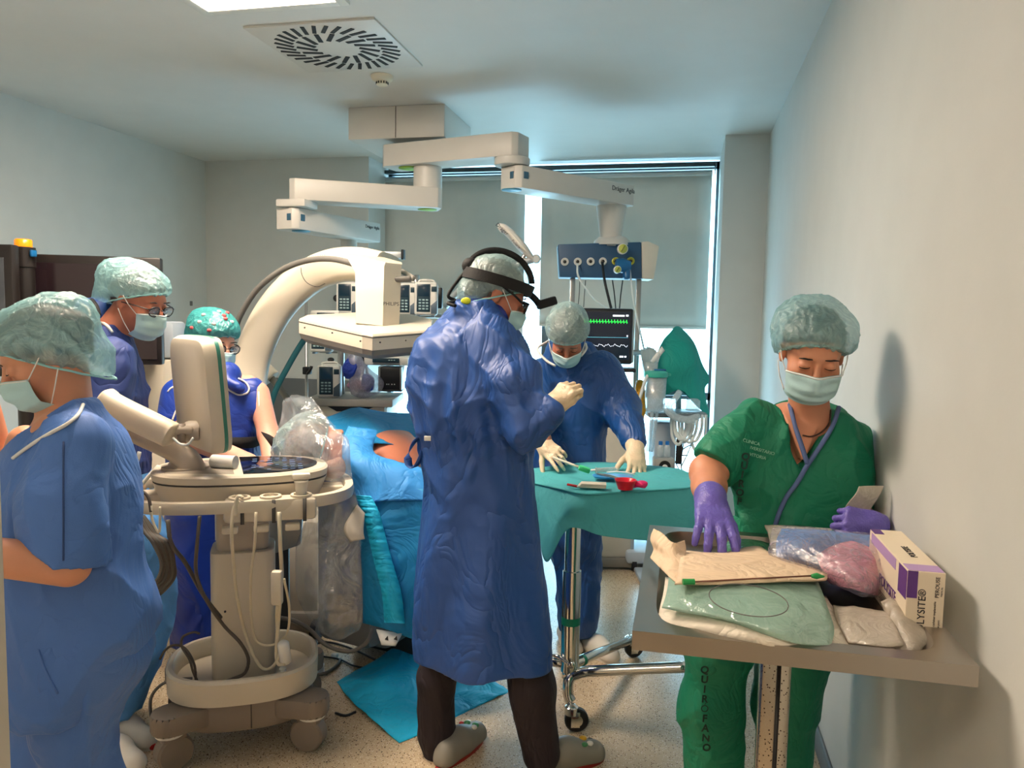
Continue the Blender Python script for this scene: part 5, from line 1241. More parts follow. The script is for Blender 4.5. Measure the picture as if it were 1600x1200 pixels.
obj('corrugated_hose', tube(ppx([(1062, 612, D7-.2), (1054, 624, D7-.22), (1046, 634, D7-.22), (1052, 648, D7-.2), (1072, 655, D7-.2), (1092, 650, D7-.18)]), .019, 6, 10), clear, t, world=True)
obj('corrugated_hose', tube(ppx([(1036, 632, D7-.2), (1044, 645, D7-.22), (1060, 656, D7-.22), (1085, 658, D7-.2)]), .015, 6, 10), clear, t, world=True)
for c in ([(1065, 660), (1068, 690), (1064, 720), (1066, 740)], [(1078, 660), (1082, 690), (1070, 700), (1058, 710), (1075, 712)], [(1092, 655), (1078, 700), (1064, 730)], [(1054, 720), (1062, 735), (1070, 745)]):
    obj('thin_cable', tube(ppx(c, D7-.1), .004, 6, 6), hose_g if c[0][0] != 1092 else hose_w, t, world=True)
obj('adapter', (box(0, 0, 0, .05, .04, .06, .006)[0]+P(1066, 685, D7-.1), box(0, 0, 0, 1, 1, 1, .006)[1]), wring_m, t, world=True, sharp=30)
obj('power_strip', (box(0, 0, 0, .04, .04, .16, .006)[0]+P(1061, 705, D7-.1), box(0, 0, 0, 1, 1, 1, .006)[1]), dk_m, t, world=True, sharp=30)
# suction canister on clamp
t = view('suction_canister', 'clear suction canister with turquoise lid beside the yellow strip', 'canister', 1024, 612, 4.7)
S = 4.7/1200
tq_m = mat('turquoise_lid', (60, 176, 160), .4)
obj('cup', lathe([(13*S, -30*S), (15*S, -26*S), (17*S, 24*S)], 26), clear, t)
obj('liner', lathe([(12*S, -26*S), (14*S, 22*S)], 26), sheer('frosted_liner', (206, 214, 212), .3, (235, 240, 240), folds=.4), t)
obj('lid', lathe([(18*S, 23*S), (19*S, 26*S), (18*S, 31*S), (12*S, 33*S)], 26), tq_m, t, sharp=40)
obj('lid_port', box(6*S, 0, 34*S, 18*S, .03, 3*S, .004), reg_m, t)
obj('lid_tab', box(19*S, 0, 27*S, 8*S, .03, 4*S, .003), tq_m, t)
obj('outlet_tube', tube([(-4*S, 0, -30*S), (-5*S, 0, -60*S), (-8*S, .02, -95*S)], .012, 4, 8), clear, t)
obj('outlet_tube', tube([(4*S, 0, -30*S), (1*S, 0, -60*S), (-2*S, .02, -95*S)], .010, 4, 8), clear, t)
obj('suction_tube', tube([(-6*S, 0, 33*S), (-18*S, -.05, 20*S), (-26*S, -.05, -10*S), (-30*S, 0, -34*S)], .010, 5, 8), hose_w, t)
obj('clamp_bracket', box(0, .14, 0, .04, .16, .06, .006), st_m, t)
t = top('yellow_sleeve', surf(disp(U([(cap(P(1000, 600, 4.85), P(999, 640, 4.85), .030, .034), .02), (cap(P(999, 640, 4.85), P(1002, 668, 4.85), .032, .012), .02)]), foldfn(.006, 30, 4)), .007), mat('amber_plastic', (222, 160, 20), .35, folds=.4, fscale=14), 'amber yellow hanging plastic sleeve between gown and suction canister', 'sleeve')
# catheters fan
t = thing('catheter_holder', 'fan of white packaged catheters standing above the suction canister', 'catheter holder', P(1015, 572, 4.85))
cw_ = mat('packet_white', (222, 226, 224), .5)
for i in range(9):
    x = 1004+i*3.0; y0 = 538+abs(i-3)*2+rs.random()*4; obj('catheter_packet', sheet([[(x-3, y0, 4.85+.01*i), (x+3.5, y0+2, 4.85+.01*i)], [(x-2, 560, 4.85+.01*i), (x+2.5, 560, 4.85+.01*i)], [(1010+i*.8, 592, 4.86), (1013+i*.8, 592, 4.86)]], 4, 2, .004, 30, i, .004), cw_, t, world=True)
for i, (x, y) in enumerate(((1022, 552), (1028, 545))): obj('catheter_packet', sheet([[(x+6, y-4, 4.75), (x+11, y+3, 4.75)], [(x-6, y+12, 4.76), (x-1, y+16, 4.76)]], 4, 2, .003, 30, i, .004), cw_, t, world=True)
obj('cup', lathe([(.045, 0), (.05, .10)], 18, tuple(P(1015, 590, 4.86))), clear, t, world=True)
# green cloth over a screen
gc_m = mat('turquoise_cloth', (14, 150, 138), .7, folds=.35, fscale=5, var=.05); gcd = gc_m
t = thing('draped_ventilator_screen', 'screen on the trolley covered by a turquoise drape against the bright window', 'covered screen', P(1065, 640, 5.0))
g = box(0, 0, 0, .22, .06, .24, .02, R=rotm('Z', 12)); obj('screen_body', (g[0]+P(1060, 590, 5.1), g[1]), pale, t, world=True, sharp=30)
obj('stand', tube([P(1060, 600, 5.1), P(1060, 645, 5.1)], .02, 1, 10), pale, t, world=True)
obj('drape', sheet([[(1050, 515, 5.04), (1054, 511, 5.1), (1060, 511, 5.16), (1066, 516, 5.16)], [(1036, 534, 5.0), (1054, 536, 4.96), (1074, 538, 5.0), (1086, 540, 5.12)], [(1022, 565, 4.96), (1052, 566, 4.92), (1084, 568, 4.96), (1098, 572, 5.12)],
    [(1017, 592, 4.96), (1050, 596, 4.92), (1086, 600, 4.96), (1106, 592, 5.12)], [(1034, 616, 4.96), (1062, 610, 4.92), (1090, 630, 4.97), (1100, 606, 5.12)], [(1038, 616, 4.97), (1068, 612, 4.93), (1106, 652, 5.0), (1104, 630, 5.1)]], 7, 7, .012, 9, 4, .003), gc_m, t, world=True)
# bottles and pump box
for i, x in enumerate((1031.5, 1042)):
    t = view('saline_bottle', ('left' if i == 0 else 'right')+' one of two small clear bottles with blue caps behind the instrument table', 'bottle', x, 714, 4.6, 0, 'blue capped bottles')
    obj('bottle_body', lathe([(.018, .0), (.020, .005), (.020, .06), (.010, .075)], 16), clear, t, sharp=50)
    obj('cap', lathe([(.0125, .074), (.0125, .092), (.009, .096)], 14), mat('cap_blue', (20, 110, 190), .4), t, sharp=40)
t = view('dial_pump', 'small grey box with a round black dial under the blue capped bottles', 'pump', 1036, 726, 4.6)
obj('housing', box(0, 0, 0, .125, .10, .088, .012), mat('dial_box_grey', (160, 162, 158), .4), t, sharp=30)
obj('dial_plate', lathe([(.034, .05), (.034, .056)], 22, (0, 0, 0), 'Y'), dk_m, t, sharp=40)
obj('dial_hub', lathe([(.016, .05), (.016, .062), (.012, .064)], 16, (0, 0, -.004), 'Y'), wring_m, t, sharp=40)
obj('stand', box(0, 0.02, -.044-.29, .07, .07, .58, .01), pale, t, sharp=30)
obj('stand_foot', box(0, 0.02, -WM[t.name].translation.z+.02, .26, .26, .03, .01), pale, t, sharp=30)
# beige machine behind the gowned man
t = view('beige_cabinet', 'tall beige machine cabinet behind the gowned man at the draped table', 'cabinet', 963, 700, 4.95)
S = 4.95/1200; zf = -WM[t.name].translation.z; hh = 60*S-zf
obj('cabinet_body', box(0, 0, zf+.07+(hh-.07)/2, 46*S, .3, hh-.07, .02), cream_m, t, sharp=30)
obj('side_strip', box(24*S, -.05, zf+.07+(hh-.07)/2, 6*S, .2, hh-.1, .01), pale, t, sharp=30)
obj('base', box(0, 0, zf+.045, .34, .36, .06, .015), ca_g, t, sharp=30)
obj('hook_wire', tube([(-8*S, -.16, 55*S), (-2*S, -.17, 48*S), (4*S, -.17, 50*S), (6*S, -.16, 58*S)], .003, 4, 6), hose_g, t)
t = thing('wheeled_pole', 'steel pole on a black caster seen under the draped table', 'pole', P(993, 850, 5.3)*np.array([1, 1, 0]))
b0 = P(993, 850, 5.35); obj('caster', lathe([(.05, -.016), (.05, .016)], 20, (b0[0], b0[1], .05), 'X'), dk_m, t, world=True, sharp=40)
obj('pole', lathe([(.014, .08), (.014, 1.1)], 12, (b0[0], b0[1], 0)), st_m, t, world=True)

# ============ LEFT BACKGROUND ===============================================
t = view('monitor', 'large switched off black monitor on the left behind the bowed man', 'monitor', 150, 485, 3.55, 10)
S = 3.55/1200
bz = mat('monitor_frame_black', (30, 26, 25), .35); of = mat('dark_screen', (34, 24, 28), .12, var=.1)
obj('frame', box(0, 0, 0, 196*S, .05, 168*S, .008), bz, t, sharp=30)
obj('screen', box(3*S, -.027, -2*S, 176*S, .004, 146*S), of, t, smooth=False)
t2 = view('monitor', 'black monitor showing a grey X-ray image, cut off at the left edge', 'monitor', -38, 485, 3.3, -4)
obj('frame', box(0, 0, 0, 128*S, .05, 190*S, .008), bz, t2, sharp=30)
xr = mat('xray_image', (60, 62, 64), .2, var=.9, vscale=5, emit=(96, 98, 100), est=.25)
obj('screen', box(-2*S, -.027, -4*S, 108*S, .004, 160*S), xr, t2, smooth=False)
t = thing('beacon_pole', 'black pole topped by an orange warning beacon between the two monitors', 'beacon', P(38, 900, 3.4)*np.array([1, 1, 0]))
b0 = P(37, 400, 3.4); zt = P(37, 386, 3.4)[2]
obj('pole', lathe([(.042, .1), (.042, zt-.09), (.047, zt-.088), (.047, zt-.002)], 24, (b0[0], b0[1], 0)), bz, t, world=True, sharp=40)
for k in (.09, .20, .31): obj('joint_ring', lathe([(.0435, zt-k-.003), (.0435, zt-k)], 24, (b0[0], b0[1], 0)), dk_m, t, world=True, sharp=40)
obj('beacon_lens', lathe([(.035, zt), (.035, zt+.028), (.030, zt+.034), (1e-6, zt+.035)], 24, (b0[0], b0[1], 0)), mat('orange_beacon', (255, 140, 20), .25, emit=(255, 130, 10), est=.5), t, world=True, sharp=40)
obj('side_lamp', (box(0, 0, 0, .012, .03, .03, .003)[0]+P(52, 396, 3.38), box(0, 0, 0, 1, 1, 1, .003)[1]), reg_m, t, world=True)
obj('trolley_base', box(b0[0], b0[1], .3, .6, .4, .5, .03), ca_m, t, world=True, sharp=30)
for a, b_ in ((-.25, -.15), (.25, -.15), (-.25, .15), (.25, .15)): obj('wheel', lathe([(.05, -.015), (.05, .015)], 18, (b0[0]+a, b0[1]+b_, .05), 'X'), dk_m, t, world=True, sharp=40)
t = view('equipment_cabinet', 'ivory equipment cabinet with dark keyhole fittings between the bowed man and apron woman', 'cabinet', 244, 600, 4.0)
S = 4/1200; zf = -WM[t.name].translation.z
obj('upper_panel', box(6*S, 0, 70*S, 66*S, .16, 56*S, .02), pale, t, sharp=30)
obj('cabinet_body', box(0, .02, (40*S+zf)/2+.05, 74*S, .4, 40*S-zf-.1, .02), ca_m, t, sharp=30)
obj('fitting_plate', box(8*S, -.19, 48*S, 40*S, .04, 26*S, .01), wring_m, t, sharp=30)
for i, x in enumerate((5, 12, 19)): obj('ring_fitting', sweep([(x*S+7*S*.5*math.cos(a)*.9, -.22, 48*S+8*S*.75*math.sin(a)) for a in np.linspace(0, 6.283, 15)[:-1]], circ(.004, 6), True), ink_m, t)
for i, x in enumerate((14, 22)): obj('indicator', box(x*S, -.085, 76*S, 2.5*S, .01, 4*S, .001), reg_m, t)
obj('warning_sticker', box(-8*S, -.20, 62*S, 9*S, .01, 6*S, .001), yel_m, t)
obj('white_pipe', tube([(-26*S, -.22, 10*S), (-6*S, -.24, 28*S), (18*S, -.24, 44*S), (34*S, -.22, 50*S)], .016, 5, 10), hose_w, t)
for a in (-.1, .1): obj('wheel', lathe([(.05, -.015), (.05, .015)], 18, (a, .02, zf+.05), 'X'), dk_m, t, sharp=40)
t = thing('wall_bracket', 'small grey hooked bracket mounted high on the left wall corner', 'wall bracket', PP(292, 486, 1, YB-.02))
obj('bracket', tube([PP(296, 498, 1, YB-.03), PP(290, 486, 1, YB-.18), PP(283, 474, 1, YB-.25)], .012, 4, 8), ca_g, t, world=True)
obj('bracket', tube([PP(306, 496, 1, YB-.03), PP(298, 484, 1, YB-.12), PP(292, 476, 1, YB-.2)], .012, 4, 8), ca_g, t, world=True)
obj('head', (box(0, 0, 0, .10, .05, .05, .01)[0]+PP(291, 474, 1, YB-.22), box(0, 0, 0, 1, 1, 1, .01)[1]), cab_m, t, world=True, sharp=30)
# ============ OPERATING TABLE, PATIENT, DRAPES ==============================
az_m = mat('drape_azure', (46, 140, 214), .62, folds=.3, fscale=6, bump=.15, bscale=400, var=.04)
te_m = mat('drape_teal_blue', (0, 132, 192), .62, folds=.3, fscale=5, bump=.15, bscale=400, var=.04)
cy2 = mat('drape_cyan', (20, 184, 232), .6, folds=.3, fscale=6, bump=.15, bscale=400, var=.04)
tg = mat('table_grey', (112, 112, 110), .5, var=.04); tgd = mat('table_dark', (52, 54, 56), .5)
o0 = P(560, 900, 3.35); ang = math.degrees(math.atan2(.45, .9))
t = thing('operating_table', 'grey operating table with boxy column under the blue drapes', 'operating table', (o0[0], o0[1], 0), YAW-math.radians(ang))
# local: +y runs from the head end away along the body
obj('tabletop', box(.08, .85, .86, .46, 1.60, .09, .03), tgd, t, sharp=30)
obj('side_rail', box(-.16, .85, .84, .02, 1.4, .04, .006), st_m, t, sharp=30)
obj('table_column', box(.02, .08, .50, .30, .44, .66, .05), tg, t, sharp=30)
obj('column_skirt', box(.02, .25, .30, .34, .60, .30, .03), tg, t, sharp=30)
obj('base_plate', box(.02, .62, .09, .40, .90, .14, .03), tgd, t, sharp=30)
obj('steel_band', box(.02, .62, .17, .41, .91, .03, .006), st_m, t, sharp=30)
obj('pedal_panel', sheet([[(588, 985, 2.96), (628, 992, 2.96)], [(596, 1008, 2.92), (618, 1010, 2.92)]], 3, 3, 0, 1, 1, .01), wring_m, t, world=True)
for x in (606, 620): obj('pedal_arrow', (np.array([P(x, 993, 2.925), P(x-5, 999, 2.92), P(x+1, 1001, 2.92), P(x, 993, 2.93), P(x-5, 999, 2.925), P(x+1, 1001, 2.925)]), [(0, 1, 2), (5, 4, 3), (0, 3, 4, 1), (1, 4, 5, 2), (2, 5, 3, 0)]), dk_m, t, world=True, smooth=False)
# patient
D8 = 3.20
hp = Head(497, 700, D8, 0); fwd = np.array(HT*-.55+HZ*.55+HR*.35); fwd /= np.linalg.norm(fwd); up_ = -HR*.85+HT*.35+HZ*.15; up_ = up_-fwd*(up_ @ fwd); up_ /= np.linalg.norm(up_); hp.B = np.stack([np.cross(fwd, up_), fwd, up_], 1); hp.s = 1.12
R_ = thing('person', 'patient lying under the blue drapes with capped head beneath clear plastic', 'person', (P(560, 740, 3.4)[0], P(560, 740, 3.4)[1], .905))
bp = [(hp.sdf(), .02), (cap(hp.w(0, -.02, -.07), P(560, 715, 3.32), .06, .07), .03), (ell(P(615, 712, 3.42), (.15, .19, .095)), .05), (cap(P(590, 720, 3.4), P(660, 690, 4.0), .11, .12), .06),
      (cap(P(560, 730, 3.2), P(640, 730, 3.3), .05, .045), .03), (cap(P(655, 690, 4.0), P(700, 670, 4.9), .10, .06), .05)]
obj('body', surf(U(bp), .008), mat('skin_iodine', (208, 130, 100), .4, var=.06, sss=.06), R_, world=True)
hp.cap_parts(R_, cap_g, bulk=1.10, zf=.02, zb=-.05, lump=.005, seed=7)
# the ear side seen through the film
obj('ear', surf(U([(ell(P(522, 733, 2.97), (.045, .035, .038)), .02), (ell(P(530, 726, 2.96), (.02, .02, .03)), .02)]), .006), skin_f, R_, world=True)
pl = thing('pillow', 'blue covered head pillow under the patient\'s capped head', 'pillow', P(470, 745, 3.25))
obj('pillow_body', surf(disp(U([(rb(P(490, 744, 3.28), (.19, .15, .05), .045), .02), (rb(P(452, 712, 3.3), (.03, .12, .07), .03), .05)]), foldfn(.006, 20, 6)), .008), mat('pillow_blue', (20, 84, 170), .6, folds=.3), pl, world=True)
top('upper_drape', sheet([[(505, 655, 3.7), (540, 643, 3.8), (565, 640, 3.85), (610, 643, 3.9), (660, 646, 4.0), (720, 650, 4.2)], [(512, 662, 3.55), (540, 656, 3.6), (575, 652, 3.62), (615, 660, 3.65), (660, 668, 3.75), (730, 670, 3.95)],
    [(520, 672, 3.4), (548, 680, 3.38), (580, 676, 3.38), (618, 690, 3.42), (652, 715, 3.45), (730, 700, 3.6)], [(534, 690, 3.28), (556, 692, 3.22), (584, 692, 3.25), (622, 700, 3.30), (655, 745, 3.3), (730, 750, 3.3)]], 8, 8, .014, 10, 3, .003), te_m,
    'dark teal drape rising over the patient behind the light blue drape', 'drape')
top('chest_drape', sheet([[(545, 668, 3.24), (562, 668, 3.2), (590, 672, 3.22), (584, 690, 3.2)], [(538, 684, 3.16), (558, 700, 3.1), (578, 706, 3.12), (586, 712, 3.16)], [(536, 716, 3.08), (556, 722, 3.02), (590, 718, 3.06), (650, 728, 3.12)],
    [(542, 745, 3.04), (566, 742, 3.0), (610, 732, 3.02), (665, 738, 3.06)], [(550, 768, 3.02), (580, 760, 2.99), (625, 756, 2.99), (672, 760, 3.02)], [(560, 790, 3.0), (592, 784, 2.97), (640, 782, 2.97), (676, 784, 2.99)]], 8, 8, .014, 13, 5, .003), az_m,
    'bright azure drape folded round the opening at the patient\'s shoulder', 'drape')
sd = top('side_drape', sheet([[(556, 772, 3.02), (590, 766, 2.99), (640, 764, 2.99), (700, 764, 3.0), (760, 770, 3.05)], [(560, 820, 3.01), (596, 826, 2.97), (645, 830, 2.98), (700, 830, 2.98), (765, 830, 3.05)], [(566, 900, 3.0), (600, 905, 2.95), (645, 905, 2.97), (705, 905, 2.97), (768, 900, 3.04)],
    [(566, 974, 3.0), (606, 984, 2.95), (650, 1000, 2.97), (705, 1010, 2.97), (768, 1000, 3.04)]], 9, 9, .010, 9, 8, .003), te_m, 'teal blue drape hanging down the side of the operating table', 'drape')
rib = ppx([(568, 774, 2.97), (580, 800, 2.94), (590, 840, 2.93), (600, 880, 2.92), (612, 925, 2.92), (617, 972, 2.93)]); pa = crom(rib, 10)
V = []; nn = len(pa)
for i, q in enumerate(pa):
    wdt = .030+.010*i/nn; zz = .004*math.sin(i*2.4)
    V += [q-HR*wdt+HT*(.004+zz), q+HR*wdt+HT*(.010+zz), q+HR*wdt+HT*(.006+zz), q-HR*wdt+HT*(zz)]
obj('adhesive_strip', (np.array(V), [(i*4+j, i*4+(j+1) % 4, i*4+4+(j+1) % 4, i*4+4+j) for i in range(nn-1) for j in range(4)]), cy2, sd, world=True)
top('fallen_drape', sheet([[PP(526, 1062, 2, .012), PP(585, 1030, 2, .03), PP(645, 1000, 2, .06), PP(705, 985, 2, .03)], [PP(542, 1086, 2, .015), PP(600, 1068, 2, .05), PP(665, 1045, 2, .03), PP(740, 1030, 2, .02)],
    [PP(575, 1120, 2, .02), PP(640, 1098, 2, .03), PP(700, 1078, 2, .015), PP(765, 1058, 2, .012)], [PP(624, 1158, 2, .010), PP(680, 1134, 2, .010), PP(740, 1104, 2, .008), PP(798, 1078, 2, .008)]], 12, 12, .016, 11, 4, .003, px=False), cy2,
    'cyan drape sheet lying crumpled on the speckled floor', 'drape')
film = sheer('clear_film', (206, 214, 216), .88, (230, 236, 238), rough=.25, vscale=4, gloss=.10, fscale=9, folds=1.0, transl=.5)
top('head_plastic_sheet', sheet([[(444, 622, 3.35), (462, 618, 3.26), (488, 622, 3.2)], [(438, 650, 3.22), (474, 644, 3.1), (524, 668, 3.04)], [(430, 690, 3.1), (488, 682, 2.93), (544, 690, 2.98)], [(445, 735, 3.0), (500, 738, 2.88), (550, 742, 2.93)],
    [(476, 790, 2.96), (520, 790, 2.88), (560, 800, 2.92)], [(462, 880, 2.92), (510, 880, 2.86), (564, 880, 2.9)], [(474, 950, 2.92), (515, 968, 2.86), (566, 960, 2.9)], [(500, 985, 2.94), (530, 1000, 2.9), (560, 985, 2.92)]], 7, 9, .022, 12, 3, .0015), film,
    'clear plastic sheet tented over the patient\'s head and hanging to the floor', 'plastic sheet')
top('grey_draped_pouch', sheet([[(558, 788, 2.9), (570, 802, 2.9)], [(538, 824, 2.88), (568, 830, 2.88)], [(548, 846, 2.88), (570, 842, 2.88)]], 6, 6, .006, 20, 5, .006), mat('pouch_beige', (196, 190, 176), .6), 'beige drape corner folded beside the hanging plastic', 'pouch')
t = view('instrument_case', 'grey metal case on the equipment behind the ultrasound cart column', 'case', 440, 824, 3.35, 14)
S = 3.35/1200
obj('case_body', prism([(-38*S, 22*S), (-22*S, -30*S), (-10*S, -36*S), (30*S, -24*S), (34*S, 34*S), (-30*S, 34*S)], -.06, .16, .012, 'XZ'), mat('case_grey', (150, 150, 148), .35, metal=.3), t, sharp=30)
obj('case_stand', box(0, .06, (-WM[t.name].translation.z-30*S)/2, .06, .06, -(-WM[t.name].translation.z)-30*S, .01), tgd, t, sharp=30)
obj('stand_foot', box(0, .06, -WM[t.name].translation.z+.02, .3, .3, .035, .01), tgd, t, sharp=30)

# ============ ULTRASOUND CART ===============================================
us = mat('ultrasound_ivory', (204, 194, 174), .4, var=.02); usg = mat('ultrasound_taupe', (128, 116, 104), .5, var=.03); usd = mat('ultrasound_warm_grey', (170, 160, 146), .45)
UC = thing('ultrasound_machine', 'beige ultrasound machine on a wheeled oval base in the left foreground', 'ultrasound machine', (-1.548, 2.49, 0), YAW+math.radians(17))
def ring(L_, W, sec, z, p=2.6, k=12, cx=0, cy=0): return sweep([(x, y, z) for x, y in stadium(L_, W, k, cx, cy, p)], sec, True)
obj('base_tray', ring(.50, .42, [(-.013, -.042), (.013, -.042), (.016, .038), (.007, .046), (-.007, .046), (-.013, .038)], .256), us, UC, sharp=40)
obj('tray_floor', prism(stadium(.49, .41, 12), .214, .232), us, UC, sharp=30)
obj('base_skirt', prism(stadium(.495, .415, 12), .11, .214, .012), usg, UC, sharp=30)
obj('skirt_seam', box(.03, -.208, .20, .003, .006, .16), seam_m, UC)
for sx, sy in ((-1, -1), (1, -1), (-1, 1), (1, 1)):
    cx, cy = sx*.235, sy*.185; a = math.atan2(sy*.5, sx)
    m4 = np.array(Matrix.Translation((cx, cy, 0))) @ rotm('Z', math.degrees(a))
    poly = [(-.13, -.068), (.0, -.063)]+[(.0+.063*math.cos(q), .063*math.sin(q)) for q in np.linspace(-1.4, 1.4, 9)]+[(.0, .063), (-.13, .068)]
    c = obj('caster_arm', xf(prism(poly, .135, .208, .014), m4), usg, UC, sharp=35)
    obj('caster_ring', lathe([(.048, .126), (.048, .138)], 22, (cx, cy, 0)), wring_m, c, sharp=40)
    obj('caster_fork', xf(box(-.01, 0, .095, .085, .062, .09, .018), m4), usg, c, sharp=40)
    obj('wheel', lathe([(.02, -.034), (.055, -.03), (.062, -.022), (.062, .022), (.055, .03), (.02, .034)], 28, R=rotm('Z', math.degrees(a)+90), axis='X', c=(cx-.012*math.cos(a), cy-.012*math.sin(a), .062)), usg, c, sharp=40)
obj('lower_column', prism(stadium(.225, .20, 8, 0, .02, 5), .232, .71, .008), us, UC, sharp=35)
obj('upper_column', prism(stadium(.185, .16, 8, 0, .02, 5), .71, .87, .006), usd, UC, sharp=35)
obj('rating_label', box(-.0945, .02, .79, .003, .05, .10), wring_m, UC, smooth=False)
for i in range(5): obj('label_line', box(-.0965, .02, .825-.012*i, .002, .034, .004), ink_m, UC, smooth=False)
obj('column_plug', lathe([(.004, 0), (.004, .004)], 8, (-.06, -.08, .5), 'Y'), ink_m, UC)
obj('base_label', box(.02, -.14, .235, .24, .05, .005, R=None), wring_m, UC, smooth=False)
text('lettering', 'SERVICIO', .028, reg_m, UC, (.06, -.145, .239), rot=(0, 0, 0))
obj('console_body', stack([np.array([(x, y, .88) for x, y in stadium(.44, .24, 12)]), np.array([(x, y, .90) for x, y in stadium(.54, .34, 12)]), np.array([(x, y, .975) for x, y in stadium(.60, .385, 12)])][::-1]), us, UC, sharp=40)
obj('console_deck', stack([np.array([(x, y, .982) for x, y in stadium(.60, .385, 12)]), np.array([(x, y, 1.005) for x, y in stadium(.605, .39, 12)]), np.array([(x, y, 1.012) for x, y in stadium(.59, .375, 12)])][::-1]), us, UC, sharp=40)
obj('deck_joint', prism(stadium(.596, .38, 12), .974, .983), seam_m, UC)
obj('accessory_well', prism([(-.25, -.10), (-.02, -.155), (-.05, .155), (-.25, .10)], 1.006, 1.0135, .002), mat('well_shadow_grey', (140, 132, 120), .5), UC)
obj('gel_bottle_lying', tube([(-.10, -.02, 1.035), (-.02, -.06, 1.035)], .024, 1, 14), wring_m, UC, sharp=40)
tp = mat('touch_glass', (12, 16, 30), .08, var=.3)
pn = obj('touch_panel', prism([(.01, -.165)]+[(.06+.205*math.cos(q)**1.0, .165*math.sin(q)) for q in np.linspace(-1.45, 1.45, 15)]+[(-.02, .165)], 1.010, 1.0155, .001), tp, UC, sharp=30)
gl_ = mat('touch_glyph', (120, 150, 190), .4, emit=(140, 170, 220), est=.4)
rs = random.Random(2)
for r in range(6):
    for c in range(7):
        if rs.random() < .75: obj('glyph', box(.04+c*.027, -.11+r*.042, 1.0162, .012+rs.random()*.008, .003, .0008), gl_, pn, smooth=False)
# handle ring with transducer holders
obj('handle_ring', ring(.76, .54, [(-.014, -.02), (.014, -.02), (.018, 0), (.014, .018), (-.014, .018), (-.018, 0)], .925, 2.8), us, UC, sharp=50)
for a in (-.30, .30): obj('handle_bracket', box(a, 0, .915, .12, .09, .03, .01), us, UC, sharp=40)
obj('holder_block', box(.10, -.235, .905, .30, .085, .075, .015), us, UC, sharp=40)
for i, x in enumerate((0.0, .10, .20)):
    obj('holder_cup', lathe([(.036, .0), (.036, .008), (.026, .009), (.024, -.01)], 20, (x, -.235, .942)), us, UC, sharp=40)
    obj('holder_slot', box(x+.01, -.280, .905, .012, .006, .078), seam_m, UC)
    obj('cable_hook', box(x-.03, -.262, .845, .05, .03, .024, .006), us, UC, sharp=40)
for i, (x0, x1, y0, y1) in enumerate(((-.31, -.36, .05, -.12),)): obj('tape_wrap', tube([(-.362, .10, .925), (-.372, .02, .925), (-.375, -.06, .925), (-.362, -.14, .925)], .026, 4, 10), mat('tan_tape', (190, 158, 116), .6), UC, sharp=40)
pb = obj('transducer', tube([(.20, -.235, .93), (.20, -.235, .98), (.20, -.237, 1.00)], .022, 3, 12, scale=[.7, 1, 1.15]), mat('probe_cream', (222, 214, 194), .4), UC)
obj('transducer_head', box(.20, -.237, 1.012, .062, .034, .022, .008), MATS['probe_cream'], UC, sharp=40)
# display on its jointed arm
hub = np.array([-.17, .02, 0.])
obj('arm_turntable', lathe([(.082, 1.008), (.082, 1.02), (.06, 1.026), (.045, 1.05)], 28, (-.19, .0, 0)), usd, UC, sharp=40)
def rsec(w_, h_, p=4, k=20): return [(w_*math.copysign(abs(math.cos(a))**(2/p), math.cos(a)), h_*math.copysign(abs(math.sin(a))**(2/p), math.sin(a))) for a in np.linspace(0, 2*math.pi, k+1)[:-1]]
obj('lower_arm', sweep(crom(ppx([(306, 738, 2.72), (296, 722, 2.71), (272, 704, 2.69), (205, 672, 2.60), (176, 658, 2.57)]), 6), rsec(.040, .040), scale=np.interp(np.linspace(0, 1, 25), [0, .2, 1], [.85, 1, .9])), usd, UC, world=True, sharp=50)
obj('upper_arm', sweep(crom(ppx([(158, 622, 2.52), (164, 626, 2.52), (178, 636, 2.52), (235, 664, 2.53), (262, 677, 2.54), (271, 682, 2.54)]), 5), rsec(.042, .043, 3), scale=np.interp(np.linspace(0, 1, 26), [0, .06, .15, .9, .97, 1], [.5, .85, 1, .98, .85, .5])), us, UC, world=True, sharp=60)
obj('elbow_joint', tube([P(178, 640, 2.53), P(180, 655, 2.57)], .035, 1, 16), usg, UC, world=True, sharp=40)
obj('wrist_joint', tube(ppx([(268, 672, 2.54), (285, 672, 2.56), (300, 672, 2.58)]), .016, 3, 12), usd, UC, world=True)
obj('wrist_joint', tube(ppx([(283, 662, 2.56), (284, 692, 2.56)]), .014, 1, 12), usg, UC, world=True)
obj('tilt_knuckle', lathe([(.03, -.025), (.034, -.015), (.034, .015), (.03, .025)], 18, tuple(P(302, 673, 2.60)), 'X', R=rotm('Z', 20)), usd, UC, world=True, sharp=40)
wa = HR*.64+HT*.77; wa /= np.linalg.norm(wa)          # width axis: towards the viewer on the right
ua = HZ*.985+HR*(-.10); ua = ua-wa*(ua @ wa); ua /= np.linalg.norm(ua); na = np.cross(wa, ua)                 # na points to the screen side
if na @ HR < 0: na = -na
mc_ = P(315, 613, 2.66)
def mon(g, name, m, par=None, sharp=40):
    v, f = g; w_ = v[:, [0]]*wa+v[:, [1]]*na+v[:, [2]]*ua+mc_; return obj(name, (w_, f), m, par or UC, world=True, sharp=sharp)
rr_ = [(x, y) for x, y in stadium(.39, .395, 8, 0, 0, 7)]
def lay(s, y): return np.array([(x*s, y, z*s) for x, z in rr_])
mon(stack([lay(.86, -.045), lay(.95, -.038), lay(1.0, -.018), lay(1.0, .0)]), 'display_back', us)
mon(stack([lay(1.004, .0), lay(1.004, .012)]), 'display_teal_band', mat('band_teal', (52, 128, 112), .45))
mon(stack([lay(1.0, .012), lay(.985, .026)]), 'display_bezel', us)
mon(stack([lay(.90, .0262), lay(.90, .0275)]), 'display_screen', tp)
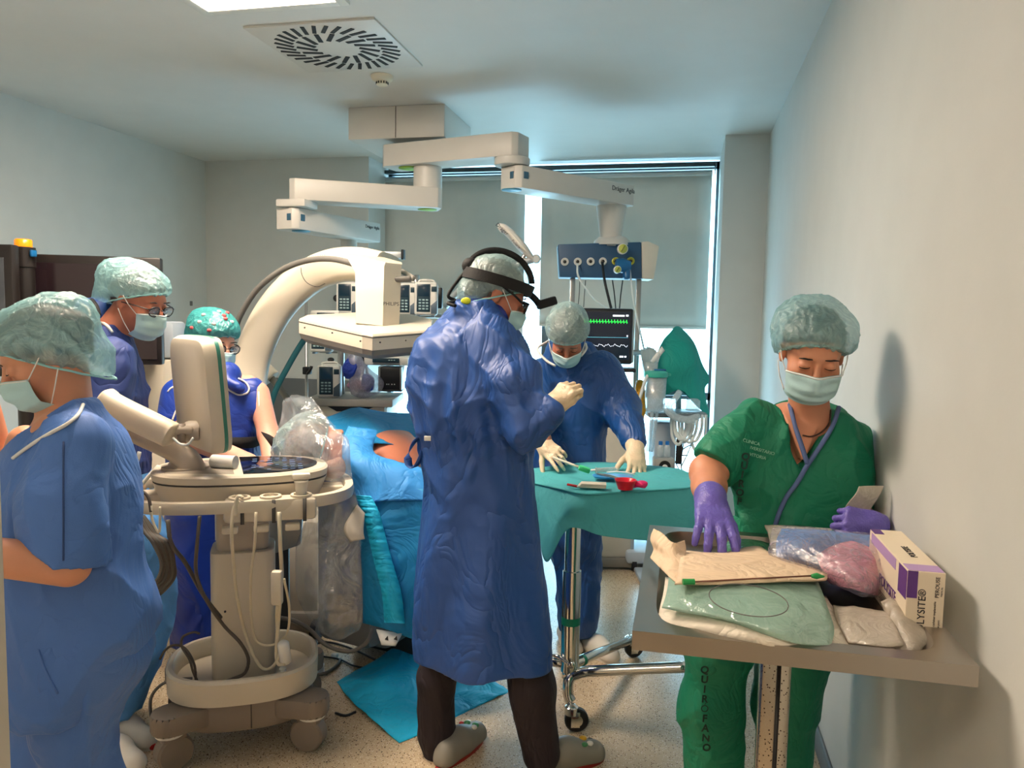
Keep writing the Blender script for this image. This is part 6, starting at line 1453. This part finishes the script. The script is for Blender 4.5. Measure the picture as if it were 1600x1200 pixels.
# cables
def cable(pts, d, r, m, root=UC, nm='cable'): return obj(nm, tube([P(x, y, min(2.76, d+.32*min(1, max(0, (y-850)/130)))) for x, y in pts], r, 6, 8), m, root, world=True)
ivc = mat('ivory_cable', (206, 196, 170), .45); brc = mat('brown_grey_cable', (84, 76, 68), .5)
cable([(372, 782), (364, 800), (362, 840), (366, 890), (370, 930), (382, 985), (398, 1028), (415, 1046), (432, 1034), (442, 1000)], 2.42, .0055, ivc)
cable([(400, 800), (398, 850), (392, 900), (392, 960), (400, 1000), (424, 1008), (448, 990), (452, 950), (444, 905)], 2.42, .0045, ivc)
cable([(436, 800), (438, 850), (440, 900), (436, 960), (432, 1010), (434, 1036), (446, 1038)], 2.42, .0065, ivc)
cable([(380, 778), (372, 776), (368, 790), (368, 806)], 2.41, .006, ivc)
cable([(312, 806), (308, 850), (306, 890), (314, 920), (330, 950), (352, 980), (376, 1005), (388, 1030), (382, 1052), (360, 1062), (345, 1068)], 2.42, .006, brc)
cable([(262, 812), (268, 850), (290, 880), (318, 930), (345, 965)], 2.44, .007, brc)
for i in range(6):
    dx = i*5; cable([(214+dx*.4, 806), (222+dx, 826+i*2), (240+dx, 850), (252+dx*.8, 880), (246+dx, 905), (228+dx*.6, 918+i*3), (216, 930)], 2.40+.012*i, .0055, brc if i % 2 else hose_g)
cable([(236, 790), (238, 812), (248, 832), (250, 812), (250, 792)], 2.38, .004, ivc)
cable([(214, 775), (222, 768), (232, 778), (236, 800)], 2.38, .005, brc)
cable([(312, 1072), (302, 1050), (296, 1030), (284, 1010), (286, 995), (302, 988), (312, 990)], 2.55, .0045, brc)
cable([(306, 1072), (304, 1040), (290, 1014), (272, 1008), (258, 1016), (250, 1030)], 2.52, .0045, brc)
cable([(300, 1060), (275, 1062), (252, 1070), (236, 1090), (236, 1120), (242, 1140), (250, 1128)], 2.48, .0055, hose_g)
hdl = obj('handset', box(0, 0, 0, .032, .03, .11, .008)[0:2] and (box(0, 0, 0, .034, .03, .11, .008, R=rotm('Z', 12))[0]+P(433, 918, 2.42), box(0, 0, 0, 1, 1, 1, .008)[1]), us, UC, world=True, sharp=40)
cable([(434, 945), (433, 960), (434, 985)], 2.42, .007, ivc)
cable([(218, 706), (212, 735), (216, 760), (236, 740), (248, 728)], 2.75, .007, hose_w)
cable([(270, 684), (282, 694), (294, 694), (302, 684)], 2.52, .004, hose_w)
t = view('gel_bottle', 'small white plastic bottle lying in the oval tray of the ultrasound base', 'bottle', 444, 1018, 2.74)
obj('bottle_body', lathe([(.016, -.05), (.021, -.045), (.021, .035), (.012, .045)], 18, R=rotm('X', 20)), wring_m, t, sharp=50)
obj('bottle_cap', lathe([(.012, .0), (.012, .02)], 14, (0, -.012, -.072), R=rotm('X', 20)), tube_m, t, sharp=40)
# cables and plug on the floor
t = thing('floor_cable', 'grey cable looping on the floor between the cart and the table', 'cable', PP(540, 1010, 2, 0))
obj('cable', tube(ppx([(436, 965, 3.0), (460, 970, 3.0), (485, 985, 3.0), (510, 1008, 3.0), (545, 1018, 3.0), (572, 1005, 3.0), (584, 980, 3.05)]), .0085, 6, 8), hose_g, t, world=True)
obj('cable', tube([PP(495, 1055, 2, .008), PP(512, 1050, 2, .008), PP(526, 1040, 2, .008), PP(532, 1030, 2, .008)], .007, 6, 8), hose_g, t, world=True)
t = thing('black_floor_cable', 'thin black cables snaking on the floor behind the fallen cyan drape', 'cable', PP(520, 1015, 2, 0))
obj('cable', tube([PP(486, 1008, 2, .006), PP(510, 1003, 2, .006), PP(540, 1010, 2, .006), PP(575, 1025, 2, .006), PP(600, 1040, 2, .006)], .005, 6, 6), hose_b, t, world=True)
obj('cable', tube([PP(500, 1025, 2, .006), PP(530, 1030, 2, .006), PP(552, 1040, 2, .006), PP(580, 1045, 2, .006)], .004, 6, 6), hose_b, t, world=True)
obj('cable', tube([PP(524, 1114, 2, .006), PP(540, 1118, 2, .006), PP(556, 1112, 2, .006)], .005, 4, 6), hose_b, t, world=True)
t = thing('power_plug', 'white plug connector standing on the floor by the cart tray', 'plug', PP(498, 1050, 2, 0))
obj('plug_body', lathe([(.024, 0), (.024, .035), (.018, .04)], 16), wring_m, t, sharp=40)
obj('plug_neck', lathe([(.011, .04), (.011, .09), (.006, .10)], 12), dk_m, t, sharp=40)
top('red_clip', box(*PP(236, 1166, 2, .012), .03, .02, .02, .005), mat('red_plastic', (190, 30, 30), .4), 'tiny red clip on the floor beside the front caster', 'clip', sharp=40)
top('floor_tubing_cap', box(*PP(523, 1024, 2, .01), .03, .02, .018, .005), clear, 'small clear connector on the floor among the cables', 'connector', sharp=40)

# ============ DRAPED INSTRUMENT TABLE =======================================
chrome2 = chrome_m
t = thing('instrument_table', 'chrome wheeled instrument table standing behind the headlight surgeon', 'table', P(890, 1040, 3.0)*np.array([1, 1, 0]))
zt = .905
q0 = P(890, 1040, 3.0)
obj('post', lathe([(.036, .20), (.036, .60), (.030, .602), (.030, zt-.03)], 24, (q0[0], q0[1], 0)), chrome2, t, world=True, sharp=40)
c_ = PP(975, 750, 2, zt)
obj('tabletop', box(c_[0], c_[1]+.02, zt-.03, .42, .26, .025, .006, R=rotm('Z', 3)), st_m, t, world=True, sharp=30)
obj('under_bracket', box((c_[0]+q0[0])/2, (c_[1]+q0[1])/2, zt-.045, .34, .10, .03, .005, R=rotm('Z', 40)), st_m, t, world=True, sharp=30)
tape_m = mat('green_tape', (0, 120, 90), .5)
obj('green_tape', lathe([(.0368, P(890, 972, 3.0)[2]), (.0368, P(890, 960, 3.0)[2])], 24, (q0[0], q0[1], 0)), tape_m, t, world=True, sharp=40)
obj('base_tube', tube([P(893, 1056, 2.98), P(912, 1050, 2.97), P(935, 1048, 2.95), P(1000, 1045, 2.92), P(1076, 1042, 2.88)], .021, 6, 14), chrome2, t, world=True)
obj('base_tube', tube([P(893, 1056, 2.98), P(888, 1066, 2.97), P(888, 1085, 2.965), P(892, 1096, 2.96)], .021, 6, 14), chrome2, t, world=True)
obj('base_tube', tube([P(890, 1040, 3.0), P(930, 1022, 3.2), P(986, 1000, 3.58)], .020, 1, 14), chrome2, t, world=True)
obj('green_tape', tube([P(908, 1033, 3.085), P(912, 1031, 3.10)], .0215, 1, 14), tape_m, t, world=True)
obj('base_tube', tube([P(890, 1038, 3.0), P(862, 1034, 3.02), P(800, 1040, 3.1)], .018, 1, 12), chrome2, t, world=True)
obj('brake_lever', tube(ppx([(860, 1024, 3.0), (872, 1026, 2.98), (886, 1036, 2.96), (893, 1040, 2.955)]), .007, 4, 8), chrome2, t, world=True)
obj('bolt', lathe([(.014, 0), (.014, .012), (.008, .016)], 14, tuple(P(893, 1038, 2.955)), 'Y'), chrome2, t, world=True, sharp=40)
def caster(root, g, yaw, r=.046):
    b = np.array([g[0], g[1], 0]); M4 = rotm('Z', yaw)
    c = obj('caster', join((np.asarray(lathe([(.018, r*1.3), (.026, r*1.5), (.026, r*2.1), (.014, r*2.3)], 18)[0])+b, lathe([(.018, 0), (.026, 0), (.026, 1), (.014, 2)], 18)[1]),
        *[(box(.014, s*.020, r*1.15, .034, .003, r*1.3, .001, R=None)[0] @ M4[:3, :3].T+b, box(0, 0, 0, 1, 1, 1, .001)[1]) for s in (-1, 1)]), chrome2, root, world=True, sharp=40)
    obj('caster_wheel', (lathe([(r*.3, -.014), (r*.9, -.014), (r, -.009), (r, .009), (r*.9, .014), (r*.3, .014)], 26, (.02, 0, r), 'Y')[0] @ M4[:3, :3].T+b, lathe([(r*.3, -.014), (r*.9, -.014), (r, -.009), (r, .009), (r*.9, .014), (r*.3, .014)], 26)[1]), dk_m, c, world=True, sharp=40)
    obj('hub', (lathe([(r*.5, -.0155), (r*.5, .0155)], 16, (.02, 0, r), 'Y')[0] @ M4[:3, :3].T+b, lathe([(r*.5, -.0155), (r*.5, .0155)], 16)[1]), chrome2, c, world=True, sharp=40)
caster(t, PP(892, 1142, 2, 0), 15); caster(t, PP(984, 1027, 2, 0), 30); caster(t, P(1085, 1100, 2.85), 20)
obj('post_foot', tube([P(890, 1042, 3.0), P(890, 1060, 2.99)], .03, 1, 14), chrome2, t, world=True)
# drape over it
ZT = .915
def zt_(x, y): return PP(x, y, 2, ZT)
def hang(x, y, tx, ty, out=.015): # a point below the edge point (tx,ty)
    e = zt_(tx, ty); d = (e-CAM) @ FW; return P(x, y, d-out)
ed = [(826, 752), (868, 760), (911, 769), (965, 767), (1022, 764), (1078, 760), (1098, 750)]
bk = [(820, 735), (862, 729), (912, 724), (968, 725), (1018, 728), (1056, 733), (1078, 740)]
rows = [[zt_(*q) for q in bk], [zt_(a*.5+c*.5, b_*.5+d*.5) for (a, b_), (c, d) in zip(bk, ed)], [zt_(*q) for q in ed],
        [hang(a, b_+5, a, b_, .006) for a, b_ in ed],
        [hang(x, y, *e, .02) for (x, y), e in zip([(828, 778), (866, 786), (898, 792), (958, 796), (1028, 796), (1088, 790), (1106, 775)], ed)],
        [hang(x, y, *e, o) for (x, y, o), e in zip([(834, 805, .02), (858, 830, .05), (884, 812, .0), (948, 822, .035), (1028, 822, .02), (1090, 812, .03), (1108, 795, .02)], ed)],
        [hang(x, y, *e, o) for (x, y, o), e in zip([(840, 820, .02), (854, 878, .06), (889, 826, .0), (945, 838, .04), (1030, 845, .02), (1080, 836, .035), (1108, 812, .02)], ed)]]
top('table_drape', sheet(rows, 8, 10, .006, 18, 5, .003, px=False), mat('surgical_drape_green', (76, 176, 184), .72, folds=.2, fscale=5, bump=.2, bscale=400, var=.05), 'teal green drape covering the instrument table with long hanging corners', 'drape')
def onz(x, y, z): return PP(x, y, 2, z)
ZI = ZT+.012
c_ = onz(957, 746, ZI+.004)
t = thing('blue_dish', 'light blue oval dish on the draped table', 'dish', c_, YAW)
obj('dish', stack([np.array([(x, y, .008) for x, y in stadium(.165, .085, 8, p=3)]), np.array([(x, y, 0) for x, y in stadium(.15, .075, 8, p=3)])]), mat('dish_blue', (60, 150, 214), .35), t, sharp=40)
for i, (a, b_) in enumerate((((933, 740), (975, 750)), ((948, 738), (992, 741)))):
    f0, f1 = onz(*a, ZI+.016), onz(*b_, ZI+.020); t = thing('steel_forceps' if i == 0 else 'white_catheter', ('thin steel forceps lying across the blue dish' if i == 0 else 'short white catheter lying at the back of the blue dish'), 'instrument', f0)
    obj('arm' if i == 0 else 'shaft', tube([f0, (f0+f1)/2+HZ*.006, f1], .003, 5, 6), st_m if i == 0 else wring_m, t, world=True)
    if i == 0: obj('arm', tube([f0+HT*.004, (f0+f1)/2+HZ*.002+HT*.012, f1+HT*.004], .0025, 5, 6), st_m, t, world=True)
f0, f1 = onz(931, 735, ZI+.010), onz(961, 733, ZI+.010)
t = thing('syringe', 'clear plastic syringe at the back of the draped table', 'syringe', f0)
obj('barrel', tube([f0, f1], .010, 1, 14), clear, t, world=True, sharp=40); obj('plunger', tube([f0-HR*.02, f0+(f1-f0)*.5], .005, 1, 8), hose_w, t, world=True)
obj('flange', tube([f0-HR*.001, f0+HR*.002], .014, 1, 12), clear, t, world=True, sharp=40); obj('tip', tube([f1, f1+HR*.014], .003, 1, 8), hose_w, t, world=True)
c_ = onz(925, 761, ZI); t = thing('gauze_pad', 'folded white gauze pad near the front edge of the draped table', 'gauze', c_, YAW-.1)
gz = mat('gauze_white', (222, 216, 200), .9, bump=.5, bscale=500)
for i in range(4): obj('gauze_layer', box(.002*i, -.001*i, .003+.004*i, .105-.003*i, .055-.002*i, .0035, .0015), gz, t, sharp=40)
f0, f1 = onz(887, 757, ZI+.005), onz(902, 760, ZI+.005); t = thing('red_tube', 'short red tube beside the gauze pad', 'tube', f0); obj('shaft', tube([f0, f1], .005, 1, 10), MATS['red_plastic'], t, world=True); obj('tip', tube([f1, f1+(f1-f0)*.15], .003, 1, 8), hose_w, t, world=True)
c_ = onz(977, 764, ZI); t = thing('red_cup', 'small red plastic cup under the bent man\'s fingers', 'cup', c_)
redc = mat('cup_red', (226, 20, 50), .3)
obj('cup_wall', lathe([(.028, 0), (.040, .034), (.0425, .036), (.040, .037), (.036, .034), (.026, .004), (1e-6, .004)], 26), redc, t, sharp=50)
obj('liquid', lathe([(.033, .022), (1e-6, .0222)], 22), mat('red_liquid', (170, 8, 24), .1), t)
c_ = onz(1001, 763, ZI); t = thing('pink_bulb', 'bright pink crumpled cap beside the red cup', 'cap', c_)
obj('bulb', surf(disp(ell(c_+HZ*.016, (.026, .02, .017)), foldfn(.004, 90, 3)), .0025), mat('bulb_pink', (236, 40, 120), .4), t, world=True)
obj('bulb_collar', lathe([(.012, 0), (.014, .006)], 14, (-.028, 0, .002)), mat('bulb_pink2', (240, 70, 140), .4), t)
f0, f1 = P(868, 716, 3.15), P(905, 730, 3.08); t = thing('foam_brush', 'pale handled brush with a green foam head held over the draped table', 'brush', f0)
obj('handle', tube([f0-(f1-f0)*.1, f0, f1], .0055, 3, 8), gz, t, world=True)
gB = box(0, 0, 0, .046, .028, .020, .005, R=rotm('Y', 18) @ rotm('Z', 10)); obj('foam_head', (gB[0]+P(913, 733, 3.06), gB[1]), mat('foam_green', (70, 214, 140), .8, bump=.5, bscale=300), t, world=True, sharp=40)

# ============ STEEL TRAY TABLE, RIGHT FRONT =================================
ssm = mat('stainless_tray', (176, 168, 158), .32, metal=1.0, var=.06, vscale=3, bump=.04, bscale=60)
X0, X1, Y0, Y1, ZR = -.069, .503, 1.375, 2.127, 1.0
t = thing('mayo_table', 'stainless steel tray table on a central post at the right front', 'table', ((X0+X1)/2, (Y0+Y1)/2, 0))
cx, cy = (X0+X1)/2, (Y0+Y1)/2; k = 16
inner = [(cx+a, cy+b_) for a, b_ in stadium(X1-X0-.075, Y1-Y0-.075, k, 0, 0, 9)]
inner2 = [(cx+a, cy+b_) for a, b_ in stadium(X1-X0-.115, Y1-Y0-.115, k, 0, 0, 8)]
outer = []
for a, b_ in inner:
    dx, dy = a-cx, b_-cy; s_ = min((X1-X0)/2/max(abs(dx), 1e-6), (Y1-Y0)/2/max(abs(dy), 1e-6)); outer.append((cx+dx*s_, cy+dy*s_))
for i, (sx, sy) in enumerate(((1, 1), (-1, 1), (-1, -1), (1, -1))):
    j = int(k*(.5+i)); outer[j] = (cx+sx*(X1-X0)/2, cy+sy*(Y1-Y0)/2)
lv = [np.array([(a, b_, z) for a, b_ in l]) for l, z in ((outer, ZR-.036), (outer, ZR), (inner, ZR), (inner2, ZR-.028))]
n = len(outer); V = np.vstack(lv); Fc = []
for i in range(3): Fc += [(i*n+j, i*n+(j+1) % n, (i+1)*n+(j+1) % n, (i+1)*n+j) for j in range(n)]
Fc.append(tuple(range(3*n, 4*n)))
lw = [np.array([(cx+(a-cx)*.992, cy+(b_-cy)*.992, z) for a, b_ in outer]) for z in (ZR-.036, ZR-.004)]+[np.array([(a, b_, ZR-.033) for a, b_ in inner2])]
nb_ = len(V); V = np.vstack([V]+lw)
Fc += [(j, nb_+j, nb_+(j+1) % n, (j+1) % n) for j in range(n)]+[(nb_+j, nb_+n+j, nb_+n+(j+1) % n, nb_+(j+1) % n) for j in range(n)]+[(nb_+n+j, nb_+2*n+j, nb_+2*n+(j+1) % n, nb_+n+(j+1) % n) for j in range(n)]+[tuple(nb_+2*n+j for j in range(n))[::-1]]
obj('tray', (V, Fc), ssm, t, world=True, sharp=28)
zc = PP(1207, 1120, 1, 1.62)
obj('post', box(zc[0], 1.62, .5, .060, .060, .93, .012), mat('post_painted_reflection', (170, 164, 154), .22, metal=.9, var=.02), t, world=True, sharp=30)
pm = MATS['post_painted_reflection']; nt2_ = pm.node_tree; bb_ = nt2_.nodes['Principled BSDF']; vo = nt2_.nodes.new('ShaderNodeTexVoronoi'); vo.inputs['Scale'].default_value = 150
tc2 = nt2_.nodes.new('ShaderNodeTexCoord'); nt2_.links.new(tc2.outputs['Object'], vo.inputs['Vector'])
cr = nt2_.nodes.new('ShaderNodeValToRGB'); cr.color_ramp.elements[0].position = .20; cr.color_ramp.elements[0].color = lin((60, 40, 34))+(1,); cr.color_ramp.elements[1].position = .26; cr.color_ramp.elements[1].color = lin((196, 186, 172))+(1,)  # dark speckles painted in to imitate the floor mirrored in the post
nt2_.links.new(vo.outputs['Distance'], cr.inputs[0]); nt2_.links.new(cr.outputs[0], bb_.inputs['Base Color'])
obj('post_groove', box(zc[0]+.004, 1.588, .5, .008, .004, .93), dk_m, t, world=True)
obj('height_latch', box(zc[0]+.055, 1.60, .945, .05, .03, .03, .005), dk_m, t, world=True, sharp=30)
obj('under_frame', box(cx, cy, ZR-.045, .3, .5, .02, .004), st_m, t, world=True, sharp=30)
obj('base_bar', box(zc[0], 1.62, .06, .05, .62, .04, .008), st_m, t, world=True, sharp=30)
obj('base_bar', box(zc[0], 1.62, .06, .44, .05, .04, .008), st_m, t, world=True, sharp=30)
for a, b_ in ((0, -.29), (0, .29), (-.2, 0), (.2, 0)): obj('caster_wheel', lathe([(.024, -.012), (.024, .012)], 16, (zc[0]+a, 1.62+b_, .024), 'X'), dk_m, t, world=True, sharp=40)
# packets ---------------------------------------------------------------------
kraft = mat('paper_cream', (226, 200, 168), .7, folds=.3, fscale=9, var=.03); mint = sheer('mint_pouch_film', (186, 222, 206), .22, (226, 240, 232), gloss=.14, fscale=9, folds=.8, rough=.3); whitep = mat('paper_white', (224, 214, 196), .65, folds=.35, fscale=8, var=.03)
ZB = ZR-.028
def pk(name, rows, m, label, cat, amp=.004, fr=24, sd_=1, th=.004, n=6, mm=7): return top(name, sheet([[PP(x, y, 2, z) for x, y, z in r] for r in rows], n, mm, amp, fr, sd_, th, px=False), m, label, cat)
pk('wrapped_bundle', [[(1040, 905, ZB+.02), (1120, 912, ZB+.035), (1220, 925, ZB+.035), (1290, 935, ZB+.012)], [(1036, 935, ZB+.03), (1120, 945, ZB+.045), (1230, 960, ZB+.045), (1308, 970, ZB+.012)], [(1030, 965, ZB+.02), (1110, 980, ZB+.034), (1220, 1000, ZB+.034), (1320, 1002, ZB+.01)], [(1026, 978, ZB+.008), (1110, 1000, ZB+.01), (1220, 1018, ZB+.01), (1330, 1016, ZB+.006)]], whitep,
   'white paper wrapped bundle lowest of the packet stack on the steel tray', 'packet', .004, 20, 4, .006)
pk('mint_pouch', [[(1046, 900, ZB+.065), (1130, 903, ZB+.075), (1220, 906, ZB+.07), (1276, 908, ZB+.05)], [(1042, 925, ZB+.062), (1130, 935, ZB+.072), (1220, 945, ZB+.068), (1292, 950, ZB+.045)], [(1036, 945, ZB+.05), (1130, 962, ZB+.058), (1220, 982, ZB+.055), (1302, 985, ZB+.032)], [(1034, 950, ZB+.045), (1130, 968, ZB+.05), (1230, 1002, ZB+.038), (1298, 1010, ZB+.025)]], mint,
   'mint green film pouch in the middle of the packet stack', 'pouch', .003, 16, 6, .003)
mc2 = top('coiled_guide_tube', tube([PP(1170+62*math.cos(a), 938+24*math.sin(a)+9*math.cos(a), 2, ZB+.080-.012*math.sin(a)) for a in np.linspace(0, 6.283, 22)], .0010, 3, 6), cab_m, 'thin coiled tube seen lying over the mint pouch', 'tube')
pt = pk('peel_packet', [[(1066, 862, ZB+.055), (1120, 866, ZB+.06), (1180, 856, ZB+.06), (1215, 872, ZB+.055), (1262, 886, ZB+.05)], [(1062, 880, ZB+.08), (1120, 882, ZB+.085), (1190, 884, ZB+.082), (1240, 888, ZB+.075), (1290, 896, ZB+.06)], [(1058, 906, ZB+.085), (1120, 904, ZB+.09), (1190, 902, ZB+.088), (1240, 900, ZB+.08), (1292, 902, ZB+.066)], [(1054, 914, ZB+.082), (1120, 913, ZB+.084), (1190, 911, ZB+.082), (1240, 908, ZB+.078), (1290, 908, ZB+.064)]], kraft,
   'cream peel packet under the violet gloved fingers, top of the stack', 'packet', .003, 18, 8, .004)
ink2 = mat('faint_print', (110, 100, 90), .6)
text('lettering', 'GLOVES', .012, ink2, pt, None, world=Matrix.Translation(Vector([float(v) for v in PP(1110, 892, 2, ZB+.094)])) @ Matrix.Rotation(-.02, 4, 'Z')) if False else None
sw = thing('green_tipped_swab', 'long red brown swab stick with two green ends across the front of the cream packet', 'swab', PP(1180, 910, 2, ZB+.092))
a0, a1 = PP(1085, 909, 2, ZB+.093), PP(1280, 899, 2, ZB+.088)
obj('stick', tube([a0, a1], .0017, 1, 6), mat('stick_brown', (120, 70, 50), .5), sw, world=True)
gt = mat('tip_green', (30, 150, 74), .5)
obj('tip', tube([PP(1067, 909, 2, ZB+.093), a0], .006, 1, 8), gt, sw, world=True, sharp=40)
obj('tip', tube([PP(1268, 900, 2, ZB+.089), PP(1276, 900, 2, ZB+.089), PP(1288, 901, 2, ZB+.088)], .006, 3, 8, scale=[.6, 1.1, .3]), gt, sw, world=True)
pk('folded_paper', [[(1022, 826, ZB+.10), (1036, 834, ZB+.10), (1052, 848, ZB+.10), (1070, 844, ZB+.09)], [(1017, 842, ZB+.075), (1032, 852, ZB+.085), (1050, 862, ZB+.085), (1072, 860, ZB+.075)], [(1022, 858, ZB+.06), (1036, 868, ZB+.07), (1052, 878, ZB+.075), (1068, 880, ZB+.075)], [(1016, 872, ZB+.05), (1034, 890, ZB+.06), (1046, 902, ZB+.07), (1058, 912, ZB+.07)]], kraft,
   'stiff folded cream paper standing up at the left edge of the tray', 'paper', .002, 30, 9, .002)
pk('clear_packet', [[(1302, 948, ZB+.02), (1340, 952, ZB+.026), (1388, 956, ZB+.03)], [(1308, 972, ZB+.022), (1350, 980, ZB+.03), (1400, 978, ZB+.035)], [(1326, 1006, ZB+.012), (1370, 1010, ZB+.022), (1412, 1006, ZB+.028)]], mint.copy() if False else sheer('ivory_film', (226, 214, 196), .2, (245, 240, 230), gloss=.14, fscale=12, folds=.9),
   'crinkled ivory film packet to the right of the mint pouch', 'packet', .005, 40, 12, .003)
pk('torn_wrapper', [[(1376, 940, ZB+.05), (1392, 936, ZB+.05), (1410, 946, ZB+.045), (1430, 966, ZB+.03)], [(1384, 958, ZB+.03), (1402, 962, ZB+.045), (1424, 976, ZB+.035), (1450, 996, ZB+.02)], [(1386, 980, ZB+.02), (1404, 988, ZB+.03), (1424, 1000, ZB+.03), (1442, 1012, ZB+.015)], [(1384, 1002, ZB+.01), (1400, 1014, ZB+.012), (1418, 1024, ZB+.012), (1424, 1029, ZB+.012)]], MATS['ivory_film'],
   'torn white wrapper standing in front of the printed carton', 'wrapper', .003, 30, 14, .002)
pk('flat_white_wrapper', [[(1195, 820, ZR+.03), (1240, 822, ZR+.02), (1300, 828, ZR+.02)], [(1202, 842, ZR+.012), (1240, 848, ZR+.012), (1290, 850, ZR+.01)], [(1206, 868, ZB+.03), (1250, 880, ZB+.03), (1300, 884, ZB+.03)]], whitep, 'white wrapper lying under the blue packet at the tray back', 'wrapper', .005, 28, 15, .003)
pk('green_wrapped_packet', [[(1140, 846, ZB+.02), (1170, 844, ZB+.03), (1205, 852, ZB+.02)], [(1130, 858, ZB+.03), (1170, 860, ZB+.042), (1200, 866, ZB+.02)], [(1120, 872, ZB+.01), (1165, 872, ZB+.02), (1212, 872, ZB+.01)]], mat('green_wrap', (70, 140, 96), .3, folds=.5, fscale=14), 'green wrapped packet behind the gloved hand on the tray', 'packet', .003, 40, 16, .004)
pk('pink_mask_bundle', [[(1278, 852, ZB+.07), (1310, 848, ZB+.08), (1345, 850, ZB+.08), (1368, 856, ZB+.06)], [(1278, 872, ZB+.065), (1320, 874, ZB+.08), (1360, 872, ZB+.075), (1378, 876, ZB+.05)], [(1290, 896, ZB+.05), (1325, 900, ZB+.062), (1360, 904, ZB+.055), (1380, 900, ZB+.035)], [(1300, 908, ZB+.035), (1325, 918, ZB+.04), (1350, 926, ZB+.03), (1366, 930, ZB+.012)]], mat('pleated_pink', (232, 158, 176), .7, folds=.6, fscale=16, stretch=(1, 3, 1)),
   'bundle of pleated pink masks in a clear bag in front of the blue packet', 'mask bundle', .005, 40, 18, .01)
pk('blue_packet', [[(1222, 830, ZB+.085), (1262, 832, ZB+.10), (1320, 836, ZB+.10), (1382, 842, ZB+.09)], [(1216, 846, ZB+.08), (1262, 850, ZB+.095), (1320, 852, ZB+.085), (1388, 858, ZB+.085)], [(1214, 866, ZB+.06), (1262, 872, ZB+.06), (1320, 874, ZB+.05), (1390, 880, ZB+.05)], [(1222, 876, ZB+.035), (1270, 886, ZB+.03), (1330, 892, ZB+.02), (1388, 908, ZB+.02)]], mat('packet_slate_blue', (84, 136, 200), .5, folds=.4, fscale=12),
   'slate blue folded gown packet behind the pink mask bundle', 'packet', .004, 26, 17, .008)
pk('outer_film', [[(1206, 822, ZB+.095), (1262, 824, ZB+.12), (1330, 830, ZB+.12), (1392, 836, ZB+.10)], [(1205, 845, ZB+.09), (1262, 848, ZB+.115), (1330, 850, ZB+.115), (1396, 858, ZB+.10)], [(1208, 872, ZB+.065), (1270, 876, ZB+.09), (1330, 880, ZB+.10), (1394, 890, ZB+.07)], [(1280, 896, ZB+.05), (1310, 905, ZB+.07), (1350, 915, ZB+.07), (1385, 915, ZB+.04)], [(1300, 912, ZB+.035), (1322, 922, ZB+.04), (1346, 930, ZB+.035), (1368, 934, ZB+.02)]], sheer('lilac_film', (206, 200, 222), .90, (245, 245, 250), gloss=.08, fscale=12, folds=.9),
   'clear film bag wrapped round the blue packet and pink masks', 'film bag', .006, 30, 19, .0015)
# carton
A = PP(1422, 893, 2, ZB+.135); B_ = PP(1475, 891, 2, ZB+.135); wdc = B_[0]-A[0]; y0 = (A[1]+B_[1])/2; Cc = PP(1388, 827, 2, ZB+.135); ln_ = Cc[1]-y0
ct = thing('printed_carton', 'white and purple printed carton standing on the steel tray against the wall', 'carton', ((A[0]+B_[0])/2, y0+ln_/2, ZB), 0)
cw2 = mat('carton_cream', (232, 216, 190), .45, var=.02); pur = mat('carton_purple', (92, 50, 128), .45); lil = mat('carton_lilac', (178, 146, 196), .5)
hb_ = .133
obj('carton_body', box(0, 0, hb_/2, wdc, ln_, hb_, .0015), cw2, ct, smooth=False)
e_ = .0008
def dec(nm, x, y, z, sx, sy, sz, m): obj(nm, box(x, y, z, sx, sy, sz), m, ct, smooth=False)
dec('purple_panel', -wdc*.5+.009, -ln_/2-e_/2, hb_-.026, .018, e_, .052, pur)
dec('purple_panel', -.0, -ln_/2+.022, hb_+e_/2, wdc-.004, .040, e_, lil)
dec('purple_panel', -wdc*.5+.010, ln_/2-.022, hb_+e_/2, .020, .040, e_, pur)
dec('purple_panel', -wdc/2-e_/2, -ln_/2+.03, hb_-.03, e_, .055, .055, pur)
dec('purple_panel', -wdc/2-e_/2, .03, hb_-.014, e_, ln_-.10, .022, lil)
black = mat('carton_black_ink', (28, 22, 34), .5)
text('lettering', 'POLYSITE®', .0185, black, ct, (-wdc*.5+.0275, -ln_/2-e_, hb_*.40), rot=(90, -90, 0), align='CENTER')
text('lettering', 'PEROUSE', .0098, black, ct, (wdc*.5-.013, -ln_/2-e_, hb_-.028), rot=(90, -90, 0))
text('lettering', 'MEDICAL', .0045, ink2, ct, (wdc*.5-.0055, -ln_/2-e_, hb_-.036), rot=(90, -90, 0))
text('lettering', 'Chambre à cathéter implantable', .0058, ink2, ct, (wdc*.5-.016, -ln_/2-e_, .040), rot=(90, -90, 0))
text('lettering', 'implantable port', .0055, ink2, ct, (wdc*.5-.008, -ln_/2-e_, .024), rot=(90, -90, 0))
text('lettering', 'POLYSITE', .018, black, ct, (.004, -.02, hb_+e_), rot=(0, 0, 90))
text('lettering', 'POLYSITE', .030, pur, ct, (-wdc/2-.001, -.02, .055), rot=(90, 0, -90))
for i in range(5): dec('print_line', -wdc/2-e_/2, -.01, .030-.005*i, e_, .10-.01*(i % 3), .0016, ink2)
# packet held in the left hand
top('held_packet', sheet([[(1342, 760, 2.0), (1360, 759, 2.0), (1380, 759, 2.0)], [(1336, 772, 2.0), (1354, 774, 2.0), (1372, 776, 2.0)], [(1322, 790, 2.02), (1340, 796, 2.02), (1356, 800, 2.02)], [(1308, 818, 2.04), (1324, 826, 2.04), (1340, 832, 2.04)]], 6, 6, .002, 30, 3, .004), sheer('held_film', (214, 206, 190), .15, (240, 236, 228), gloss=.1, fscale=14, folds=.6),
    'white paper packet gripped upright in the left violet glove', 'packet')
